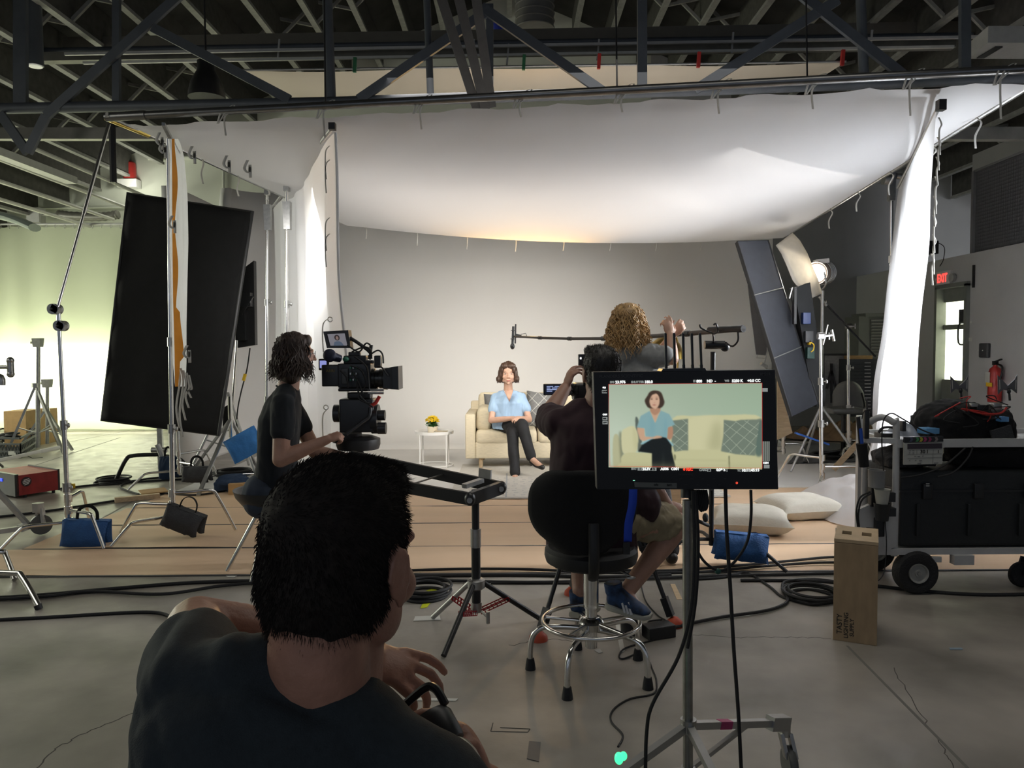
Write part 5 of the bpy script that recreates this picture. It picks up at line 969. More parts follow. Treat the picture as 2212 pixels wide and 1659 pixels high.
q.lathe([(.05, 0), (.062, 0), (.062, .02), (.070, .022), (.070, .042), (.060, .045), (.060, .07), (.067, .072), (.067, .095), (.074, .10), (.076, .125), (.07, .125)], a_, c_ - a_, 32); q.build('lens', mat('lens barrel', (.03, .03, .028), .3, .3), cm)
q = MB(); a_ = P(832, 795, YC2); q.prism([P(828, 797, YC2 - .02), P(845, 793, YC2 - .02), P(860, 791, YC2 - .02), P(861, 842, YC2 - .02), P(845, 841, YC2 - .02), P(828, 838, YC2 - .02)], (0, .20, 0)); q.build('matte_box', K['plastic'], cm, angle=20)
q = MB(); bxp(q, 843, 794, 846, 840, YC2 - .026, .21); q.build('matte_box_flap', K['black'], cm)
for y_ in (843, 849): q = MB(); q.cyl(P(795, y_, YC2), P(829, y_, YC2), .008); q.build('rod', K['steel'], cm)
# on board monitor
mo = thing('monitor_bracket', '', '', (0, 0, 0)); bpy.data.objects.remove(mo)
scr0 = [P(698, 716, YC2 - .05), P(752, 713, YC2 + .02), P(757, 752, YC2 + .02), P(706, 752, YC2 - .05)]
q = MB(); q.prism(scr0, (0.01, .05, 0)); ob_ = q.build('field_monitor', K['plastic'], cm, smooth=False)
def quadpt(s_, u, v): return lerp(lerp(s_[0], s_[1], u), lerp(s_[3], s_[2], u), v)
nrm = (scr0[1] - scr0[0]).cross(scr0[3] - scr0[0]).normalized(); nrm = nrm if nrm.y < 0 else -nrm
dimscr = mat('dim screen', (.10, .10, .11), .3, emit=.9, ecol=(.13, .125, .14)); dims2 = mat('dim screen figure', (.02, .02, .02), .3, emit=.3, ecol=(.05, .03, .03)); dims3 = mat('dim screen blouse', (.04, .06, .09), .3, emit=.6, ecol=(.08, .10, .14))
q = MB(); q.mesh([quadpt(scr0, u, v) + nrm * .002 for u, v in ((.14, .17), (.84, .17), (.88, .86), (.17, .86))], [(0, 1, 2, 3)], 0)
q.mesh([quadpt(scr0, .50 + .11 * math.cos(a), .40 + .17 * math.sin(a)) + nrm * .003 for a in np.linspace(0, 6.28, 15)[:-1]], [tuple(range(14))], 1)
q.mesh([quadpt(scr0, u, v) + nrm * .0028 for u, v in ((.30, .86), (.36, .66), (.46, .60), (.56, .60), (.66, .68), (.74, .86))], [tuple(range(6))], 2); q.mesh([quadpt(scr0, .50 + .055 * math.cos(a), .42 + .11 * math.sin(a)) + nrm * .0035 for a in np.linspace(0, 6.28, 13)[:-1]], [tuple(range(12))], 3)
q.build('screen_picture', [dimscr, dims2, dims3, mat('dim screen face', (.12, .09, .08), .3, emit=.6, ecol=(.22, .15, .13))], ob_, smooth=False)
q = MB(); q.tube([P(756, 730, YC2 + .05), P(775, 742, YC2 + .04), P(800, 762, YC2 + .05), P(797, 776, YC2 + .05)], .012, 8, smooth=3); q.tube([P(800, 762, YC2 + .05), P(802, 745, YC2 + .05)], .012, 8); q.build('monitor_arm', K['black'], cm)
q = MB(); q.ball(P(712, 768, YC2 - .05), (.045, .03, .045)); q.cyl(P(712, 768, YC2 - .05), P(735, 775, YC2), .035, .025); q.build('eyecup', mat('navy rubber', (.006, .010, .035), .6), cm)
vf = B_(688, 775, 710, 800, 'flip_screen', K['plastic'], .02, YC2 + .05); q = MB(); q.box(P(698, 787, YC2 + .048), (.045, .002, .05)); q.build('lit_screen', mat('lit blue screen', (.3, .35, .7), .3, emit=.8, ecol=(.25, .28, .62)), vf)
q = MB(); q.ball(P(747, 776, YC2 - .04), (.022, .02, .018)); q.build('green_knob', mat('green connector', (0, 0, 0)), cm)
B_(808, 768, 822, 795, 'follow_focus', K['black'], .06, YC2 - .04); B_(788, 778, 806, 786, 'microphone', K['grey'], .04, YC2 - .05)
for pts in ([(757, 790), (780, 800), (790, 830), (775, 860), (800, 872)], [(765, 770), (790, 790), (796, 820), (798, 845)], [(760, 760), (785, 750), (800, 755), (803, 775)], [(795, 770), (815, 757), (826, 765), (828, 785)], [(750, 745), (775, 760), (790, 742), (800, 745)], [(770, 815), (775, 850), (790, 868), (806, 880)], [(735, 800), (748, 815), (752, 838)], [(815, 790), (826, 795), (838, 812)], [(760, 800), (772, 822), (784, 850)]):
    q = MB(); q.tube([P(x, y, YC2 - .06) for x, y in pts], .006, 6, smooth=6); q.build('cable', K['rubber'], cm)
hd = thing('camera_tripod', 'fluid head and black tripod carrying the cinema camera, mostly hidden by the nearest head', 'tripod', (P(775, 950, YC2).x, YC2, 0))
H_ = lambda x0, y0, x1, y1, nm, m_, d=.16, Y=YC2, bev=.012: B_(x0, y0, x1, y1, nm, m_, d, Y, hd, bev)
H_(750, 848, 800, 862, 'quick_plate', K['black'], .10); H_(733, 862, 806, 935, 'head_body', K['plastic'], .17); 
for a_, c_, r_ in ((P(722, 893, YC2 + .08), P(735, 893, YC2 + .08), .06), (P(804, 905, YC2 + .08), P(818, 905, YC2 + .08), .10), (P(817, 897, YC2 + .05), P(832, 897, YC2 + .05), .035), (P(817, 925, YC2 + .03), P(834, 925, YC2 + .03), .04)): q = MB(); q.cyl(a_, c_, r_, n=26); q.build('drag_dial', K['plastic'], hd)
q = MB(); q.cyl(P(750, 955, YC2 + .08), P(750, 935, YC2 + .08), .10); q.lathe([(.14, -.03), (.15, 0), (.15, .04), (.10, .06)], P(774, 960, YC2 + .08), n=28); q.build('bowl', K['black'], hd)
q = MB(); q.tube([P(800, 880, YC2 - .03), P(797, 900, YC2 - .04), P(782, 912, YC2 - .06), P(748, 938, YC2 - .10)], .013, 10, smooth=5); q.build('pan_handle', K['plastic'], hd); q = MB(); q.tube([P(800, 878, YC2 - .03), P(812, 870, YC2 - .03), P(820, 856, YC2 - .03)], .012, 8); q.build('lock_lever', K['red'], hd)
c_ = P(774, 965, YC2 + .08)
for dx, dy in ((-.28, -.12), (.30, -.10), (.0, .35)): q = MB(); q.tube([c_, V((c_.x + dx, c_.y + dy, .02))], .022, 10); q.build('leg', K['black'], hd)
# ---- second camera in front of the maroon shirt man
YD = 3.98; c2 = thing('video_camera', 'small second camera half hidden before the man in maroon, screens lit', 'camera', P(1290, 840, YD))
q = MB(); bxp(q, 1174, 829, 1236, 854, YD, .02, bev=.004); dsp = q.build('flip_screen', K['plastic'], c2)
q = MB(); bxp(q, 1178, 832, 1232, 851, YD - .002, .002); q.build('menu_screen', mat('menu screen', (.01, .012, .02), .3, emit=.03, ecol=(.1, .2, .5)), dsp)
q = MB()
for k, (x0, w) in enumerate(((1181, 14), (1198, 20), (1181, 8), (1192, 16), (1214, 12), (1181, 22), (1208, 18), (1181, 12), (1200, 10), (1214, 14))): bxp(q, x0, 834 + (k // 2) * 3.4, x0 + w, 835.6 + (k // 2) * 3.4, YD - .004, .001)
q.build('menu_text', mat('menu text', (.4, .5, .8), .3, emit=.6, ecol=(.5, .6, 1)), dsp, smooth=False)
q = MB(); bxp(q, 1240, 828, 1330, 870, YD, .18, bev=.02); q.cyl(P(1237, 842, YD + .05), P(1255, 842, YD + .02), .035); q.build('camera_body', K['plastic'], c2); q = MB(); bxp(q, 1250, 765, 1275, 792, YD - .1, .04, bev=.004); q.cyl(P(1262, 792, YD - .08), P(1264, 830, YD), .01); q.build('viewfinder', K['plastic'], c2); q = MB(); bxp(q, 1253, 772, 1256, 776, YD - .103, .002); q.build('viewfinder_light', mat('white led', (1, 1, 1), .3, emit=2), c2)
q = MB(); q.cyl(P(1290, 845, YD + .18), P(1290, 845, YD + .40), .05); q.build('lens', K['black'], c2); q = MB(); q.cyl(P(1340, 828, YD), P(1341, 778, YD), .006); q.build('antenna', K['black'], c2)
tb = thing('video_tripod', 'black tripod with orange feet spreading behind the chrome stool', 'tripod', (P(1300, 1200, YD + .1).x, YD + .1, 0)); tc_ = V((P(1300, 1000, YD + .1).x, YD + .1, 1.02)); q = MB(); q.cyl(tc_ - V((0, 0, .05)), tc_ + V((0, 0, .17)), .05); q.build('head', K['plastic'], tb)
for px, py in ((1163, 1382), (1457, 1352), (1236, 1284)):
    g_ = G(px, py); mid = lerp(tc_, g_, .55); q = MB(); sd = (g_ - tc_).cross(V((0, 1, 0))).normalized() * .022; q.cyl(tc_ + sd, lerp(tc_, g_, .62) + sd, .014); q.cyl(tc_ - sd, lerp(tc_, g_, .62) - sd, .014); q.cyl(mid, lerp(tc_, g_, .95), .012); q.bar(lerp(tc_, g_, .60), lerp(tc_, g_, .66), .07, .04); q.bar(lerp(tc_, g_, .86), lerp(tc_, g_, .95), .04, .035); lg = q.build('leg', K['plastic'], tb)
    q = MB(); q.lathe([(.048, 0), (.045, .02), (.02, .045), (0, .05)], g_, n=18); q.build('orange_foot', mat('orange rubber', (.45, .06, .02), .6), lg)
# ---- boom pole, microphone, support stand
mc = P(1112, 727, 7.3); bt_ = P(1606, 710, 4.75)
bm_ = thing('boom_pole', 'long boom pole reaching over the set, its butt resting on a stand cradle', 'boom pole', mc); q = MB(); n_s = 6
for k in range(n_s):
    a_ = lerp(mc, bt_, k / n_s) ; c_ = lerp(mc, bt_, (k + 1) / n_s); sg = V((0, 0, -.02)); a_ = a_ + sg * math.sin(k / n_s * 3.14) * 2; c_ = c_ + sg * math.sin((k + 1) / n_s * 3.14) * 2; q = MB(); q.cyl(a_, c_, .0105 + .0013 * k, n=12); q.build('pole_section', mat('brown grey carbon', (.055, .045, .038), .4, .2), bm_); q = MB(); q.cyl(c_ - (c_ - a_).normalized() * .04, c_, .016 + .0014 * k); q.build('locking_collar', K['plastic'], bm_)
q = MB(); q.cyl(bt_ - (bt_ - mc).normalized() * .30, bt_ + V((0, 0, .0)), .021, n=16); q.build('grip', K['plastic'], bm_)
mi = thing('microphone', 'slim black shotgun microphone pointing down in its shock mount above the woman', 'microphone', mc); q = MB(); ctr = P(1109, 722, 7.3); q.cyl(P(1109, 705, 7.3), P(1107, 745, 7.3), .012); q.ball(P(1107, 748, 7.3), (.022, .022, .030)); q.build('capsule', K['plastic'], mi)
q = MB(); q.bar(P(1114, 700, 7.3), P(1113, 742, 7.3), .014, .02); q.torus(P(1109, 714, 7.3), .022, .003, (0, .1, 1)); q.torus(P(1108, 732, 7.3), .022, .003, (0, .1, 1)); q.bar(P(1114, 724, 7.3), P(1126, 727, 7.3), .025, .03); q.tube([P(1125, 722, 7.3), P(1136, 720, 7.3), P(1138, 726, 7.3)], .003, 5); q.build('shock_mount', K['plastic'], mi)
yh = 4.86; bs = thing('boom_stand', 'black stand with a forked cradle holding the boom pole behind the monitor', 'stand', (P(1533, 1180, 5.05).x, 5.05, 0))
top = P(1540, 760, 5.0); q = MB(); q.cyl(V((P(1536, 1180, 5.05).x, 5.05, .12)), top, .0165); q.build('column', K['black'], bs); q = MB(); q.cyl(P(1522, 745, 5.0), P(1565, 745, 5.0), .028); q.ball(P(1566, 750, 5.0), (.03, .02, .03)); q.build('grip_head', K['plastic'], bs)
q = MB(); q.tube([P(1541, 745, 5.0), P(1540, 722, 4.92), P(1528, 716, 4.88), P(1514, 708, 4.86), P(1512, 701, 4.86)], .006, 8, smooth=4); q.tube([P(1540, 722, 4.92), P(1550, 716, 4.88), P(1547, 700, 4.86), P(1541, 702, 4.86)], .006, 8, smooth=4); q.build('cradle', K['plastic'], bs)
for dv in ((.42, -.25), (-.40, -.12), (-.05, .4)): q = MB(); bp_ = V((P(1536, 1180, 5.05).x, 5.05, 0)); q.tube([bp_ + V((0, 0, .16)), bp_ + V((dv[0] * .55, dv[1] * .55, .16)), bp_ + V((dv[0], dv[1], .01))], .0125, 8, smooth=3); q.build('leg', K['black'], bs)
q = MB(); q.tube([P(1594, 716, 4.75), P(1594, 736, 4.76), P(1582, 748, 4.8), P(1568, 740, 4.9)], .006, 6, smooth=5); tag(q.build('microphone_cable', K['rubber']), 'short black cable looping from the boom pole butt to the stand head', 'cable')
sandbag('blue sandbag on the boom stand leg under the monitor', V((P(1602, 1148, 4.95).x, 4.95, P(1602, 1152, 4.95).z)), .35, .17, K['blue'], -.1, .08, loop=False)
# two plain floor pillows
natural = mat('natural cotton', (.62, .585, .50), .9, var=.04, bump=.2, bscale=60)
g1 = G(1640, 1160); g2 = G(1750, 1128)
for g_, w_, rz, lb in ((g1, .60, -.25, 'off-white pillow lying on the paper just behind the blue sandbag'), (g2, .58, .18, 'off-white pillow lying farther back, nearest the crumpled silk')):
    g_ = g_ + V((0, .22, .09)); pillow('floor_pillow', lb, g_, w_, .52, .19, natural, Matrix.Rotation(rz, 4, 'Z') @ Matrix.Rotation(R(90), 4, 'X'), 'pillow', seam=natural)
# ================================================================ monitor with its picture
YV = 2.17
mq = [P(1282, 804, YV), P(1674, 799, YV), P(1681, 1057, YV), P(1290, 1057, YV)]
mt = thing('broadcast_monitor', 'large black broadcast monitor on a rolling stand showing the seated woman', 'monitor', P(1485, 1057, YV))
U = (mq[1] - mq[0]); 
def mp(x, y, off=0.0):   # zoomed monitor coordinates -> point on the monitor face
    return P(1270 + x / 5.144, 780 + y / 5.144, YV - off)
def tilt(p): return p
q = MB(); q.prism([p for p in mq], (0, .05, 0)); q.build('bezel', mat('glossy black bezel', (.006, .006, .007), .45), mt, smooth=False)
def lin(c): return tuple((x / 255 / 12.92 if x <= 10 else ((x / 255 + .055) / 1.055) ** 2.4) for x in c)
# soft picture stored as a colour attribute on a fine flat grid
NX, NY = 330, 180; X0, X1, Y0, Y1 = 230, 1935, 258, 1180
gx, gy = np.meshgrid(np.linspace(X0, X1, NX + 1), np.linspace(Y0, Y1, NY + 1), indexing='ij')
img = np.zeros((NX + 1, NY + 1, 3))
def inpoly(poly, x, y):
    c = np.zeros(x.shape, bool); n = len(poly)
    for i in range(n):
        x1, y1 = poly[i]; x2, y2 = poly[(i + 1) % n]
        if y1 == y2: continue
        cond = ((y1 > y) != (y2 > y)) & (x < (x2 - x1) * (y - y1) / (y2 - y1) + x1); c ^= cond
    return c
def cov(poly): 
    a = np.zeros(gx.shape)
    for dx, dy in ((-1.5, -1.5), (1.5, -1.5), (-1.5, 1.5), (1.5, 1.5), (0, 0)): a += inpoly(poly, gx + dx, gy + dy)
    return a / 5
def blur(a, k):
    if k < 1: return a
    ker = np.exp(-np.arange(-3 * k, 3 * k + 1) ** 2 / (2.0 * k * k)); ker /= ker.sum()
    for ax in (0, 1): a = np.apply_along_axis(lambda r: np.convolve(np.pad(r, 3 * k, mode='edge'), ker, 'valid'), ax, a)
    return a
def paint(poly, c, k=0, al=1.0, smooth=True):
    if smooth: poly = [(p.x, p.y) for p in spline([V((x, y, 0)) for x, y in poly], 4, True)]
    a = blur(cov(poly), k)[..., None] * al; img[:] = img * (1 - a) + np.array(c) * a
t_ = np.clip((gx - X0) / (X1 - X0), 0, 1)[..., None]; s_ = np.clip((gy - Y0) / 500, 0, 1)[..., None]
img[:] = np.array([165, 178, 158]) * (1 - t_) + np.array([150, 170, 146]) * t_ + (1 - np.abs(t_ - .05) * 2).clip(0) * 12 * s_ + s_ * 10
cream, cream2, shade, cush, cushl = (196, 194, 152), (206, 203, 165), (150, 150, 112), (112, 124, 110), (165, 175, 155)
paint([(940, 640), (1200, 610), (1510, 600), (1940, 630), (1940, 1000), (940, 1010)], cream, 1)
paint([(1110, 650), (1130, 960), (1490, 975), (1500, 640)], cream2, 3, .5); paint([(1400, 700), (1470, 680), (1500, 960), (1330, 970)], shade, 8, .5)
paint([(282, 850), (345, 845), (372, 1180), (285, 1180)], (178, 178, 142), 1); paint([(345, 830), (375, 800), (400, 1040), (372, 1180)], (120, 122, 95), 2, .8)
paint([(525, 655), (560, 650), (600, 900), (560, 1000)], (90, 100, 92), 1)
paint([(375, 790), (420, 745), (500, 720), (550, 790), (560, 900), (540, 1000), (480, 1030), (400, 1025), (375, 950)], (200, 198, 158), 1)
paint([(500, 740), (545, 800), (555, 930), (520, 1000)], (185, 182, 140), 3, .6)
paint([(560, 900), (700, 960), (700, 1010), (560, 1000)], (95, 102, 92), 2, smooth=False)
paint([(375, 1060), (450, 1015), (720, 1015), (980, 1000), (985, 1050), (960, 1190), (370, 1190), (368, 1120)], (190, 188, 146), 1)
paint([(960, 1040), (1020, 990), (1200, 975), (1480, 980), (1550, 1030), (1572, 1100), (1570, 1190), (965, 1190)], (192, 190, 148), 1); paint([(960, 1085), (1560, 1085), (1560, 1095), (960, 1095)], (160, 158, 120), 2, .5, False)
paint([(1560, 1050), (1620, 1025), (1940, 1015), (1940, 1195), (1575, 1195)], (188, 186, 144), 1); paint([(1562, 1040), (1575, 1040), (1580, 1190), (1566, 1190)], (95, 96, 70), 1, .8, False)
paint([(955, 1040), (968, 1030), (978, 1060), (965, 1100)], (90, 92, 66), 1, .7)
paint([(1870, 700), (1940, 660), (1940, 1010), (1850, 1000)], (92, 110, 100), 2)
paint([(935, 660), (1112, 640), (1115, 985), (1060, 985), (960, 1000), (930, 900)], cush, 1, smooth=False)
paint([(1510, 650), (1640, 665), (1700, 650), (1912, 645), (1870, 900), (1858, 1035), (1640, 1020), (1478, 990), (1505, 820)], cush, 1, smooth=False)
def line(a, b, c, w=3):
    a = np.array(a, float); b = np.array(b, float); d = b - a; n = np.array([-d[1], d[0]]) / np.hypot(*d) * w; paint([tuple(a + n), tuple(b + n), tuple(b - n), tuple(a - n)], c, 0, .75, False)
for a, b in (((1520, 690), (1860, 930)), ((1510, 790), (1760, 1025)), ((1640, 670), (1880, 830)), ((1740, 660), (1895, 760)), ((1500, 900), (1600, 1000)), ((1900, 680), (1560, 1010)), ((1790, 655), (1495, 930)), ((1650, 670), (1510, 800)), ((1890, 800), (1690, 1020)), ((1875, 930), (1790, 1025)), ((960, 700), (1110, 810)), ((945, 810), (1110, 930)), ((940, 900), (1050, 985)), ((1100, 680), (940, 830)), ((1110, 780), (945, 930)), ((1110, 880), (980, 990)), ((1050, 650), (1110, 700))): line(a, b, cushl)
blu = (130, 165, 168); skn = (196, 160, 132); sk2 = (172, 132, 106)
paint([(548, 735), (625, 745), (640, 840), (740, 850), (735, 880), (600, 880), (565, 830)], skn, 1); paint([(885, 735), (940, 730), (942, 830), (900, 880), (860, 880), (880, 820)], sk2, 1)
paint([(635, 840), (760, 825), (800, 850), (780, 880), (640, 885)], skn, 1)
paint([(606, 900), (700, 860), (860, 850), (930, 900), (925, 940), (610, 925)], (140, 180, 186), 1)
paint([(543, 735), (585, 610), (690, 552), (745, 685), (805, 548), (905, 590), (968, 705), (888, 735), (880, 850), (790, 845), (640, 835), (630, 745)], blu, 1, smooth=False)
paint([(700, 600), (735, 700), (720, 830), (700, 830)], (108, 152, 164), 4, .5); paint([(860, 620), (875, 720), (865, 840), (845, 830)], (108, 152, 164), 3, .5)
paint([(690, 548), (805, 545), (747, 685)], skn, 1, smooth=False); paint([(702, 500), (795, 500), (800, 560), (745, 600), (695, 560)], sk2, 1)
paint([(560, 1000), (600, 930), (700, 870), (800, 835), (870, 850), (930, 930), (930, 1000), (975, 1175), (975, 1190), (712, 1190), (712, 1020), (640, 1010)], (22, 26, 26), 1, smooth=False)
paint([(830, 1000), (850, 1100), (845, 1180), (825, 1180)], (48, 56, 52), 3, .5); paint([(725, 845), (770, 825), (820, 835), (815, 850), (730, 860)], skn, 1)
hr = (62, 48, 38)
paint([(745, 330), (810, 350), (840, 420), (850, 460), (835, 500), (800, 525), (770, 520), (690, 525), (655, 500), (632, 440), (660, 390), (690, 345)], hr, 1)
paint([(690, 395), (720, 375), (770, 365), (795, 420), (793, 480), (765, 525), (735, 530), (700, 505), (682, 450)], (205, 168, 142), 1)
paint([(745, 345), (715, 370), (685, 430), (675, 470), (680, 380), (720, 340)], hr, 1); paint([(745, 345), (800, 400), (808, 500), (825, 450), (810, 370)], hr, 1)
for x in (708, 765): paint([(x - 14, 425), (x, 418), (x + 14, 425), (x, 430)], (70, 50, 42), 1, .9); paint([(x - 17, 408), (x, 400), (x + 17, 408), (x, 405)], (90, 62, 50), 1, .8)
paint([(715, 488), (738, 484), (760, 488), (738, 495)], (150, 88, 80), 1, .9); paint([(728, 455), (736, 462), (748, 458), (740, 468)], (160, 112, 92), 1, .8)
paint([(470, 290), (560, 280), (600, 330), (560, 400), (480, 400)], (172, 184, 166), 8, .35)
paint([(X0, Y1 - 40), (X1, Y1 - 40), (X1, Y1 + 20), (X0, Y1 + 20)], (160, 160, 122), 6, .4, False)
vs = [mp(gx[i, j], gy[i, j] - (gx[i, j] - X0) * .008 + (gx[i, j] - X0) * .022 * ((gy[i, j] - Y0) / (Y1 - Y0)), .002) for i in range(NX + 1) for j in range(NY + 1)]
q = MB(); ix = lambda i, j: i * (NY + 1) + j; q.mesh(vs, [(ix(i, j), ix(i + 1, j), ix(i + 1, j + 1), ix(i, j + 1)) for i in range(NX) for j in range(NY)])
pm_ = bpy.data.materials.new('monitor picture'); pm_.use_nodes = True; nt = pm_.node_tree; bs_ = nt.nodes['Principled BSDF']; at = nt.nodes.new('ShaderNodeAttribute'); at.attribute_name = 'picture'; bs_.inputs['Base Color'].default_value = (.01, .01, .01, 1); bs_.inputs['Roughness'].default_value = .25
nt.links.new(at.outputs['Color'], bs_.inputs['Emission Color']); bs_.inputs['Emission Strength'].default_value = .82
so_ = q.build('screen_picture', pm_, mt, smooth=False); ca = so_.data.color_attributes.new('picture', 'FLOAT_COLOR', 'POINT')
c_ = img.reshape(-1, 3) / 255; c_ = np.where(c_ <= .04045, c_ / 12.92, ((c_ + .055) / 1.055) ** 2.4); ca.data.foreach_set('color', np.concatenate([c_, np.ones((len(c_), 1))], 1).ravel())
RX = Matrix.Rotation(R(90), 3, 'X'); RX2 = Matrix.Rotation(R(-.6), 3, 'Y') @ RX
tw = mat('screen text white', (1, 1, 1), .4, emit=.95, ecol=(.85, .88, .85)); tgr = mat('screen text grey', (.3, .3, .3), .4, emit=.5, ecol=(.35, .38, .36)); trd = mat('screen text red', (1, .1, .05), .4, emit=.9, ecol=(1, .06, .03)); tdk = mat('screen text dark', (.01, .01, .01), .5); tbz = mat('bezel print', (.045, .045, .045), .5)
px = .52 / 2045   # metres per zoomed pixel
def tx(s, x, y, h, m_=tw, bold=.0006, off=.0035, sx=1.0, nm='screen_text'): return text(nm, s, mp(x, y, off), h * px * 1.55, m_, mt, RX2, bold=bold, extrude=.0001, sx=sx)
tx('FPS', 245, 247, 22, tgr); tx('23.976', 305, 248, 27); tx('SHUTTER', 480, 245, 22, tgr); tx('180.0', 628, 246, 27); tx('EI', 1170, 234, 22, tgr); tx('800', 1206, 238, 27); tx('ND  -', 1322, 236, 27); tx('WB', 1520, 230, 20, tgr); tx('5250 K', 1600, 234, 27); tx('+0.0 CC', 1772, 232, 27)
tx('BAT', 482, 1208, 22, tgr); tx('A006', 808, 1212, 27); tx('C001', 924, 1212, 27); tx('REC', 1092, 1217, 27, trd); tx('CARD', 1236, 1220, 22, tgr); tx('TC', 1660, 1226, 20, tgr); tx('10:11:45:15', 1706, 1228, 28)
tx('SDI', 164, 303, 15); tx('CAM', 164, 602, 15)
q = MB(); q.mesh([mp(1070 + 13 * math.cos(a), 1204 + 14 * math.sin(a), .0036) for a in np.linspace(0, 6.28, 17)[:-1]], [tuple(range(16))]); q.build('record_dot', trd, mt)
tags = MB()
for x0, y0, x1, y1 in ((156, 320, 212, 358), (162, 620, 218, 656), (162, 664, 220, 702), (1936, 300, 1998, 340), (1955, 1152, 2018, 1192), (552, 1182, 600, 1216), (716, 1182, 762, 1218), (1324, 1192, 1368, 1230), (1540, 1198, 1550, 1232), (600, 1182, 716, 1185), (600, 1213, 716, 1216)): tags.mesh([mp(x0, y0, .003), mp(x1, y0, .003), mp(x1, y1, .003), mp(x0, y1, .003)], [(0, 1, 2, 3)])
tags.build('status_tags', tgr, mt, smooth=False)['kind'] = 'stuff'
tx('1', 572, 1210, 22, tdk, off=.0042); tx('24.5V', 606, 1212, 25, off=.0045); tx('2', 726, 1212, 22, tdk, off=.0042); tx('A', 1336, 1224, 22, tdk, off=.0042); tx('0:39 h', 1428, 1222, 26, off=.0045); tx('LOOK', 162, 345, 12, tdk, off=.0042); tx('4K:2', 168, 645, 12, tdk, off=.0042); tx('LOG', 170, 690, 12, tdk, off=.0042); tx('1234', 1944, 1140, 18, sx=1.15)
q = MB()
for k in range(4): x0 = 1942 + k * 21; q.mesh([mp(x0, 892, .003), mp(x0 + 14, 892, .003), mp(x0 + 14, 1112, .003), mp(x0, 1112, .003)], [(0, 1, 2, 3)])
q.build('audio_meter', mat('meter grey', (.2, .2, .2), .4, emit=.5, ecol=(.35, .38, .33)), mt, smooth=False)
q = MB()
for a, b in (((X0, Y0), (X1, Y0 - 14)), ((X1, Y0 - 14), (X1 + 2, 1190)), ((X1 + 2, 1190), (X0 + 14, 1168)), ((X0 + 14, 1168), (X0, Y0))): q.bar(mp(*a, .0035), mp(*b, .0035), .0009, .0009)
q.build('frame_line', mat('thin red line', (.5, .03, .02), .4, emit=.6, ecol=(.7, .05, .04)), mt, smooth=False)
tx('FLANDERS SCIENTIFIC', 125, 186, 30, tbz, .0003, .001, 1.06, 'maker_mark'); tx('BM210', 1912, 158, 26, tbz, .0003, .001, nm='model_mark'); tx('remotewing', 1002, 1268, 22, tbz, .0002, .001, nm='dealer_mark')
q = MB(); q.torus(mp(1655, 1354, .002), .0025, .0006, (0, 1, 0), 16, 5); q.build('power_light', mat('red led ring', (1, .1, .05), .3, emit=1.5, ecol=(1, .08, .04)), mt)
q = MB(); q.bar(mp(500, 1326, .001), mp(522, 1326, .001), .0015); q.build('status_light', mat('green led', (.2, 1, .6), .3, emit=1, ecol=(.3, .9, .6)), mt)
for k in range(10): q = MB(); x_ = 1010 + k * 62; q.bar(mp(x_, 1306 + (k % 2) * 68, .001), mp(x_ + 32, 1306 + (k % 2) * 68, .001), .0015); q.build('button', tbz, mt)
q = MB(); q.prism([mp(515, 1345, .004), mp(988, 1355, .004), mp(988, 1412, .004), mp(520, 1400, .004)], (0, .003, 0)); lt = q.build('label_tape', mat('grey gaffer tape', (.13, .135, .12), .6), mt, smooth=False)
tx('w/o', 735, 1384, 20, tdk, .0005, .006, nm='tape_writing'); tx('BAT. ', 880, 1388, 18, tdk, .0005, .006, nm='tape_writing')
q = MB(); q.box(P(1480, 930, YV + .07), (.22, .05, .16)); q.cyl(P(1484, 1000, YV + .10), P(1485, 1075, YV + .085), .02); q.build('mount', K['black'], mt)
# wireless receiver with five antennas on top
an = thing('wireless_receiver', 'black wireless video receiver with five upright antennas on top of the monitor', 'receiver', P(1477, 800, YV + .02)); q = MB(); q.prism([P(1428, 803, YV), P(1526, 801, YV), P(1523, 795, YV), P(1432, 797, YV)], (0, .06, 0)); q.build('receiver_body', K['plastic'], an, smooth=False)
for xb, xt in ((1439, 1437.5), (1457.5, 1456), (1477, 1475.5), (1496, 1494), (1515, 1512)): q = MB(); q.cyl(P(xb, 797, YV + .03), P(xb - .2, 788, YV + .03), .0045); q.cyl(P(xb, 789, YV + .03), P(xt, 722, YV + .03), .0036, .0042); q.ball(P(xt, 722, YV + .03), .0042); q.build('antenna', K['plastic'], an)
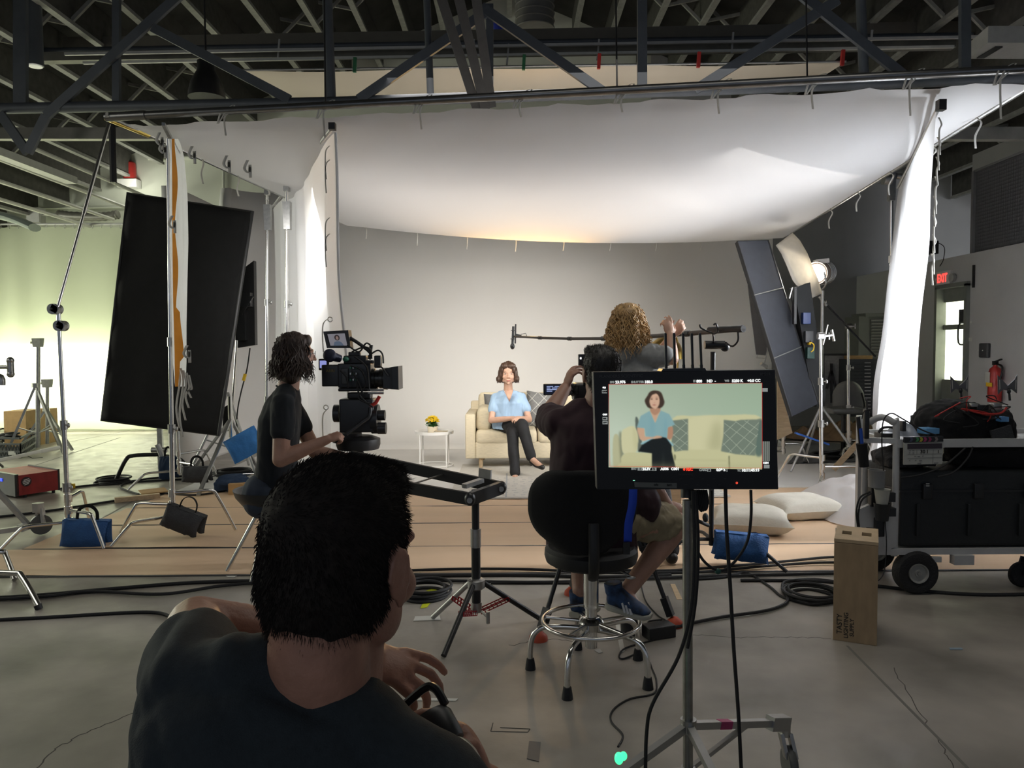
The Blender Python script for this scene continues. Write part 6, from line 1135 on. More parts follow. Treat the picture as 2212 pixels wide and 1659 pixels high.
# rolling stand
bc = V((P(1487, 1585, YV + .085).x, YV + .085, 0)); rs = thing('rolling_stand', 'steel rolling stand on casters carrying the monitor', 'stand', bc); zj = P(1487, 1598, YV).z
q = MB(); q.cyl(V((bc.x, bc.y, zj - .25)), P(1485, 1080, YV + .085), .0150, n=24); q.build('column', mat('worn steel tube', (.30, .30, .28), .35, .9, .15, 30), rs)
q = MB(); q.cyl(V((bc.x, bc.y, zj - .02)), V((bc.x, bc.y, zj + .02)), .024, n=20); q.build('leg_collar', K['steel'], rs); q = MB(); q.cyl(V((bc.x, bc.y, zj - .16)), V((bc.x, bc.y, zj - .13)), .022, n=20); q.build('leg_collar', K['steel'], rs)
ends = [V((.90, 2.50, 0)), V((P(1225, 1600, 2.1).x, 2.02, 0)), V((.60, 1.62, 0))]
for k, e_ in enumerate(ends):
    zt = .19; a_ = V((bc.x, bc.y, zj)); c_ = V((e_.x, e_.y, zt)); q = MB(); q.bar(a_, c_, .022, .022); q.bar(V((bc.x, bc.y, zj - .14)), lerp(a_, c_, .62), .014, .014); q.bar(lerp(a_, c_, .86), lerp(a_, c_, 1.06), .036, .045); lg = q.build('leg', mat('square steel leg', (.38, .38, .37), .4, .8), rs, smooth=False)
    q = MB(); dv = (V((e_.x, e_.y, 0)) - V((bc.x, bc.y, 0))).normalized(); ce = V((e_.x, e_.y, 0)) + dv * .02; q.cyl(ce + V((0, 0, .20)), ce + V((0, 0, .14)), .018); q.bar(ce + V((.015, 0, .15)), ce + V((.03, -.015, .07)), .012, .035); q.bar(ce + V((-.015, 0, .15)), ce + V((.0, -.015, .07)), .012, .035); q.build('caster_fork', K['steel'], lg)
    q = MB(); wc = ce + V((.012, -.01, .05)); q.cyl(wc + V((-.014, 0, 0)), wc + V((.014, 0, 0)), .05, n=28); q.torus(wc, .042, .014, (1, 0, 0), 28, 10); q.build('caster_wheel', mat('grey caster rubber', (.10, .10, .095), .6), lg)
q = MB(); q.bar(lerp(V((bc.x, bc.y, zj)), V((.90, 2.50, .19)), .30), lerp(V((bc.x, bc.y, zj)), V((.90, 2.50, .19)), .42), .024, .024); q.build('magenta_tape', mat('magenta tape', (.35, .02, .12), .5), rs, smooth=False)
q = MB(); gl = P(1337, 1638, 1.98); q.ball(gl, (.012, .014, .016)); q.ball(gl + V((.012, 0, .006)), (.010, .01, .012)); tag(q.build('glowing_plug', mat('green lit plug', (.05, .9, .35), .3, emit=1.6, ecol=(.05, .9, .3))), 'small plug glowing green beneath the leg of the rolling stand', 'plug')
# ================================================================ slider on its stand, apple box
YL = 3.85
sd_ = thing('slider_stand', 'black tripod stand with red perforated braces carrying the camera slider', 'stand', (P(1028, 1360, YL).x, YL, 0)); cx = P(1028, 1200, YL).x
g1, g2, g3 = G(958, 1422), G(1168, 1342), G(935, 1338); ctr = V((P(1028, 1200, YL).x, YL, 0))
q = MB(); q.cyl(ctr + V((0, 0, .10)), ctr + V((0, 0, P(0, 1170, YL).z)), .0235); q.build('column', K['black'], sd_); q = MB(); q.cyl(ctr + V((0, 0, P(0, 1190, YL).z)), ctr + V((0, 0, P(0, 1065, YL).z)), .0195); q.build('column', K['black'], sd_)
q = MB(); 
zc = P(0, 1170, YL).z; q.cyl(ctr + V((0, 0, zc - .045)), ctr + V((0, 0, zc + .05)), .027); q.build('collar', K['steel'], sd_); q = MB(); q.cyl(ctr + V((0, 0, .10)), ctr + V((0, 0, .15)), .028); q.build('collar', K['steel'], sd_)
zh = P(0, 1268, YL).z; q = MB(); q.lathe([(.03, -.03), (.045, -.02), (.045, .02), (.03, .03)], ctr + V((0, 0, zh)), n=20); q.build('hub', K['steel'], sd_)
redp = mat('red anodised metal', (.33, .012, .02), .35, .5)
for g in (g1, g2, g3):
    dv = (g - ctr).normalized(); a_ = ctr + dv * .04 + V((0, 0, zh)); q = MB(); e_ = V((g.x, g.y, .012)); q.tube([a_, lerp(a_, e_, .5), e_], .014, 10); lg = q.build('leg', K['black'] if g is not g3 else K['alu'], sd_)
    m1 = lerp(a_, e_, .42); m0 = ctr + dv * .02 + V((0, 0, .10)); sv = dv.cross(V((0, 0, 1))) * .014
    for s_ in (-1, 1):
        q = MB(); n_h = 7
        up_ = (m1 - m0).normalized().cross(sv.normalized()).normalized()
        for e2 in (-1, 1): q.bar(m0 + sv * s_ + up_ * .010 * e2, m1 + sv * s_ + up_ * .010 * e2, .004, .005)
        for k in range(n_h + 1): c_ = lerp(m0, m1, k / n_h) + sv * s_; q.bar(c_ - up_ * .011, c_ + up_ * .011, .004, .008)
        q.build('brace', redp, sd_, smooth=False)
q = MB(); q.cyl(ctr + V((.03, -.03, .11)), ctr + V((.06, -.08, .10)), .007); q.cyl(ctr + V((.062, -.085, .07)), ctr + V((.062, -.085, .13)), .010); q.build('wing_knob', K['steel'], sd_)
sl_ = thing('camera_slider', 'black camera slider rail with silver end bracket lying on its stand', 'slider', P(1000, 1050, YL)); zt = P(1028, 1066, YL).z
e0 = P(1083, 1042, YL + .12); e1 = P(1015, 1066, YL - .06); f0 = P(760, 975, YL + .75); f1 = P(700, 1010, YL + .55); dn = V((0, 0, -.055))
for a_, c_ in ((e0, f0), (e1, f1)): q = MB(); q.bar(a_ + dn * .5, c_ + dn * .5, .022, .062); q.build('rail', mat('matte black rail', (.010, .010, .011), .8), sl_, smooth=False)
q = MB(); q.bar(e0 + dn * .5, e1 + dn * .5, .03, .065); q.ball(e0 + dn * .5, (.028, .028, .036)); q.ball(e1 + dn * .5, (.028, .028, .036)); q.build('end_plate', K['plastic'], sl_)
q = MB(); m_ = lerp(lerp(e0, e1, .5), lerp(f0, f1, .5), .08); q.bar(lerp(e0, e1, .25) + (f0 - e0) * .07 + V((0, 0, .012)), lerp(e0, e1, .8) + (f0 - e0) * .07 + V((0, 0, .012)), .035, .022); q.bar(lerp(e0, f0, .06) + V((0, 0, .03)), lerp(e0, f0, .13) + V((0, 0, .03)), .012, .05); q.build('silver_bracket', K['alu'], sl_)
q = MB(); q.bar(lerp(e0, f0, .35) - V((0, 0, .02)), lerp(e1, f1, .40) - V((0, 0, .02)), .014, .006); q.build('cross_bar', K['steel'], sl_)
for (a_) in (e1, e0): q = MB(); q.cyl(a_ + V((.0, -.035, -.03)), a_ + V((0, -.028, -.03)), .014); q.build('end_bolt', K['steel'], sl_)
# apple box on end with two hand holes
ab = thing('apple_box', 'tan plywood box standing on end with two hand holes and TASTY LIGHTING SUPPLY lettering', 'box', G(1847, 1391)); a_ = G(1799, 1382); c_ = G(1894, 1396); rx_ = (c_ - a_).normalized(); bkv = V((-rx_.y, rx_.x, 0)); wv_ = (c_ - a_).length; hB = .508; dB = .30
M3 = Matrix((rx_, bkv, V((0, 0, 1)))).transposed(); ply = mat('tan plywood', (.37, .26, .145), .6, var=.12, scale=30, stretch=(1, 1, .3))
q = MB(); L_ = lambda x, y, z: a_ + rx_ * x + bkv * y + V((0, 0, z)); th_ = .018
q.box(L_(wv_ / 2, th_ / 2, hB / 2 - .009), (wv_, th_, hB - .018), M3.to_4x4(), bev=.003); q.box(L_(wv_ / 2, dB - th_ / 2, hB / 2 - .009), (wv_, th_, hB - .018), M3.to_4x4(), bev=.003); q.box(L_(th_ / 2, dB / 2, hB / 2 - .009), (th_, dB - .03, hB - .018), M3.to_4x4()); q.box(L_(wv_ - th_ / 2, dB / 2, hB / 2 - .009), (th_, dB - .03, hB - .018), M3.to_4x4()); q.build('box_sides', ply, ab, smooth=False)
# top board with two slots: strips around the openings
q = MB(); hz = hB - .008; hw = .044; hd2 = .075
ho = [wv_ * .27, wv_ * .73]; xs_ = [0, ho[0] - hw / 2, ho[0] + hw / 2, ho[1] - hw / 2, ho[1] + hw / 2, wv_]; y0_, y1_ = dB * .38, dB * .38 + hd2
q.box(L_(wv_ / 2, y0_ / 2, hz), (wv_, y0_, .016), M3.to_4x4()); q.box(L_(wv_ / 2, (y1_ + dB) / 2, hz), (wv_, dB - y1_, .016), M3.to_4x4())
for i in (0, 2, 4): q.box(L_((xs_[i] + xs_[i + 1]) / 2, (y0_ + y1_) / 2, hz), (xs_[i + 1] - xs_[i], hd2, .016), M3.to_4x4())
q.build('box_top', mat('light plywood end', (.50, .375, .225), .6, var=.1), ab, smooth=False)
rotv = Matrix((V((0, 0, 1)), -rx_, -bkv)).transposed(); rotv = Matrix((V((0, 0, 1)), rx_ * -1, bkv * -1)).transposed()
ink = mat('black marker ink', (.02, .018, .015), .7)
for s_, xo, sz_, z_ in (('TASTY', .040, .034, .035), ('LIGHTING', .068, .028, .018), ('SUPPLY', .094, .027, .03)): text('marker_writing', s_, L_(xo, -.0006, z_), sz_, ink, ab, rotv, bold=.0004 if sz_ > .02 else 0)
# ================================================================ equipment cart
YA = 4.40; ct_ = thing('equipment_cart', 'silver folding equipment cart with big pneumatic tyres at the right edge', 'cart', (P(2050, 1290, YA).x, YA, 0)); X_ = lambda px, Y=YA: P(px, 1000, Y).x; Z_ = lambda py, Y=YA: P(2000, py, Y).z
YA2 = YA + .62
for Y_, nm in ((YA, 'near'), (YA + .50, 'far')): pass
q = MB(); zt_ = Z_(905); hx0, hx1 = X_(1888), X_(1935)   # nose handle: arched square tube in depth
q.tube([V((hx1, YA, Z_(1200))), V((hx1, YA, zt_ - .07)), V((hx1 - .02, YA, zt_ - .02)), V((hx1 - .075, YA + .02, zt_ + .01)), V((hx0 + .0, YA + .05, zt_ - .02)), V((hx0 - .02, YA + .07, zt_ - .08)), V((hx0 - .02, YA + .08, Z_(1160)))], .020, 10, smooth=5, flat=.8); q.build('handle_frame', K['silver'], ct_)
q = MB(); q.bar(V((hx1 - .0, YA + .46, Z_(1200))), V((hx1, YA + .46, zt_ - .02)), .035); q.bar(V((hx1, YA, Z_(955))), V((hx1, YA + .46, Z_(955))), .03); q.bar(V((hx0 - .02, YA + .05, Z_(952))), V((hx1, YA, Z_(952))), .03); q.build('upright', K['silver'], ct_, smooth=False)
q = MB(); zs1 = Z_(957); x1 = X_(1950); xe = 3.7; q.bar(V((hx1, YA - .01, zs1)), V((xe, YA - .01, zs1)), .02, .048); q.bar(V((hx1, YA + .5, zs1)), V((xe, YA + .5, zs1)), .02, .048); q.box(((x1 + xe) / 2, YA + .25, zs1 - .01), (xe - x1, .5, .012)); q.build('top_shelf', K['silver'], ct_, smooth=False)
zs2 = Z_(1190); q = MB(); q.bar(V((hx0, YA - .01, zs2)), V((xe, YA - .01, zs2)), .02, .035); q.bar(V((hx0, YA + .5, zs2)), V((xe, YA + .5, zs2)), .02, .035); q.box(((hx0 + xe) / 2, YA + .25, zs2), (xe - hx0, .5, .012)); q.bar(V((X_(2010), YA - .02, zs2 - .03)), V((X_(2010) + .0, YA - .02, zs2 - .06)), .12, .02); q.box((X_(2078), YA - .02, zs2 - .045), (.115, .05, .055)); q.build('bottom_shelf', K['silver'], ct_, smooth=False)
q = MB(); q.bar(V((xe - .6, YA + .1, zs2)), V((xe - .6, YA + .1, zs1)), .028); q.bar(P(2200, 965, YA + .3), P(2204, 1025, YA + .3), .028); q.build('post', K['silver'], ct_, smooth=False)
q = MB(); q.prism([P(1856, 1100, YA - .02), P(1880, 1090, YA - .02), P(1936, 1100, YA - .02), P(1936, 1180, YA - .02), P(1912, 1192, YA - .02), P(1895, 1186, YA - .02), P(1895, 1140, YA - .02), P(1856, 1138, YA - .02)], (0, .03, 0)); q.build('nose_plate', K['silver'], ct_, smooth=False)
tyre = mat('pneumatic tyre rubber', (.012, .012, .013), .7, bump=.6, bscale=120)
for wx, wy, rr_ in ((X_(1981), YA, .127), (X_(1895, YA + .45), YA + .47, .127)):
    q = MB(); c_ = V((wx, wy, rr_)); q.lathe([(.055, -.035), (.085, -.048), (.115, -.042), (.127, -.02), (.127, .02), (.115, .042), (.085, .048), (.055, .035)], c_, (0, 1, 0), 48); wh = q.build('tyre', tyre, ct_)
    q = MB(); q.lathe([(0, -.042), (.02, -.044), (.022, -.038), (.045, -.037), (.050, -.046), (.057, -.048), (.057, .030), (0, .03)], c_, (0, 1, 0), 32); q.build('hubcap', mat('worn white wheel', (.30, .30, .28), .5), wh)
    q = MB(); q.bar(c_ + V((0, 0, .0)), V((wx - .05, wy + .02, zs2)), .03, .03); q.cyl(c_ - V((0, .05, 0)), c_ + V((0, .05, 0)), .01); q.build('axle_bracket', K['steel'], wh)
q = MB(); wc = P(2200, 1214, YA + .1); c_ = V((wc.x + .02, YA + .1, .075)); q.lathe([(.02, -.02), (.065, -.022), (.075, -.012), (.075, .012), (.065, .022), (.02, .02)], c_, (0, 1, 0), 32); q.bar(c_ + V((0, -.03, 0)), c_ + V((.03, -.03, .10)), .03, .012); q.bar(c_ + V((0, .03, 0)), c_ + V((.03, .03, .10)), .03, .012); q.build('caster_wheel', tyre, ct_)
q = MB(); q.tube([V((xe - .6, YA + .1, .10)), V((xe - .6, YA + .1, zs2))], .02); q.build('caster_fork', K['steel'], ct_)
# things on the cart
case = thing('equipment_case', 'large black hard equipment case on the cart bottom shelf', 'case', (X_(2080), YA + .25, zs2)); pc = mat('black polymer case', (.010, .0125, .014), .55, bump=.2)
q = MB(); x0_, x1_ = X_(1950), X_(2290); zc0 = zs2 + .02; zc1 = Z_(1018); q.box(((x0_ + x1_) / 2, YA + .25, (zc0 + zc1) / 2), (x1_ - x0_, .46, zc1 - zc0), bev=.02)
q.build('case_body', pc, case); q = MB(); q.box(((x0_ + x1_) / 2, YA + .25, zc1 - .12), (x1_ - x0_ + .012, .475, .012)); 
q.build('lid_seam', K['plastic'], case)
for k in range(3): q = MB(); q.box((x0_ + .15 + k * .30, YA + .01, zc1 - .12), (.055, .03, .09), bev=.006); q.build('latch', K['plastic'], case); q = MB(); q.box((x0_ + .10 + k * .30, YA + .015, zc0 + .16), (.02, .03, zc1 - zc0 - .26), bev=.004); q.build('rib', pc, case)
q = MB(); 
for dz_ in (0, .02): q.box((x0_ + .145 + 0, YA - .006, zc1 - .085 + dz_ * .6), (.02, .003, .004))
q.build('latch_mark', K['tape'], case, smooth=False)
def lump(name, label, c, d, m_, seed, cat='bag', rz=0, parts=None):
    t = thing(name, label, cat, c); q = MB(); q.ball(V(c) + V((0, 0, d[2] / 2)), (d[0] / 2, d[1] / 2, d[2] / 2), Matrix.Rotation(rz, 4, 'Z'), 24, 14); q.box(V(c) + V((0, 0, d[2] * .3)), (d[0] * .85, d[1] * .8, d[2] * .55), Matrix.Rotation(rz, 4, 'Z')); blob(q, 'bag_body', m_, t, .010, 6, lambda p: .016 * noise.noise(V((p.x * 12 + seed, p.y * 12, p.z * 12))) + .008 * noise.noise(p * 30)); return t
lump('folded_jacket', 'dark jacket heaped on the left end of the black case', (X_(1990), YA + .2, zc1), (.34, .30, .13), K['grey'], 2, 'jacket'); lump('soft_bag', 'rounded black soft bag on the right end of the black case', (X_(2180), YA + .22, zc1), (.46, .34, .16), K['blackmat'], 5)
mixb = lump('sound_bag', 'black sound mixer bag crammed with receivers and cables on the cart top', (X_(2110), YA + .26, zs1 + .0), (.46, .36, .23), K['blackmat'], 9)
for k, (px, py, w, h, m_) in enumerate([(2118, 880, .07, .03, K['plastic']), (2150, 878, .05, .035, K['steel']), (2165, 905, .05, .03, mat('blue lcd', (.05, .15, .3), .4, emit=.08)), (2100, 875, .04, .02, K['steel']), (2135, 895, .06, .012, K['red']), (2085, 890, .03, .02, K['plastic']), (2172, 880, .018, .018, K['white'])]): q = MB(); q.box(P(px, py, YA + .10), (w, .05, h), bev=.004); q.build('receiver', m_, mixb)
for k in range(9): a_ = P(random.uniform(2050, 2190), random.uniform(858, 900), YA + .08); q = MB(); q.tube([a_, a_ + V((random.uniform(-.06, .06), -.02, random.uniform(.01, .05))), a_ + V((random.uniform(-.12, .12), -.02, random.uniform(-.06, .02))), a_ + V((random.uniform(-.12, .12), 0, random.uniform(-.10, -.03)))], .0035, 6, smooth=5); q.build('cable', K['red'] if k % 4 == 0 else K['rubber'], mixb)
q = MB(); q.tube([P(2090, 885, YA + .06), P(2120, 893, YA + .05), P(2160, 893, YA + .05), P(2175, 880, YA + .05)], .006, 6, smooth=4); q.build('red_strap', K['red'], mixb); q = MB(); q.box(P(2165, 940, YA + .06), (.12, .02, .09), Matrix.Rotation(-.3, 4, 'Y')); q.build('flap', K['grey'], mixb)
lump('black_bag', 'black bag beside the sound bag at the picture edge', (X_(2208), YA + .25, zs1), (.14, .3, .19), K['blackmat'], 12)
for px, lb, Y_ in ((2073, 'grey bow-tie antenna left of the sound bag, in front of the bright doorway', YA + .3), (2177, 'grey bow-tie antenna right of the sound bag, in front of the fire extinguisher', YA + .25)):
    t = thing('antenna', lb, 'antenna', P(px, 850, Y_)); s_ = 1.0 if px == 2073 else 1.1; D_ = lambda x, y: P(px + x * s_, 830 + y * s_, Y_)
    q = MB(); fr_ = [(-20, -18), (-14, -12), (0, 3), (14, -10), (19, -20), (18, 18), (12, 14), (0, 14), (-14, 16), (-19, 22)]; q.prism([D_(*p) for p in fr_[:5]] + [D_(18, 18), D_(8, 10), D_(0, 13), D_(-9, 10), D_(-19, 20)], (0, .004, 0)); q.build('blade', mat('grey anodised plate', (.12, .12, .125), .5, .4), t, smooth=False)
    q = MB(); 
    for sx_ in (-1, 1): q.prism([D_(sx_ * 15.5, -8), D_(sx_ * 16.8, -9), D_(sx_ * 16.2, 11), D_(sx_ * 14.8, 9)], (0, -.001, 0))
    q.build('slot', mat('slot white', (.45, .45, .40), .5), t, smooth=False); q = MB(); q.cyl(D_(2, 8), D_(4, 32), .007); q.ball(D_(2, 14), (.012, .012, .016)); q.build('mount', K['black'], t)  # pale strips laid over the blade
ep = thing('electronics_box', 'small black electronic box on the cart handle shelf', 'electronics', P(1918, 935, YA + .15)); q = MB(); bxp(q, 1905, 936, 1936, 948, YA + .1, .10, bev=.004); q.build('housing', K['plastic'], ep); q = MB(); q.tube([P(1898, 935, YA + .1), P(1906, 925, YA + .1), P(1925, 923, YA + .1), P(1942, 930, YA + .1)], .008, 6, smooth=4); q.build('cable', K['rubber'], ep); q = MB(); bxp(q, 1950, 910, 1958, 932, YA + .1, .04, bev=.003); q.build('clip', K['plastic'], ep)
pb = heap('plastic_bag', 'crumpled clear plastic bag lying on the cart top beside the slate', (X_(1985), YA + .2, zs1 + .02), .10, .09, .08, mat('hazy plastic', (.40, .44, .50), .25, var=.2, trans=.3), 8, amp=.9, cat='bag'); q = MB(); q.box(P(2005, 930, YA + .12), (.09, .08, .035), Matrix.Rotation(.2, 4, 'Z'), bev=.004); tag(q.build('tissue_pack', mat('sky blue pack', (.10, .28, .50), .5)), 'sky blue packet on the cart top behind the slate', 'packet')
# clapper slate
cl = thing('clapper_slate', 'white clapper slate with coloured chevron stick hanging on the cart front', 'slate', P(1994, 1000, YA - .04)); F_ = lambda x, y, o=0: P(1800 + x / 2.859, 740 + y / 2.859, YA - .045 - o)
q = MB(); q.prism([F_(438, 620), F_(680, 618), F_(672, 750), F_(436, 755)], (0, .012, 0)); q.build('board', mat('slate white', (.42, .42, .38), .5, var=.08), cl, smooth=False)
q = MB(); q.prism([F_(442, 584, .001), F_(680, 578, .001), F_(680, 612, .001), F_(440, 618, .001)], (0, .016, 0)); q.build('clap_stick', K['plastic'], cl, smooth=False)
for k, (x_, cc) in enumerate([(508, (.05, .22, .08)), (532, (.45, .40, .04)), (556, (.35, .04, .14)), (585, (.30, .03, .10)), (470, (.06, .07, .12)), (625, (.20, .17, .16))]):
    q = MB(); q.mesh([F_(x_, 584, .003), F_(x_ + 16, 583, .003), F_(x_ + 24, 598, .003), F_(x_ + 14, 613, .003), F_(x_ - 2, 613, .003), F_(x_ + 8, 598, .003)], [(0, 1, 2, 5), (5, 2, 3, 4)]); q.build('chevron', mat('chevron %d' % k, cc, .5), cl, smooth=False)
q = MB(); q.prism([F_(458, 626, .001), F_(672, 622, .001), F_(672, 654, .001), F_(458, 658, .001)], (0, .002, 0)); q.build('display_window', mat('dark slate window', (.04, .03, .04), .3), cl, smooth=False)
q = MB()
for a_, c_ in (((460, 662), (670, 660)), ((460, 690), (670, 686)), ((460, 715), (670, 708)), ((516, 662), (516, 690)), ((618, 662), (614, 748))): q.bar(F_(*a_, .001), F_(*c_, .001), .0012)
q.build('ruled_lines', mat('slate ruling', (.15, .15, .14), .6), cl, smooth=False); text('slate_writing', '30 I', F_(536, 684, .002), .030, ink, cl, RX, bold=.0006); text('slate_writing', '1', F_(642, 682, .002), .024, ink, cl, RX, bold=.0006);
q = MB()
for x_, y_, w_ in ((470, 668, 8), (490, 668, 10), (468, 681, 8), (490, 682, 10), (500, 702, 12), (520, 703, 16), (548, 701, 10), (470, 728, 5), (505, 728, 8), (530, 729, 18), (520, 745, 22), (622, 744, 26)): q.bar(F_(x_, y_, .001), F_(x_ + w_, y_ - 1, .001), .002, .003)
q.build('faded_writing', mat('faded ink', (.12, .12, .12), .6), cl, smooth=False)['kind'] = 'stuff'
# tools and cups at the cart handle
t = thing('radio_handset', 'black handset with blue grip hanging from the cart handle', 'radio', P(1864, 950, YA - .1)); q = MB(); q.cyl(P(1852, 905, YA - .08), P(1857, 960, YA - .08), .006); q.cyl(P(1853, 900, YA - .08), P(1856, 925, YA - .08), .012); q.build('antenna', K['plastic'], t); q = MB(); q.cyl(P(1858, 925, YA - .08), P(1861, 958, YA - .08), .012); q.build('blue_grip', mat('blue grip', (.01, .07, .40), .5), t); q = MB(); q.cyl(P(1861, 958, YA - .08), P(1867, 1008, YA - .08), .030, .026, 20); q.build('foam_body', mat('black foam', (.008, .008, .009), .95), t)
t = thing('radio_handset', 'slim black handset on the cart handle behind the blue gripped one', 'radio', P(1874, 900, YA + .02)); q = MB(); bxp(q, 1868, 885, 1879, 948, YA + .0, .03, bev=.004); q.cyl(P(1873, 885, YA), P(1872, 862, YA), .005); q.build('body', K['plastic'], t)
t = thing('paper_cup', 'pale paper cup standing in the black cup holder on the cart handle', 'cup', P(1900, 1075, YA - .09)); q = MB(); a_ = P(1905, 1098, YA - .09); c_ = P(1904, 1058, YA - .09); q.lathe([(.028, 0), (.042, (c_ - a_).length), (.045, (c_ - a_).length + .004), (.040, (c_ - a_).length), (.026, .004), (0, .004)], a_, n=28); q.build('cup_body', mat('pale cup', (.48, .48, .42), .6), t)
t = thing('cup_holder', 'black cup holder clamped on the cart handle', 'holder', P(1905, 1110, YA - .09)); q = MB(); q.lathe([(0, 0), (.034, 0), (.046, .10), (.043, .10), (.030, .01), (0, .01)], P(1905, 1124, YA - .09), n=24); bxp(q, 1905, 1065, 1935, 1085, YA - .1, .05); bxp(q, 1905, 1098, 1936, 1116, YA - .1, .05); q.build('holder_ring', K['plastic'], t)
t = thing('cylinder_holder', 'grey tube holder strapped on the cart handle above the cup', 'holder', P(1890, 1035, YA)); q = MB(); q.lathe([(.0, 0), (.044, 0), (.046, .095), (.048, .10), (.040, .10), (.038, .01), (0, .01)], P(1893, 1052, YA - .03), n=24); q.build('tube', mat('grey pvc', (.24, .24, .235), .5), t)
for pts, r_ in (([(1909, 1020), (1905, 960), (1908, 910), (1925, 893), (1950, 905), (1990, 928), (2022, 940)], .004), ([(1880, 1062), (1858, 1075), (1850, 1105), (1853, 1138)], .005), ([(1883, 1065), (1862, 1080), (1854, 1110), (1856, 1138)], .005), ([(1912, 1124), (1915, 1180), (1910, 1235), (1897, 1255)], .003), ([(1945, 1032), (1990, 1025), (2040, 1005), (2085, 968)], .005), ([(2025, 1030), (2060, 1020), (2090, 990), (2102, 965)], .005), ([(1862, 905), (1866, 890), (1878, 886), (1884, 900)], .003)):
    q = MB(); q.tube([P(x, y, YA - .06) for x, y in pts], r_, 6, smooth=6); q.build('cable', K['rubber'], ct_)
q = MB(); bxp(q, 1892, 1120, 1912, 1160, YA - .05, .05, bev=.005); q.build('battery_plate', K['plastic'], ct_); q = MB(); bxp(q, 1882, 1040, 1895, 1095, YA - .04, .04, bev=.004); q.build('strap', K['plastic'], ct_)
# ================================================================ lights and gear right of the set
t = thing('strip_softbox', 'tall dark grey fabric softbox leaning over, seen from behind, right of the set', 'softbox', P(1735, 905, 8.0)); YK = 8.2
c4 = [P(1593, 521, YK - .1), P(1659, 519, YK + .1), P(1768, 872, YK - .1), P(1710, 900, YK - .3)]; q = MB(); q.prism(c4, (.02, .16, 0)); q.build('fabric_shell', mat('dark slate fabric', (.026, .029, .037), .8, var=.1), t, smooth=False)
q = MB(); q.tube(c4, .010, 8, closed=True); q.build('edge_piping', K['black'], t)
for u_ in (.31, .67): q = MB(); q.cyl(lerp(c4[0], c4[3], u_) - V((0, .012, 0)), lerp(c4[1], c4[2], u_ - .015) - V((0, .012, 0)), .006); q.build('rod', K['alu'], t)
t = thing('reflector_panel', 'narrow light grey flag hanging left of the leaning softbox', 'flag', P(1636, 770, 8.6)); q = MB(); q.prism([P(1616, 616, 8.6), P(1626, 640, 8.6), P(1658, 700, 8.6), P(1656, 768, 8.6), P(1634, 766, 8.6)], (0, .02, 0)); q.build('flag_cloth', mat('grey scrim', (.13, .13, .135), .8), t, smooth=False)
q = MB(); q.tube([P(1636, 768, 8.58), P(1634, 773, 8.58), P(1655, 774, 8.58), P(1654, 768, 8.58)], .006, 6); q.cyl(P(1650, 790, 8.58), P(1662, 740, 8.58), .007); q.cyl(P(1644, 785, 8.55), P(1656, 792, 8.6), .02); q.cyl(P(1650, 790, 8.58), P(1692, 832, 9.3), .009); q.build('flag_arm', K['steel'], t)
# fresnel head and curved bounce
t = thing('fresnel_light', 'glowing film light head on a stand aimed at the curved white bounce', 'light', G(1772, 1010)); YG = 8.8
lc = P(1768, 590, YG); ax = (P(1724, 592, 8.36) - lc).normalized(); hm = mat('cream lamp housing', (.33, .27, .23), .45, .3)
q = MB(); q.lathe([(.08, -.24), (.115, -.20), (.125, -.10), (.125, .02), (.135, .06), (.13, .075), (.12, .06)], lc, ax, 32); q.build('housing', hm, t)
q = MB()
for k in range(4): q.torus(lc - ax * (.05 + .045 * k), .135, .008, ax)
q.build('cooling_ring', K['steel'], t); q = MB(); q.lathe([(.118, .05), (.08, .075), (0, .085)], lc, ax, 32); q.build('lens', mat('burning lamp lens', (1, 1, 1), .3, emit=30, ecol=(1, .93, .82)), t)
q = MB(); q.bar(lc + V((-.04, 0, .125)), lc + V((.10, 0, .14)), .12, .05); q.build('top_box', K['white'], t); q = MB(); q.tube([lc + V((0, -.16, 0)), lc + V((.02, -.16, -.14)), lc + V((.03, 0, -.19)), lc + V((.02, .16, -.14)), lc + V((0, .16, 0))], .010, 8, smooth=4); q.build('yoke', K['steel'], t)
q = MB(); g_ = P(1772, 1010, YG); q.cyl(V((g_.x, YG, .12)), V((g_.x - .0, YG, lc.z - .2)), .017); q.build('column', K['alu'], t)
for dx, dy in ((-.42, -.2), (.45, -.25), (0, .5)): q = MB(); q.cyl(V((g_.x, YG, .75)), V((g_.x + dx, YG + dy, .02)), .014); q.build('leg', K['alu'], t)
lamp('fresnel_beam', 'SPOT', lc + ax * .10, lc + ax * 1.0, 190, (1, .94, .85), .08, spot=52, blend=.6)
t = thing('curved_bounce', 'curved translucent white bounce sheet lit by the film light', 'bounce', P(1730, 560, 8.3)); bs0 = [(1676, 530, 1712, 503), (1688, 548, 1728, 520), (1700, 575, 1744, 548), (1712, 605, 1757, 580), (1730, 628, 1768, 606), (1754, 644, 1775, 634)]
q = MB(); q.grid(lambda u, v: (lambda f, i: lerp(P(*( [np.interp(u * 5, range(6), [b_[k] for b_ in bs0]) for k in (0, 1)]), 8.25 - .15 * math.sin(u * 3)), P(*([np.interp(u * 5, range(6), [b_[k] for b_ in bs0]) for k in (2, 3)]), 8.55 - .15 * math.sin(u * 3)), v))(0, 0), 20, 6); q.build('bounce_sheet', mat('cream bounce sheet', (.70, .66, .58), .8, trans=.45), t, angle=180, solid=.006)
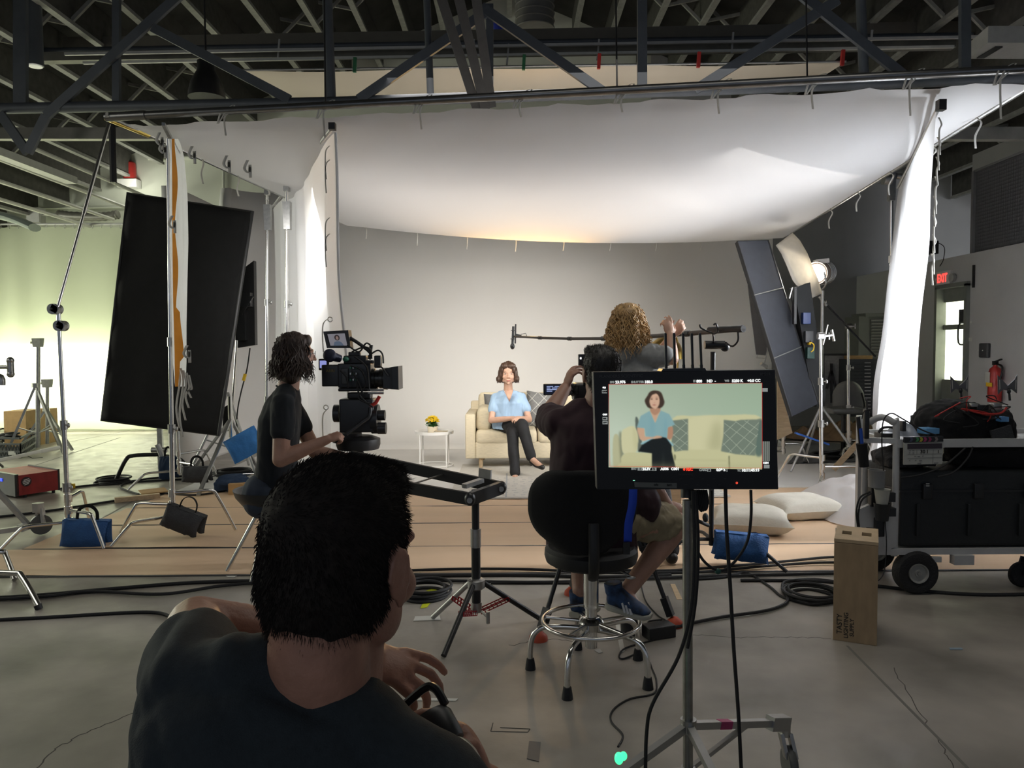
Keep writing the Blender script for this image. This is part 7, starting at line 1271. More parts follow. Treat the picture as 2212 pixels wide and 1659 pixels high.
# dark panel light leaning
t = thing('tube_light', 'tall dark light fixture with blue plugs leaning behind the softbox', 'light', P(1755, 860, 8.4)); YJ = 8.12; q = MB(); q.prism([P(1716, 622, YJ), P(1750, 610, YJ), P(1785, 860, YJ), P(1765, 880, YJ), P(1750, 830, YJ)], (0, .14, 0)); q.build('fixture_body', mat('black fixture', (.008, .009, .010), .75), t, smooth=False)
for (x0, y0, x1, y1, m_) in ((1735, 675, 1752, 700, mat('blue plug', (.01, .03, .12), .4)), (1740, 715, 1758, 740, K['plastic']), (1744, 750, 1760, 775, mat('dark green box', (.01, .05, .04), .5)), (1748, 735, 1752, 745, mat('yellow plastic', (0, 0, 0))), (1715, 622, 1722, 700, K['black'])): q = MB(); bxp(q, x0, y0, x1, y1, YJ - .06, .06, bev=.004); q.build('ballast', m_, t)
q = MB(); q.tube([P(1705, 645, YJ - .1), P(1711, 622, YJ - .1), P(1722, 618, YJ - .05)], .008, 6); q.build('bail', K['steel'], t)
q = MB(); q.tube([P(1752, 740, YJ - .1), P(1758, 745, YJ - .1), P(1757, 756, YJ - .1), P(1752, 760, YJ - .1)], .006, 6, smooth=4); q.build('yellow_lead', mat('yellow plastic', (0, 0, 0)), t)
# c-stand in front
b_ = G(1775, 1062); cs = cstand('grip_stand', 'chrome grip stand with red and yellow tape bands in front of the softbox', b_, P(1772, 726, b_.y), (245, 355, 130), .52, r=.021, collars=(.45, .72), top_head=True)
for y_, m_ in ((822, K['red']), (826, mat('yellow plastic', (0, 0, 0)))): p = P(1773, y_, b_.y); q = MB(); q.cyl(p - V((0, 0, .008)), p + V((0, 0, .008)), .023); q.build('tape_band', m_, cs)
q = MB(); tp = P(1772, 726, b_.y); q.cyl(P(1778, 745, b_.y - .04), P(1788, 702, b_.y - .02), .007); q.cyl(tp + V((.02, -.05, 0)), tp + V((.11, -.05, .01)), .012); q.cyl(tp + V((.115, -.05, -.05)), tp + V((.09, -.05, .06)), .014); q.build('t_handle', K['chrome'], cs)
# second stand with long arm
b_ = P(1834, 958, 9.6); b_.z = 0; cs = cstand('grip_stand', 'chrome grip stand with a long dark arm, standing before the drawer cabinet', b_, P(1832, 705, 9.6), (230, 340, 80), .3, r=.021, collars=(.4, .7), top_head=True)
q = MB(); q.cyl(P(1776, 648, 9.3), P(1891, 770, 9.6), .012); q.build('arm', K['grey'], cs); q = MB(); q.ball(P(1779, 652, 9.25), .035); q.cyl(P(1770, 640, 9.25), P(1786, 660, 9.25), .02); q.build('knuckle', K['steel'], cs)
b_ = P(1692, 975, 9.3); b_.z = 0; cstand('grip_stand', 'chrome grip stand at the right end of the white wall', b_, P(1692, 830, 9.3), (200, 350, 90), .3, r=.02)
# cabinets, drawer rack, chair, clutter
YQ = 11.9; t = thing('louvred_cabinet', 'tall pale cabinet with louvred door behind the right silk', 'cabinet', P(1900, 900, YQ)); q = MB(); bxp(q, 1852, 683, 1925, 915, YQ, .5); q.build('cabinet_body', mat('pale grey cabinet', (.17, .18, .165), .6), t, smooth=False); q = MB(); bxp(q, 1870, 676, 1925, 684, YQ - .05, .5); q.build('top', mat('pale grey cabinet', (0, 0, 0)), t, smooth=False)
q = MB()
for k in range(30): y_ = 692 + k * 6.5; q.box(P(1903, y_, YQ - .03), (.30, .02, .03), Matrix.Rotation(.5, 4, 'X'))
q.build('louvre_door', mat('louvre grey', (.27, .275, .26), .5), t, smooth=False)
YW = 10.9; t = thing('drawer_cabinet', 'dark flat file cabinet with many thin drawers and metal pulls', 'cabinet', P(1860, 880, YW)); q = MB(); bxp(q, 1830, 776, 1898, 900, YW, .5); q.build('cabinet_body', mat('dark grey steel cabinet', (.045, .05, .055), .5, .3), t, smooth=False)
for k in range(15): y_ = 781 + k * 7.6; q = MB(); bxp(q, 1833, y_, 1896, y_ + 5.6, YW - .02, .02); dr = q.build('drawer', mat('dark grey steel cabinet', (0, 0, 0)), t, smooth=False); q = MB(); bxp(q, 1868, y_ + 1.5, 1881, y_ + 3.6, YW - .03, .012); q.build('pull', K['steel'], dr, smooth=False)
q = MB(); bxp(q, 1836, 768, 1885, 777, YW + .1, .3); tag(q.build('cardboard_sheet', K['card'], smooth=False), 'flattened cardboard stack on top of the thin-drawer cabinet', 'cardboard')
t = thing('pegboard', 'white pegboard panel with dark frame behind the office chair', 'board', P(1805, 860, 11.2)); q = MB(); bxp(q, 1778, 768, 1832, 880, 11.2, .03); q.build('board', mat('pegboard white', (.33, .33, .32), .7, var=.2, scale=30), t, smooth=False); q = MB()
for a_, c_ in (((1778, 766), (1834, 766)), ((1778, 880), (1778, 766)), ((1796, 785), (1796, 870)), ((1820, 785), (1820, 870)), ((1786, 840), (1796, 800)), ((1806, 840), (1796, 800))): q.bar(P(*a_, 11.15), P(*c_, 11.15), .03)
q.build('frame', K['plastic'], t, smooth=False)
YI = 9.9; t = thing('office_chair', 'grey office chair with rounded back beside the drawer cabinet', 'chair', P(1830, 960, YI)); ch = mat('grey chair shell', (.115, .115, .11), .6)
q = MB(); q.grid(lambda u, v: lerp(P(1798 + 22 * (1 - v) ** 2 * (0), 0, YI), P(0, 0, YI), 0) if False else P(1800 + 64 * u + (10 * (1 - 2 * u)) * max(0, .35 - v) / .35, 822 + 60 * v + 12 * ((2 * u - 1) ** 2) * (1 - v), YI + .10 * (2 * u - 1) ** 2), 14, 10); q.build('backrest', ch, t, angle=180, solid=.04)
q = MB(); q.box(P(1822, 886, YI - .2), (.46, .44, .07), bev=.03); q.build('seat', ch, t); q = MB(); q.cyl(P(1822, 890, YI - .15), P(1822, 935, YI - .15), .03)
for k in range(5): a = R(72 * k + 20); c0 = P(1822, 935, YI - .15); c0.z = .10; q.cyl(c0, c0 + V((.26 * math.cos(a), .26 * math.sin(a), -.05)), .018); q.cyl(c0 - V((0, 0, .02)), c0 + V((0, 0, .1)), .03)
q.build('base', K['black'], t); q = MB(); q.tube([P(1850, 888, YI - .25), P(1868, 880, YI - .2), P(1862, 850, YI)], .015, 8, smooth=4); q.build('armrest', K['black'], t)
for (px, py, y_, rx, ry, h, lb, nm) in ((1835, 950, 9.2, .55, .35, .28, 'crumpled brown kraft paper heaped under the office chair', 'kraft_paper'), (1740, 948, 9.0, .35, .25, .15, 'crumpled brown kraft paper at the foot of the leaning softbox', 'kraft_paper'), (1890, 905, 10.2, .25, .25, .42, 'tall crumpled brown kraft paper beside the right silk', 'kraft_paper')): g_ = G(px, py); heap(nm, lb, (g_.x, g_.y, .015), rx, ry, h, mat('kraft paper', (.24, .155, .085), .8, var=.15), px % 7, amp=.5, cat='paper')
g_ = G(2010, 930); heap('kraft_paper', 'crumpled brown paper behind the cart, right of the bright silk', (g_.x, g_.y, .01), .4, .3, .5, mat('kraft paper', (0, 0, 0)), 5, amp=1.0, cat='paper')
gm = mat('grey moving blanket', (.10, .105, .11), .9, bump=.3); q = MB(); q.grid(lambda u, v: V(lerp(lerp(G(1700, 1005), G(1880, 1000), u), lerp(G(1745, 960), G(1890, 962), u), v)) + V((0, 0, .018 + .03 * abs(noise.noise(V((u * 7, v * 5, 0)))))), 30, 16); tag(q.build('moving_blanket', gm, angle=180), 'grey moving blanket spread on the floor among the light stands', 'blanket')
q = MB(); q.bar(G(1800, 1020) + V((0, 0, .03)), P(1860, 950, 8.6), .03, .06); tag(q.build('wooden_batten', K['wood'], smooth=False), 'pale wooden batten leaning beside the grey blanket', 'batten')
q = MB(); q.prism([P(1680, 950, 9.0), P(1680, 812, 9.0), P(1712, 935, 9.0)], (0, .03, 0)); tag(q.build('plywood_sheet', K['wood'], smooth=False), 'plywood sheet standing behind the foot of the leaning softbox', 'plywood')
for a_, c_, lb in (((1718, 935), (1790, 960), 'blue tube strut lying low among the light stand legs'), ((1990, 1040), (2110, 1022), 'blue strut showing beneath the cart top shelf'), ((1560, 0), (1561, 0), '')):
    if lb: q = MB(); q.bar(P(*a_, 8.3), P(*c_, 8.3), .05, .02); tag(q.build('blue_strut', mat('royal blue paint', (.02, .10, .40), .5), smooth=False), lb, 'strut')
# wall things
t = thing('exit_sign', 'white EXIT sign with red letters above the door', 'sign', PXx(2040, 610, XR)); c_ = PXx(2041, 600, XR - .02); q = MB(); q.box(c_, (.06, .34, .19), bev=.01); q.build('sign_box', K['white'], t); q = MB(); q.cyl(c_ + V((-.04, .22, -.02)), c_ + V((0, .22, -.02)), .06); q.build('emergency_lamp', mat('lamp plastic', (.4, .4, .38), .4), t); q = MB(); q.cyl(c_ + V((-.04, -.22, -.02)), c_ + V((0, -.22, -.02)), .06); q.build('emergency_lamp', mat('lamp plastic', (.4, .4, .38), .4), t)
RYn = Matrix(((0, 0, -1), (-1, 0, 0), (0, 1, 0))); text('exit_letters', 'EXIT', c_ + V((-.033, .14, -.06)), .17, mat('exit red', (1, .05, .05), .4, emit=2.0, ecol=(1, .05, .04)), t, RYn, bold=.004, sx=.72)
c_ = PXx(2103, 597, XR - .02); q = MB(); q.box(c_, (.03, .02, .30)); tag(q.build('wall_strap', K['black']), 'thin black strap hanging on the right wall by the EXIT sign', 'strap')
t = thing('wall_box', 'small dark wall box with a white button right of the door', 'switch box', PXx(2127, 770, XR)); c_ = PXx(2127, 757, XR - .02); q = MB(); q.box(c_, (.05, .19, .19), bev=.02); q.build('cover', mat('dark wall plate', (.06, .06, .065), .5), t); q = MB(); q.ball(c_ - V((.026, 0, 0)), .008); q.build('button', K['white'], t)
for px, py in ((2097, 733), (2097, 696), (2113, 757)): c_ = PXx(px, py, XR - .005); q = MB(); q.box(c_, (.012, .07, .05) if py == 733 else (.01, .025, .025)); tag(q.build('wall_plate', K['tape']), {733: 'small white wall plate just above the dark wall box', 696: 'tiny white sensor high on the wall right of the door', 757: 'tiny white plate touching the dark wall box'}[py], 'wall plate')
fe = thing('fire_extinguisher', 'red fire extinguisher hung on the right wall', 'fire extinguisher', PXx(2148, 855, XR)); zb_ = PXx(2148, 868, XR - .1); y_ = zb_.y; q = MB(); q.lathe([(0, 0), (.075, 0), (.078, .02), (.078, .36), (.06, .42), (.025, .45), (.025, .47), (0, .47)], (XR - .1, y_, zb_.z), n=28); q.build('cylinder', K['red'], fe)
q = MB(); q.box((XR - .1, y_, zb_.z + .49), (.05, .05, .05)); q.bar(V((XR - .1, y_ + .03, zb_.z + .50)), V((XR - .1, y_ - .12, zb_.z + .54)), .025, .015); q.tube([V((XR - .1, y_ - .02, zb_.z + .48)), V((XR - .1, y_ - .14, zb_.z + .44)), V((XR - .12, y_ - .12, zb_.z + .25))], .012, 8, smooth=4); q.build('valve', K['black'], fe); q = MB(); q.box((XR - .182, y_ + .02, zb_.z + .31), (.004, .09, .13)); q.build('tag', K['tape'], fe); q = MB(); q.box((XR - .180, y_ - .01, zb_.z + .22), (.004, .12, .05)); q.build('yellow_label', mat('yellow plastic', (0, 0, 0)), fe)
q = MB(); bxp(q, 2007, 520, 2028, 548, 10.8, .12); c_ = P(2020, 540, 10.8); q.tube([P(2028, 525, 10.8), P(2040, 535, 10.8), P(2038, 560, 10.8), P(2030, 575, 10.8)], .006, 5, smooth=4); tag(q.build('wall_speaker', K['black']), 'small black box speaker with looping wire above the EXIT sign', 'speaker')
# ================================================================ left foreground and far left gear
pw = thing('power_unit', 'red power unit with black front and blue display on the floor at far left', 'power unit', G(60, 1078)); a_ = G(38, 1078); c_ = G(126, 1064); fL = G(-25, 1065); hh = .20; z0v = V((0, 0, .03))
dX = (c_ - a_); dY = (fL - a_); q = MB(); q.prism([a_ + z0v, c_ + z0v, c_ + dY + z0v, a_ + dY + z0v], (0, 0, hh)); q.build('housing', mat('scuffed red paint', (.30, .018, .016), .5, var=.2), pw, smooth=False)
q = MB(); n_ = dX.normalized(); q.prism([a_ - n_ * .02 + z0v - V((0, .0, .005)), a_ + dY - n_ * .02 + z0v, a_ + dY - n_ * .02 + z0v + V((0, 0, hh + .012)), a_ - n_ * .02 + z0v + V((0, 0, hh + .012))], n_ * .035); q.prism([c_ + z0v - V((0, .0, .005)), c_ + dY + z0v, c_ + dY + z0v + V((0, 0, hh + .012)), c_ + z0v + V((0, 0, hh + .012))], n_ * .02); q.build('end_frame', K['plastic'], pw, smooth=False)
fc = a_ + dY * .45 - n_ * .022 + V((0, 0, .17)); q = MB(); q.box(fc, (.008, .05, .03), Matrix.Rotation(math.atan2(n_.y, n_.x), 4, 'Z')); q.build('display', mat('blue display', (.05, .1, 1), .3, emit=1.2, ecol=(.02, .06, 1)), pw, smooth=False)
sn = dX.cross(V((0, 0, 1))).normalized(); sn = sn if sn.y < 0 else -sn; sc0 = a_ + dX * .22 + V((0, 0, .16)) + sn * .002; q = MB(); q.cyl(sc0, sc0 + sn * .002, .048, n=28); stk = q.build('round_sticker', mat('dark sticker', (.03, .012, .015), .5), pw); q = MB(); [q.bar(sc0 + sn * .004 - n_ * w_ + V((0, 0, z_ - .006)), sc0 + sn * .004 + n_ * w_ + V((0, 0, z_ + .006)), .001, .009) for w_, z_ in ((.026, .022), (.036, .006), (.032, -.010), (.020, -.025))]; q.build('sticker_print', K['tape'], stk, smooth=False)
for e_ in (a_ + dX * .1, c_ - dX * .2): q = MB(); q.cyl(e_ + V((0, .05, 0)), e_ + V((0, .05, .03)), .015); q.build('foot', K['rubber'], pw)
cr = thing('milk_crate', 'dark grey plastic crate full of cables at far left', 'crate', G(40, 985)); a_ = G(-40, 988); c_ = G(45, 990); e_ = G(82, 965); hC = .27; cm_ = mat('dark grey crate plastic', (.04, .045, .048), .6); f_ = a_ + (e_ - c_); q = MB()
for p0, p1 in ((a_, c_), (c_, e_), (e_, f_), (f_, a_)):
    for z_ in (.012, .09, .19, hC): q.bar(p0 + V((0, 0, z_)), p1 + V((0, 0, z_)), .02, .025)
    for k in range(13): s_ = lerp(p0, p1, k / 12); q.bar(s_ + V((0, 0, .01)), lerp(p0, p1, min(1, (k + 1) / 12)) + V((0, 0, .19)), .01, .012); q.bar(s_ + V((0, 0, .19)), lerp(p0, p1, min(1, (k + 1) / 12)) + V((0, 0, .01)), .01, .012)
q.prism([a_, c_, e_, f_], (0, 0, .01)); q.build('crate_basket', cm_, cr, smooth=False); q = MB()
for k in range(8): m_ = lerp(lerp(a_, c_, random.uniform(.15, .85)), lerp(f_, e_, .5), .5); q.torus(m_ + V((0, 0, .20 + k * .008)), .11, .012, (random.uniform(-.2, .2), random.uniform(-.2, .2), 1))
q.build('coiled_cables', K['rubber'], cr); q = MB(); p = lerp(a_, c_, .80) + V((0, -.015, .07)); q.box(p, (.10, .004, .05)); q.build('label', K['tape'], cr)
for k, (x0, y0, x1, y1, Y_, d, lb) in enumerate(((10, 888, 55, 958, 11.4, .5, 'cardboard box behind the dark crate, its left one'), (55, 886, 86, 955, 11.7, .45, 'darker cardboard box wedged behind the stand at far left'))):
    p0 = P(x0, y1, Y_); p1 = P(x1, y0, Y_); tb = thing('cardboard_box', lb, 'box', (p0.x, Y_, 0)); q = MB(); q.box(((p0.x + p1.x) / 2, Y_ + d / 2, (p1.z) / 2), (p1.x - p0.x, d, p1.z)); q.build('carton', K['card'], tb, smooth=False); q = MB(); q.box(((p0.x + p1.x) / 2, Y_ + d / 2, p1.z + .001), ((p1.x - p0.x), .02, .002)); q.build('flap_tape', K['tape'], tb, smooth=False)
def openstand(label, px, ytop, ybase, Y_, w=.02):
    t = thing('light_stand', label, 'stand', G(px, ybase)); b_ = P(px, ybase, Y_); b_.z = 0; q = MB(); q.cyl(b_ + V((0, 0, .1)), P(px, ytop, Y_), w); q.build('column', K['steel'], t)
    q = MB(); p_ = P(px, ytop, Y_); q.box(p_, (.10, .08, .12), taper=1.2); q.cyl(p_ + V((-.10, 0, .0)), p_ + V((-.02, 0, 0)), .015); q.build('receiver', K['steel'], t)
    zj_ = (P(px, ytop, Y_).z) * .62; q = MB(); q.cyl(b_ + V((0, 0, zj_ - .03)), b_ + V((0, 0, zj_ + .03)), w * 1.8); q.build('collar', K['steel'], t)
    for dx, dy in ((-.35, -.15), (.42, -.1), (.05, .45)): q = MB(); q.bar(b_ + V((0, 0, zj_)), b_ + V((dx, dy, .02)), .035, .03); q.bar(b_ + V((0, 0, .3)), b_ + V((dx * .6, dy * .6, zj_ * .4)), .02, .015); q.build('leg', K['steel'], t)
openstand('dull steel folded light stand at far left beside the cardboard boxes', 82, 740, 965, 10.6, .03); openstand('shorter light stand just right of the folded stand at far left', 102, 828, 955, 11.0, .025)
t = thing('hand_clamp', 'grey T-handled clamp poking in at the left picture edge', 'clamp', P(0, 795, 7)); q = MB(); q.cyl(P(22, 779, 7), P(23, 808, 7), .03); q.ball(P(22, 779, 7), .034); q.ball(P(23, 808, 7), .034); q.cyl(P(-30, 793, 7), P(22, 793, 7), .018); q.build('t_bar', K['steel'], t); q = MB(); q.tube([P(-20, 812, 7), P(2, 815, 7), P(4, 832, 7)], .03, 10, smooth=3); q.build('arm', K['steel'], t)
q = MB(); q.cyl(P(-30, 1001, 8.6), P(88, 975, 9.2), .022); q.cyl(P(88, 975, 9.2), P(128, 967, 9.4), .026); tag(q.build('white_pole', K['white']), 'white pole lying on low feet in front of the dark crate', 'pole')
q = MB(); q.bar(P(-10, 996, 8.5), G(6, 1008), .02); q.tube([P(60, 985, 9), P(70, 990, 9), G(92, 990) + V((0, 0, .01))], .004, 5); tag(q.build('pole_foot', K['grey']), 'thin grey foot and wire holding up the white pole', 'foot')
# rolling stand leg with caster, bottom left
rl = thing('rolling_stand', 'grey square-leg rolling stand cut by the left picture edge', 'stand', G(40, 1180)); q = MB(); a_ = P(-20, 1045, 5.9); c_ = P(62, 1135, 5.9); q.bar(a_, c_, .035, .03); q.build('brace', K['alu'], rl, smooth=False); q = MB(); q.bar(P(-30, 1152, 5.7), P(52, 1140, 5.85), .04, .035); q.bar(P(42, 1142, 5.85), P(72, 1130, 5.95), .05, .055); q.build('leg', K['alu'], rl, smooth=False)
q = MB(); cw_ = P(90, 1160, 5.95); cw_.z = .085; q.cyl(cw_ + V((-.012, .016, 0)), cw_ + V((.012, -.016, 0)), .078, n=32); q.build('caster_wheel', mat('grey caster rubber', (0, 0, 0)), rl); q = MB(); q.cyl(cw_ + V((-.02, 0, .10)), cw_ + V((-.02, 0, .17)), .045, n=6); q.bar(cw_ + V((.03, -.01, 0)), cw_ + V((.01, 0, .13)), .02, .04); q.bar(cw_ + V((-.03, .01, 0)), cw_ + V((-.02, 0, .13)), .02, .04); q.build('caster_fork', K['alu'], rl)
# chrome stand feet at the bottom left edge
t = thing('grip_stand', 'chrome grip stand cut by the picture edge at bottom left, only its bent legs showing', 'stand', G(-60, 1300)); 
for pts in ([P(-80, 1236, 4.5), P(28, 1238, 4.45), P(48, 1247, 4.42), G(85, 1314) + V((0, 0, .012))], [P(-80, 1192, 4.8), P(2, 1192, 4.85), P(12, 1200, 4.85), G(32, 1256) + V((0, 0, .012))]): q = MB(); q.tube(pts, .017, 12, smooth=6); q.build('leg', K['chrome'], t)
q = MB(); q.cyl(V((P(-80, 1236, 4.6).x, 4.6, .05)), V((P(-80, 1236, 4.6).x, 4.6, .8)), .018); q.build('column', K['chrome'], t); q = MB(); g_ = G(85, 1316); q.cyl(g_, g_ + V((-.01, 0, .025)), .020); q.build('rubber_foot', K['rubber'], t)
# timber, tool bag behind
q = MB(); q.bar(G(248, 1086) + V((0, 0, .025)), G(345, 1076) + V((0, 0, .025)), .06, .045); tag(q.build('timber_block', K['wood'], smooth=False), 'pine timber lying on the paper edge at left', 'timber'); q = MB(); q.bar(G(292, 1074) + V((0, .1, .03)), G(350, 1068) + V((0, .1, .03)), .25, .01); tag(q.build('cardboard_scrap', K['card'], smooth=False), 'flat cardboard scrap by the pine timber', 'cardboard')
g_ = G(505, 1062); lump('tool_bag', 'dark blue tool bag on the floor behind the camera operator', (g_.x, g_.y, .02), (.36, .3, .16), mat('navy canvas', (0, 0, 0)), 3); q = MB(); q.box(G(520, 1064) + V((0, -.1, .06)), (.14, .1, .11)); tag(q.build('paper_carton', K['card']), 'small open carton beside the dark blue tool bag', 'carton')
# ================================================================ cables, adapters and bits on the floor
def cable(label, pts, r=.0075, m_=None, z=.0): 
    n0 = len(pts); pp = [(p if isinstance(p, V) else G(*p)) + V((0, 0, r + z)) for p in pts]; q = MB(); q.tube(pp, r, 7, smooth=8); return tag(q.build('floor_cable', m_ or K['rubber']), label, 'cable')
cable('thick black cable running along the paper front edge from the left edge', [(-60, 1298), (80, 1290), (250, 1275), (420, 1262), (575, 1258), (760, 1255), (950, 1247), (1150, 1246), (1300, 1250), (1450, 1246)], .011)
cable('second black cable beside the thick one along the paper front edge', [(-60, 1302), (100, 1293), (200, 1282), (350, 1288), (480, 1270), (600, 1262), (900, 1258), (1180, 1262), (1500, 1250), (1800, 1243)], .010, z=.003)
cable('black cable curving in at left below the paper edge', [(-60, 1345), (100, 1337), (250, 1328), (330, 1326), (370, 1336), (400, 1360), (430, 1400)], .009)
cable('black cable on the paper rising to the right behind the monitor stand', [(1200, 1232), (1400, 1240), (1500, 1236), (1600, 1228), (1700, 1219), (1800, 1210), (1900, 1212)], .009, z=.012)
cable('long black cable across the brown paper front strip', [(860, 1240), (1000, 1236), (1150, 1237), (1300, 1244), (1500, 1243), (1650, 1230), (1780, 1222), (1900, 1224)], .009, z=.012)
cable('black cable snaking over the concrete right of the monitor stand', [(1480, 1255), (1560, 1250), (1610, 1240), (1660, 1268), (1690, 1292), (1735, 1305), (1760, 1309), (1796, 1302), (1800, 1290), (1750, 1276), (1712, 1280)], .008)
cable('black cable doubling back over the concrete beneath the monitor', [(1450, 1362), (1500, 1350), (1560, 1338), (1650, 1325), (1690, 1312), (1702, 1298), (1690, 1275), (1700, 1260), (1760, 1256), (1810, 1262)], .009, z=.004)
cable('thick black cable passing behind the cart wheels', [(1600, 1257), (1750, 1258), (1880, 1268), (1990, 1280), (2120, 1288), (2260, 1286)], .010)
cable('thin black cable from the power adapter to the rolling stand', [(1410, 1385), (1355, 1400), (1338, 1415), (1345, 1425), (1390, 1412), (1410, 1450), (1418, 1475), (1412, 1500), (1360, 1512), (1325, 1535), (1320, 1560), (1345, 1590), (1335, 1615)], .004)
cable('thin black cable looping behind the shoe on the stool ring', [(1385, 1265), (1395, 1300), (1420, 1330), (1440, 1345), (1420, 1362), (1400, 1345), (1430, 1340)], .004)
cable('black cable winding over the concrete behind the grip stands at left', [(-60, 1125), (60, 1112), (160, 1098), (260, 1082), (330, 1068), (420, 1072), (490, 1062)], .011)
cable('black cable arcing on the concrete right of the chrome stand', [(130, 1058), (200, 1050), (280, 1042), (330, 1035), (400, 1030)], .011)
cable('loose loop of black cable beneath the black flat', [(300, 1070), (262, 1056), (275, 1045), (340, 1040), (420, 1035), (500, 1028)], .010)
cable('black cable from the maroon-shirted man to the paper edge', [(1060, 1262), (1120, 1262), (1200, 1262), (1260, 1262)], .008)
def coil(label, px, py, r, n, rc=.008): 
    g_ = G(px, py); t = thing('cable_coil', label, 'cable coil', g_)
    for k in range(n): q = MB(); q.torus(g_ + V((random.uniform(-.03, .03), random.uniform(-.03, .03), rc + k * rc * 1.2)), r * random.uniform(.8, 1.05), rc, (random.uniform(-.03, .03), random.uniform(-.03, .03), 1), 36, 6); q.build('cable_loop', K['rubber'], t)
    return t
coil('black cable coil lying on the concrete left of the tan box', 1750, 1290, .14, 5); coil('black cable coil on the concrete beside the nearest head', 922, 1285, .15, 5, .009); coil('small cable coil on the bare floor beneath the black flat', 248, 1042, .17, 4, .01); coil('cable coil on the paper behind the camera operator', 505, 1028, .2, 5, .012); coil('cable coil among the light stands on the grey blanket', 1800, 992, .28, 4, .014)
q = MB(); g_ = G(152, 1056); q.box(g_ + V((0, 0, .03)), (.09, .04, .05), bev=.008); tag(q.build('yellow_plug', mat('yellow plastic', (0, 0, 0))), 'yellow cable plug on the floor beside the far left grip stand', 'plug')
q = MB(); g_ = G(1428, 1385); q.box(g_ + V((0, .06, .032)), (.15, .085, .062), Matrix.Rotation(.35, 4, 'Z'), bev=.005); tag(q.build('power_adapter', K['plastic']), 'black power adapter brick on the concrete beside the stool', 'adapter')
q = MB(); g_ = G(1362, 1368); q.cyl(g_, g_ + V((0, 0, .09)), .05, n=24); tag(q.build('lens_cap_tin', K['plastic']), 'short black canister on the floor under the stool ring', 'canister')
def scrap(label, pts, m_, nm='tape_mark', cat='tape'): q = MB(); q.prism([G(*p) + V((0, 0, .0015)) for p in pts], (0, 0, .001)); tag(q.build(nm, m_, smooth=False), label, cat)
scrap('white tape strip on the concrete under the stool ring', [(1327, 1335), (1336, 1335), (1350, 1408), (1340, 1410)], K['tape']); scrap('small white tape mark in front of the stool', [(1283, 1405), (1296, 1402), (1302, 1410), (1294, 1412)], K['tape'])
scrap('white tape rectangle left of the slider stand', [(897, 1332), (950, 1330), (952, 1340), (893, 1342)], K['tape']); scrap('long pale tape strip near the nearest hand', [(870, 1508), (990, 1510), (985, 1515), (880, 1514)], K['tape']); ye = mat('yellow tape', (.55, .6, .02), .5)
scrap('yellow tape mark beside the black cable coil', [(912, 1306), (930, 1303), (922, 1313), (908, 1315)], ye); scrap('second yellow tape mark under the black cable coil', [(920, 1276), (938, 1272), (945, 1276), (930, 1280)], ye)
scrap('grey tape patch on the concrete left of the rolling stand', [(1143, 1602), (1168, 1604), (1164, 1646), (1138, 1640)], mat('grey tape', (.10, .10, .10), .5)); scrap('pale wooden slat on the floor by the tripod foot', [(1448, 1262), (1458, 1262), (1474, 1295), (1462, 1296)], K['wood'], 'wood_slat', 'slat')
scrap('torn white paper scraps on the brown paper near the left grip stands', [(485, 1243), (500, 1240), (515, 1243), (505, 1248), (492, 1247)], K['tape'], 'paper_scrap', 'scrap'); scrap('tiny white scrap on the second paper strip', [(376, 1187), (386, 1186), (388, 1190), (378, 1191)], K['tape'], 'paper_scrap', 'scrap')
scrap('white scrap by the front seam right of the stool', [(302, 1097), (310, 1096), (308, 1100)], K['tape'], 'paper_scrap', 'scrap'); bpy.data.objects['paper_scrap.002']['label'] = 'tiny white scrap on the farthest paper strip at left'
scrap('pale blue chalk mark on the concrete below the tan box', [(2050, 1400), (2078, 1400), (2080, 1404), (2052, 1404)], mat('chalk blue', (.25, .33, .4), .8), 'chalk_mark', 'mark')
mk = thing('floor_marking', 'faint L shaped pen marking on the concrete left of the stool', 'mark', G(1090, 1575)); q = MB(); L_s = [(1065, 1562), (1060, 1580), (1140, 1582), (1145, 1575), (1080, 1572)]
for i in range(4): q.bar(G(*L_s[i]) + V((0, 0, .001)), G(*L_s[i + 1]) + V((0, 0, .001)), .003, .001)
q.build('pen_line', crk, mk, smooth=False)
# cables hanging at the monitor stand
def hang(label, pts, r=.0045, Y_=YV + .1): q = MB(); q.tube([P(x, y, Y_ if len(p) == 2 else p[2]) for p in pts for x, y in [p[:2]]], r, 7, smooth=7); tag(q.build('hanging_cable', K['rubber']), label, 'cable')
hang('black cable running straight down from the monitor to the floor', [(1567, 1055), (1570, 1150), (1577, 1260), (1585, 1400), (1595, 1540), (1602, 1680)], .0055, YV - .02); hang('black cable looping from the monitor to a green connector and back', [(1490, 1060), (1495, 1150), (1515, 1205), (1550, 1232), (1580, 1220), (1612, 1175), (1622, 1120), (1622, 1058)], .0045)
hang('black cable sagging from the monitor column down past the stool', [(1497, 1060), (1500, 1200), (1492, 1320), (1465, 1420), (1410, 1520), (1397, 1580), (1394, 1680)], .0055, YV - .02); hang('long black cable hugging the monitor column', [(1502, 1060), (1508, 1180), (1502, 1300), (1485, 1400)], .0055, YV + .04)
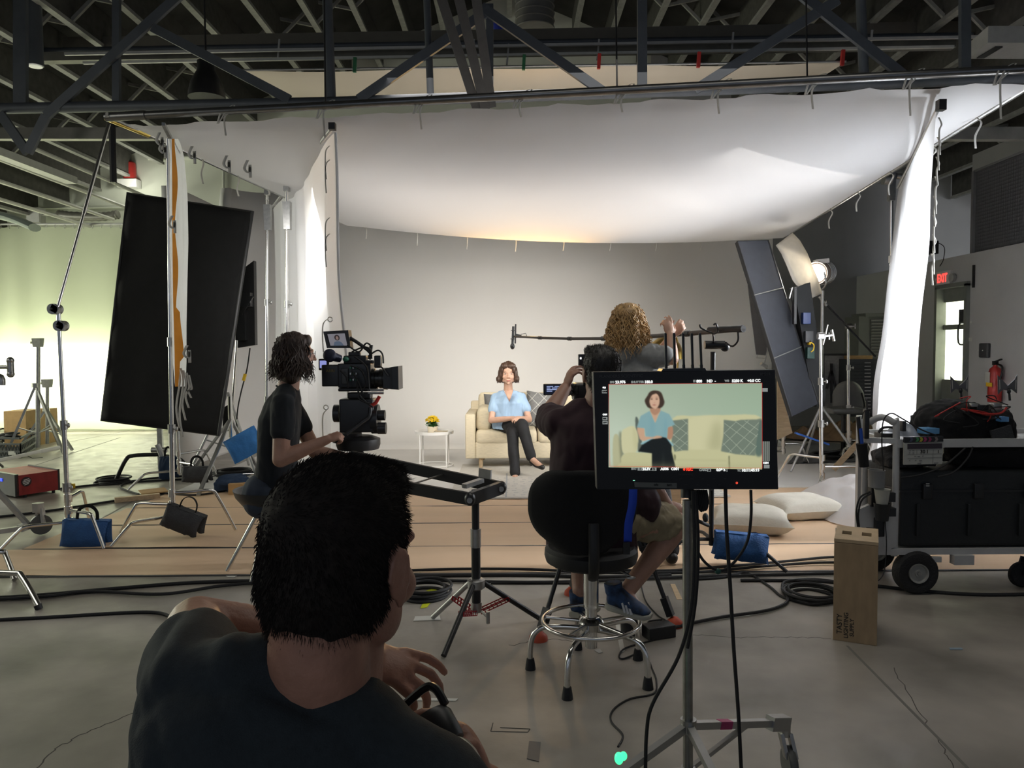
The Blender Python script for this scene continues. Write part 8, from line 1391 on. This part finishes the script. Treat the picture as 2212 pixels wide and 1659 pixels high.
q = MB(); q.ball(P(1551, 1234, YV + .1), (.010, .008, .009)); tag(q.build('green_connector', mat('dark green cap', (.01, .07, .05), .5)), 'dark green connector where two monitor cables meet', 'connector')
lp = thing('cable_bundle', 'bundle of looped black cables hanging on the stand under the monitor', 'cables', P(1505, 1090, YV + .1))
for k in range(7): x0 = 1494 + k * 4.5; d_ = random.uniform(28, 50); q = MB(); q.tube([P(x0, 1058, YV + .08), P(x0 - 3, 1058 + d_ * .6, YV + .08), P(x0 + 3, 1058 + d_, YV + .07), P(x0 + 8, 1058 + d_ * .6, YV + .07), P(x0 + 4, 1058, YV + .08)], .0042, 6, smooth=6); q.build('cable_loop', K['rubber'], lp)
hang('black cable hanging straight from the monitor, shorter', [(1537, 1058), (1538, 1090)], .004)
q = MB(); 
t = thing('hand_microphone', 'tripod handle knob sticking out left of the boom stand', 'handle', P(1520, 1125, 4.9)); q.cyl(P(1508, 1125, 4.9), P(1530, 1135, 4.95), .012); q.ball(P(1524, 1118, 4.9), (.02, .02, .03)); q.build('knob', K['grey'], t); t.name = 'stand_handle'

# ================================================================ groups and last links
bs1 = bpy.data.objects['blue_strut']; fr_ = bpy.data.objects['fresnel_light']; bs1.parent = fr_; bs1.location = -fr_.location
for k_ in ('label', 'category'): del bs1[k_]
GR = dict(grip_stand='grip stands holding the silks and flags', sandbag='sandbags on the stand legs', floor_cable='cables lying on the floor', paper_runner='brown paper runners on the floor', seam_tape='tape strips along the paper seams', cable_coil='coils of cable on the floor', hanging_cable='cables hanging from the monitor', tape_mark='tape marks on the concrete', paper_scrap='paper scraps on the floor', sofa_cushion='loose cushions on the sofa', floor_pillow='off-white pillows on the paper', book='books on the tray table', pendant_lamp='pendant lamps under the roof', side_silk='vertical silks either side of the set', kraft_paper='crumpled kraft paper behind the lights', cardboard_box='cardboard boxes at far left', light_stand='folded light stands at far left', antenna='bow-tie antennas on the cart', acoustic_panel='perforated panels above the right wall', wall_plate='small plates on the right wall', radio_handset='handsets hanging on the cart handle')
import re as _re
for o in sc.objects:
    if o.parent is None and o.get('category'):
        g = GR.get(_re.sub(r'[.][0-9]+$', '', o.name))
        if g: o['group'] = g
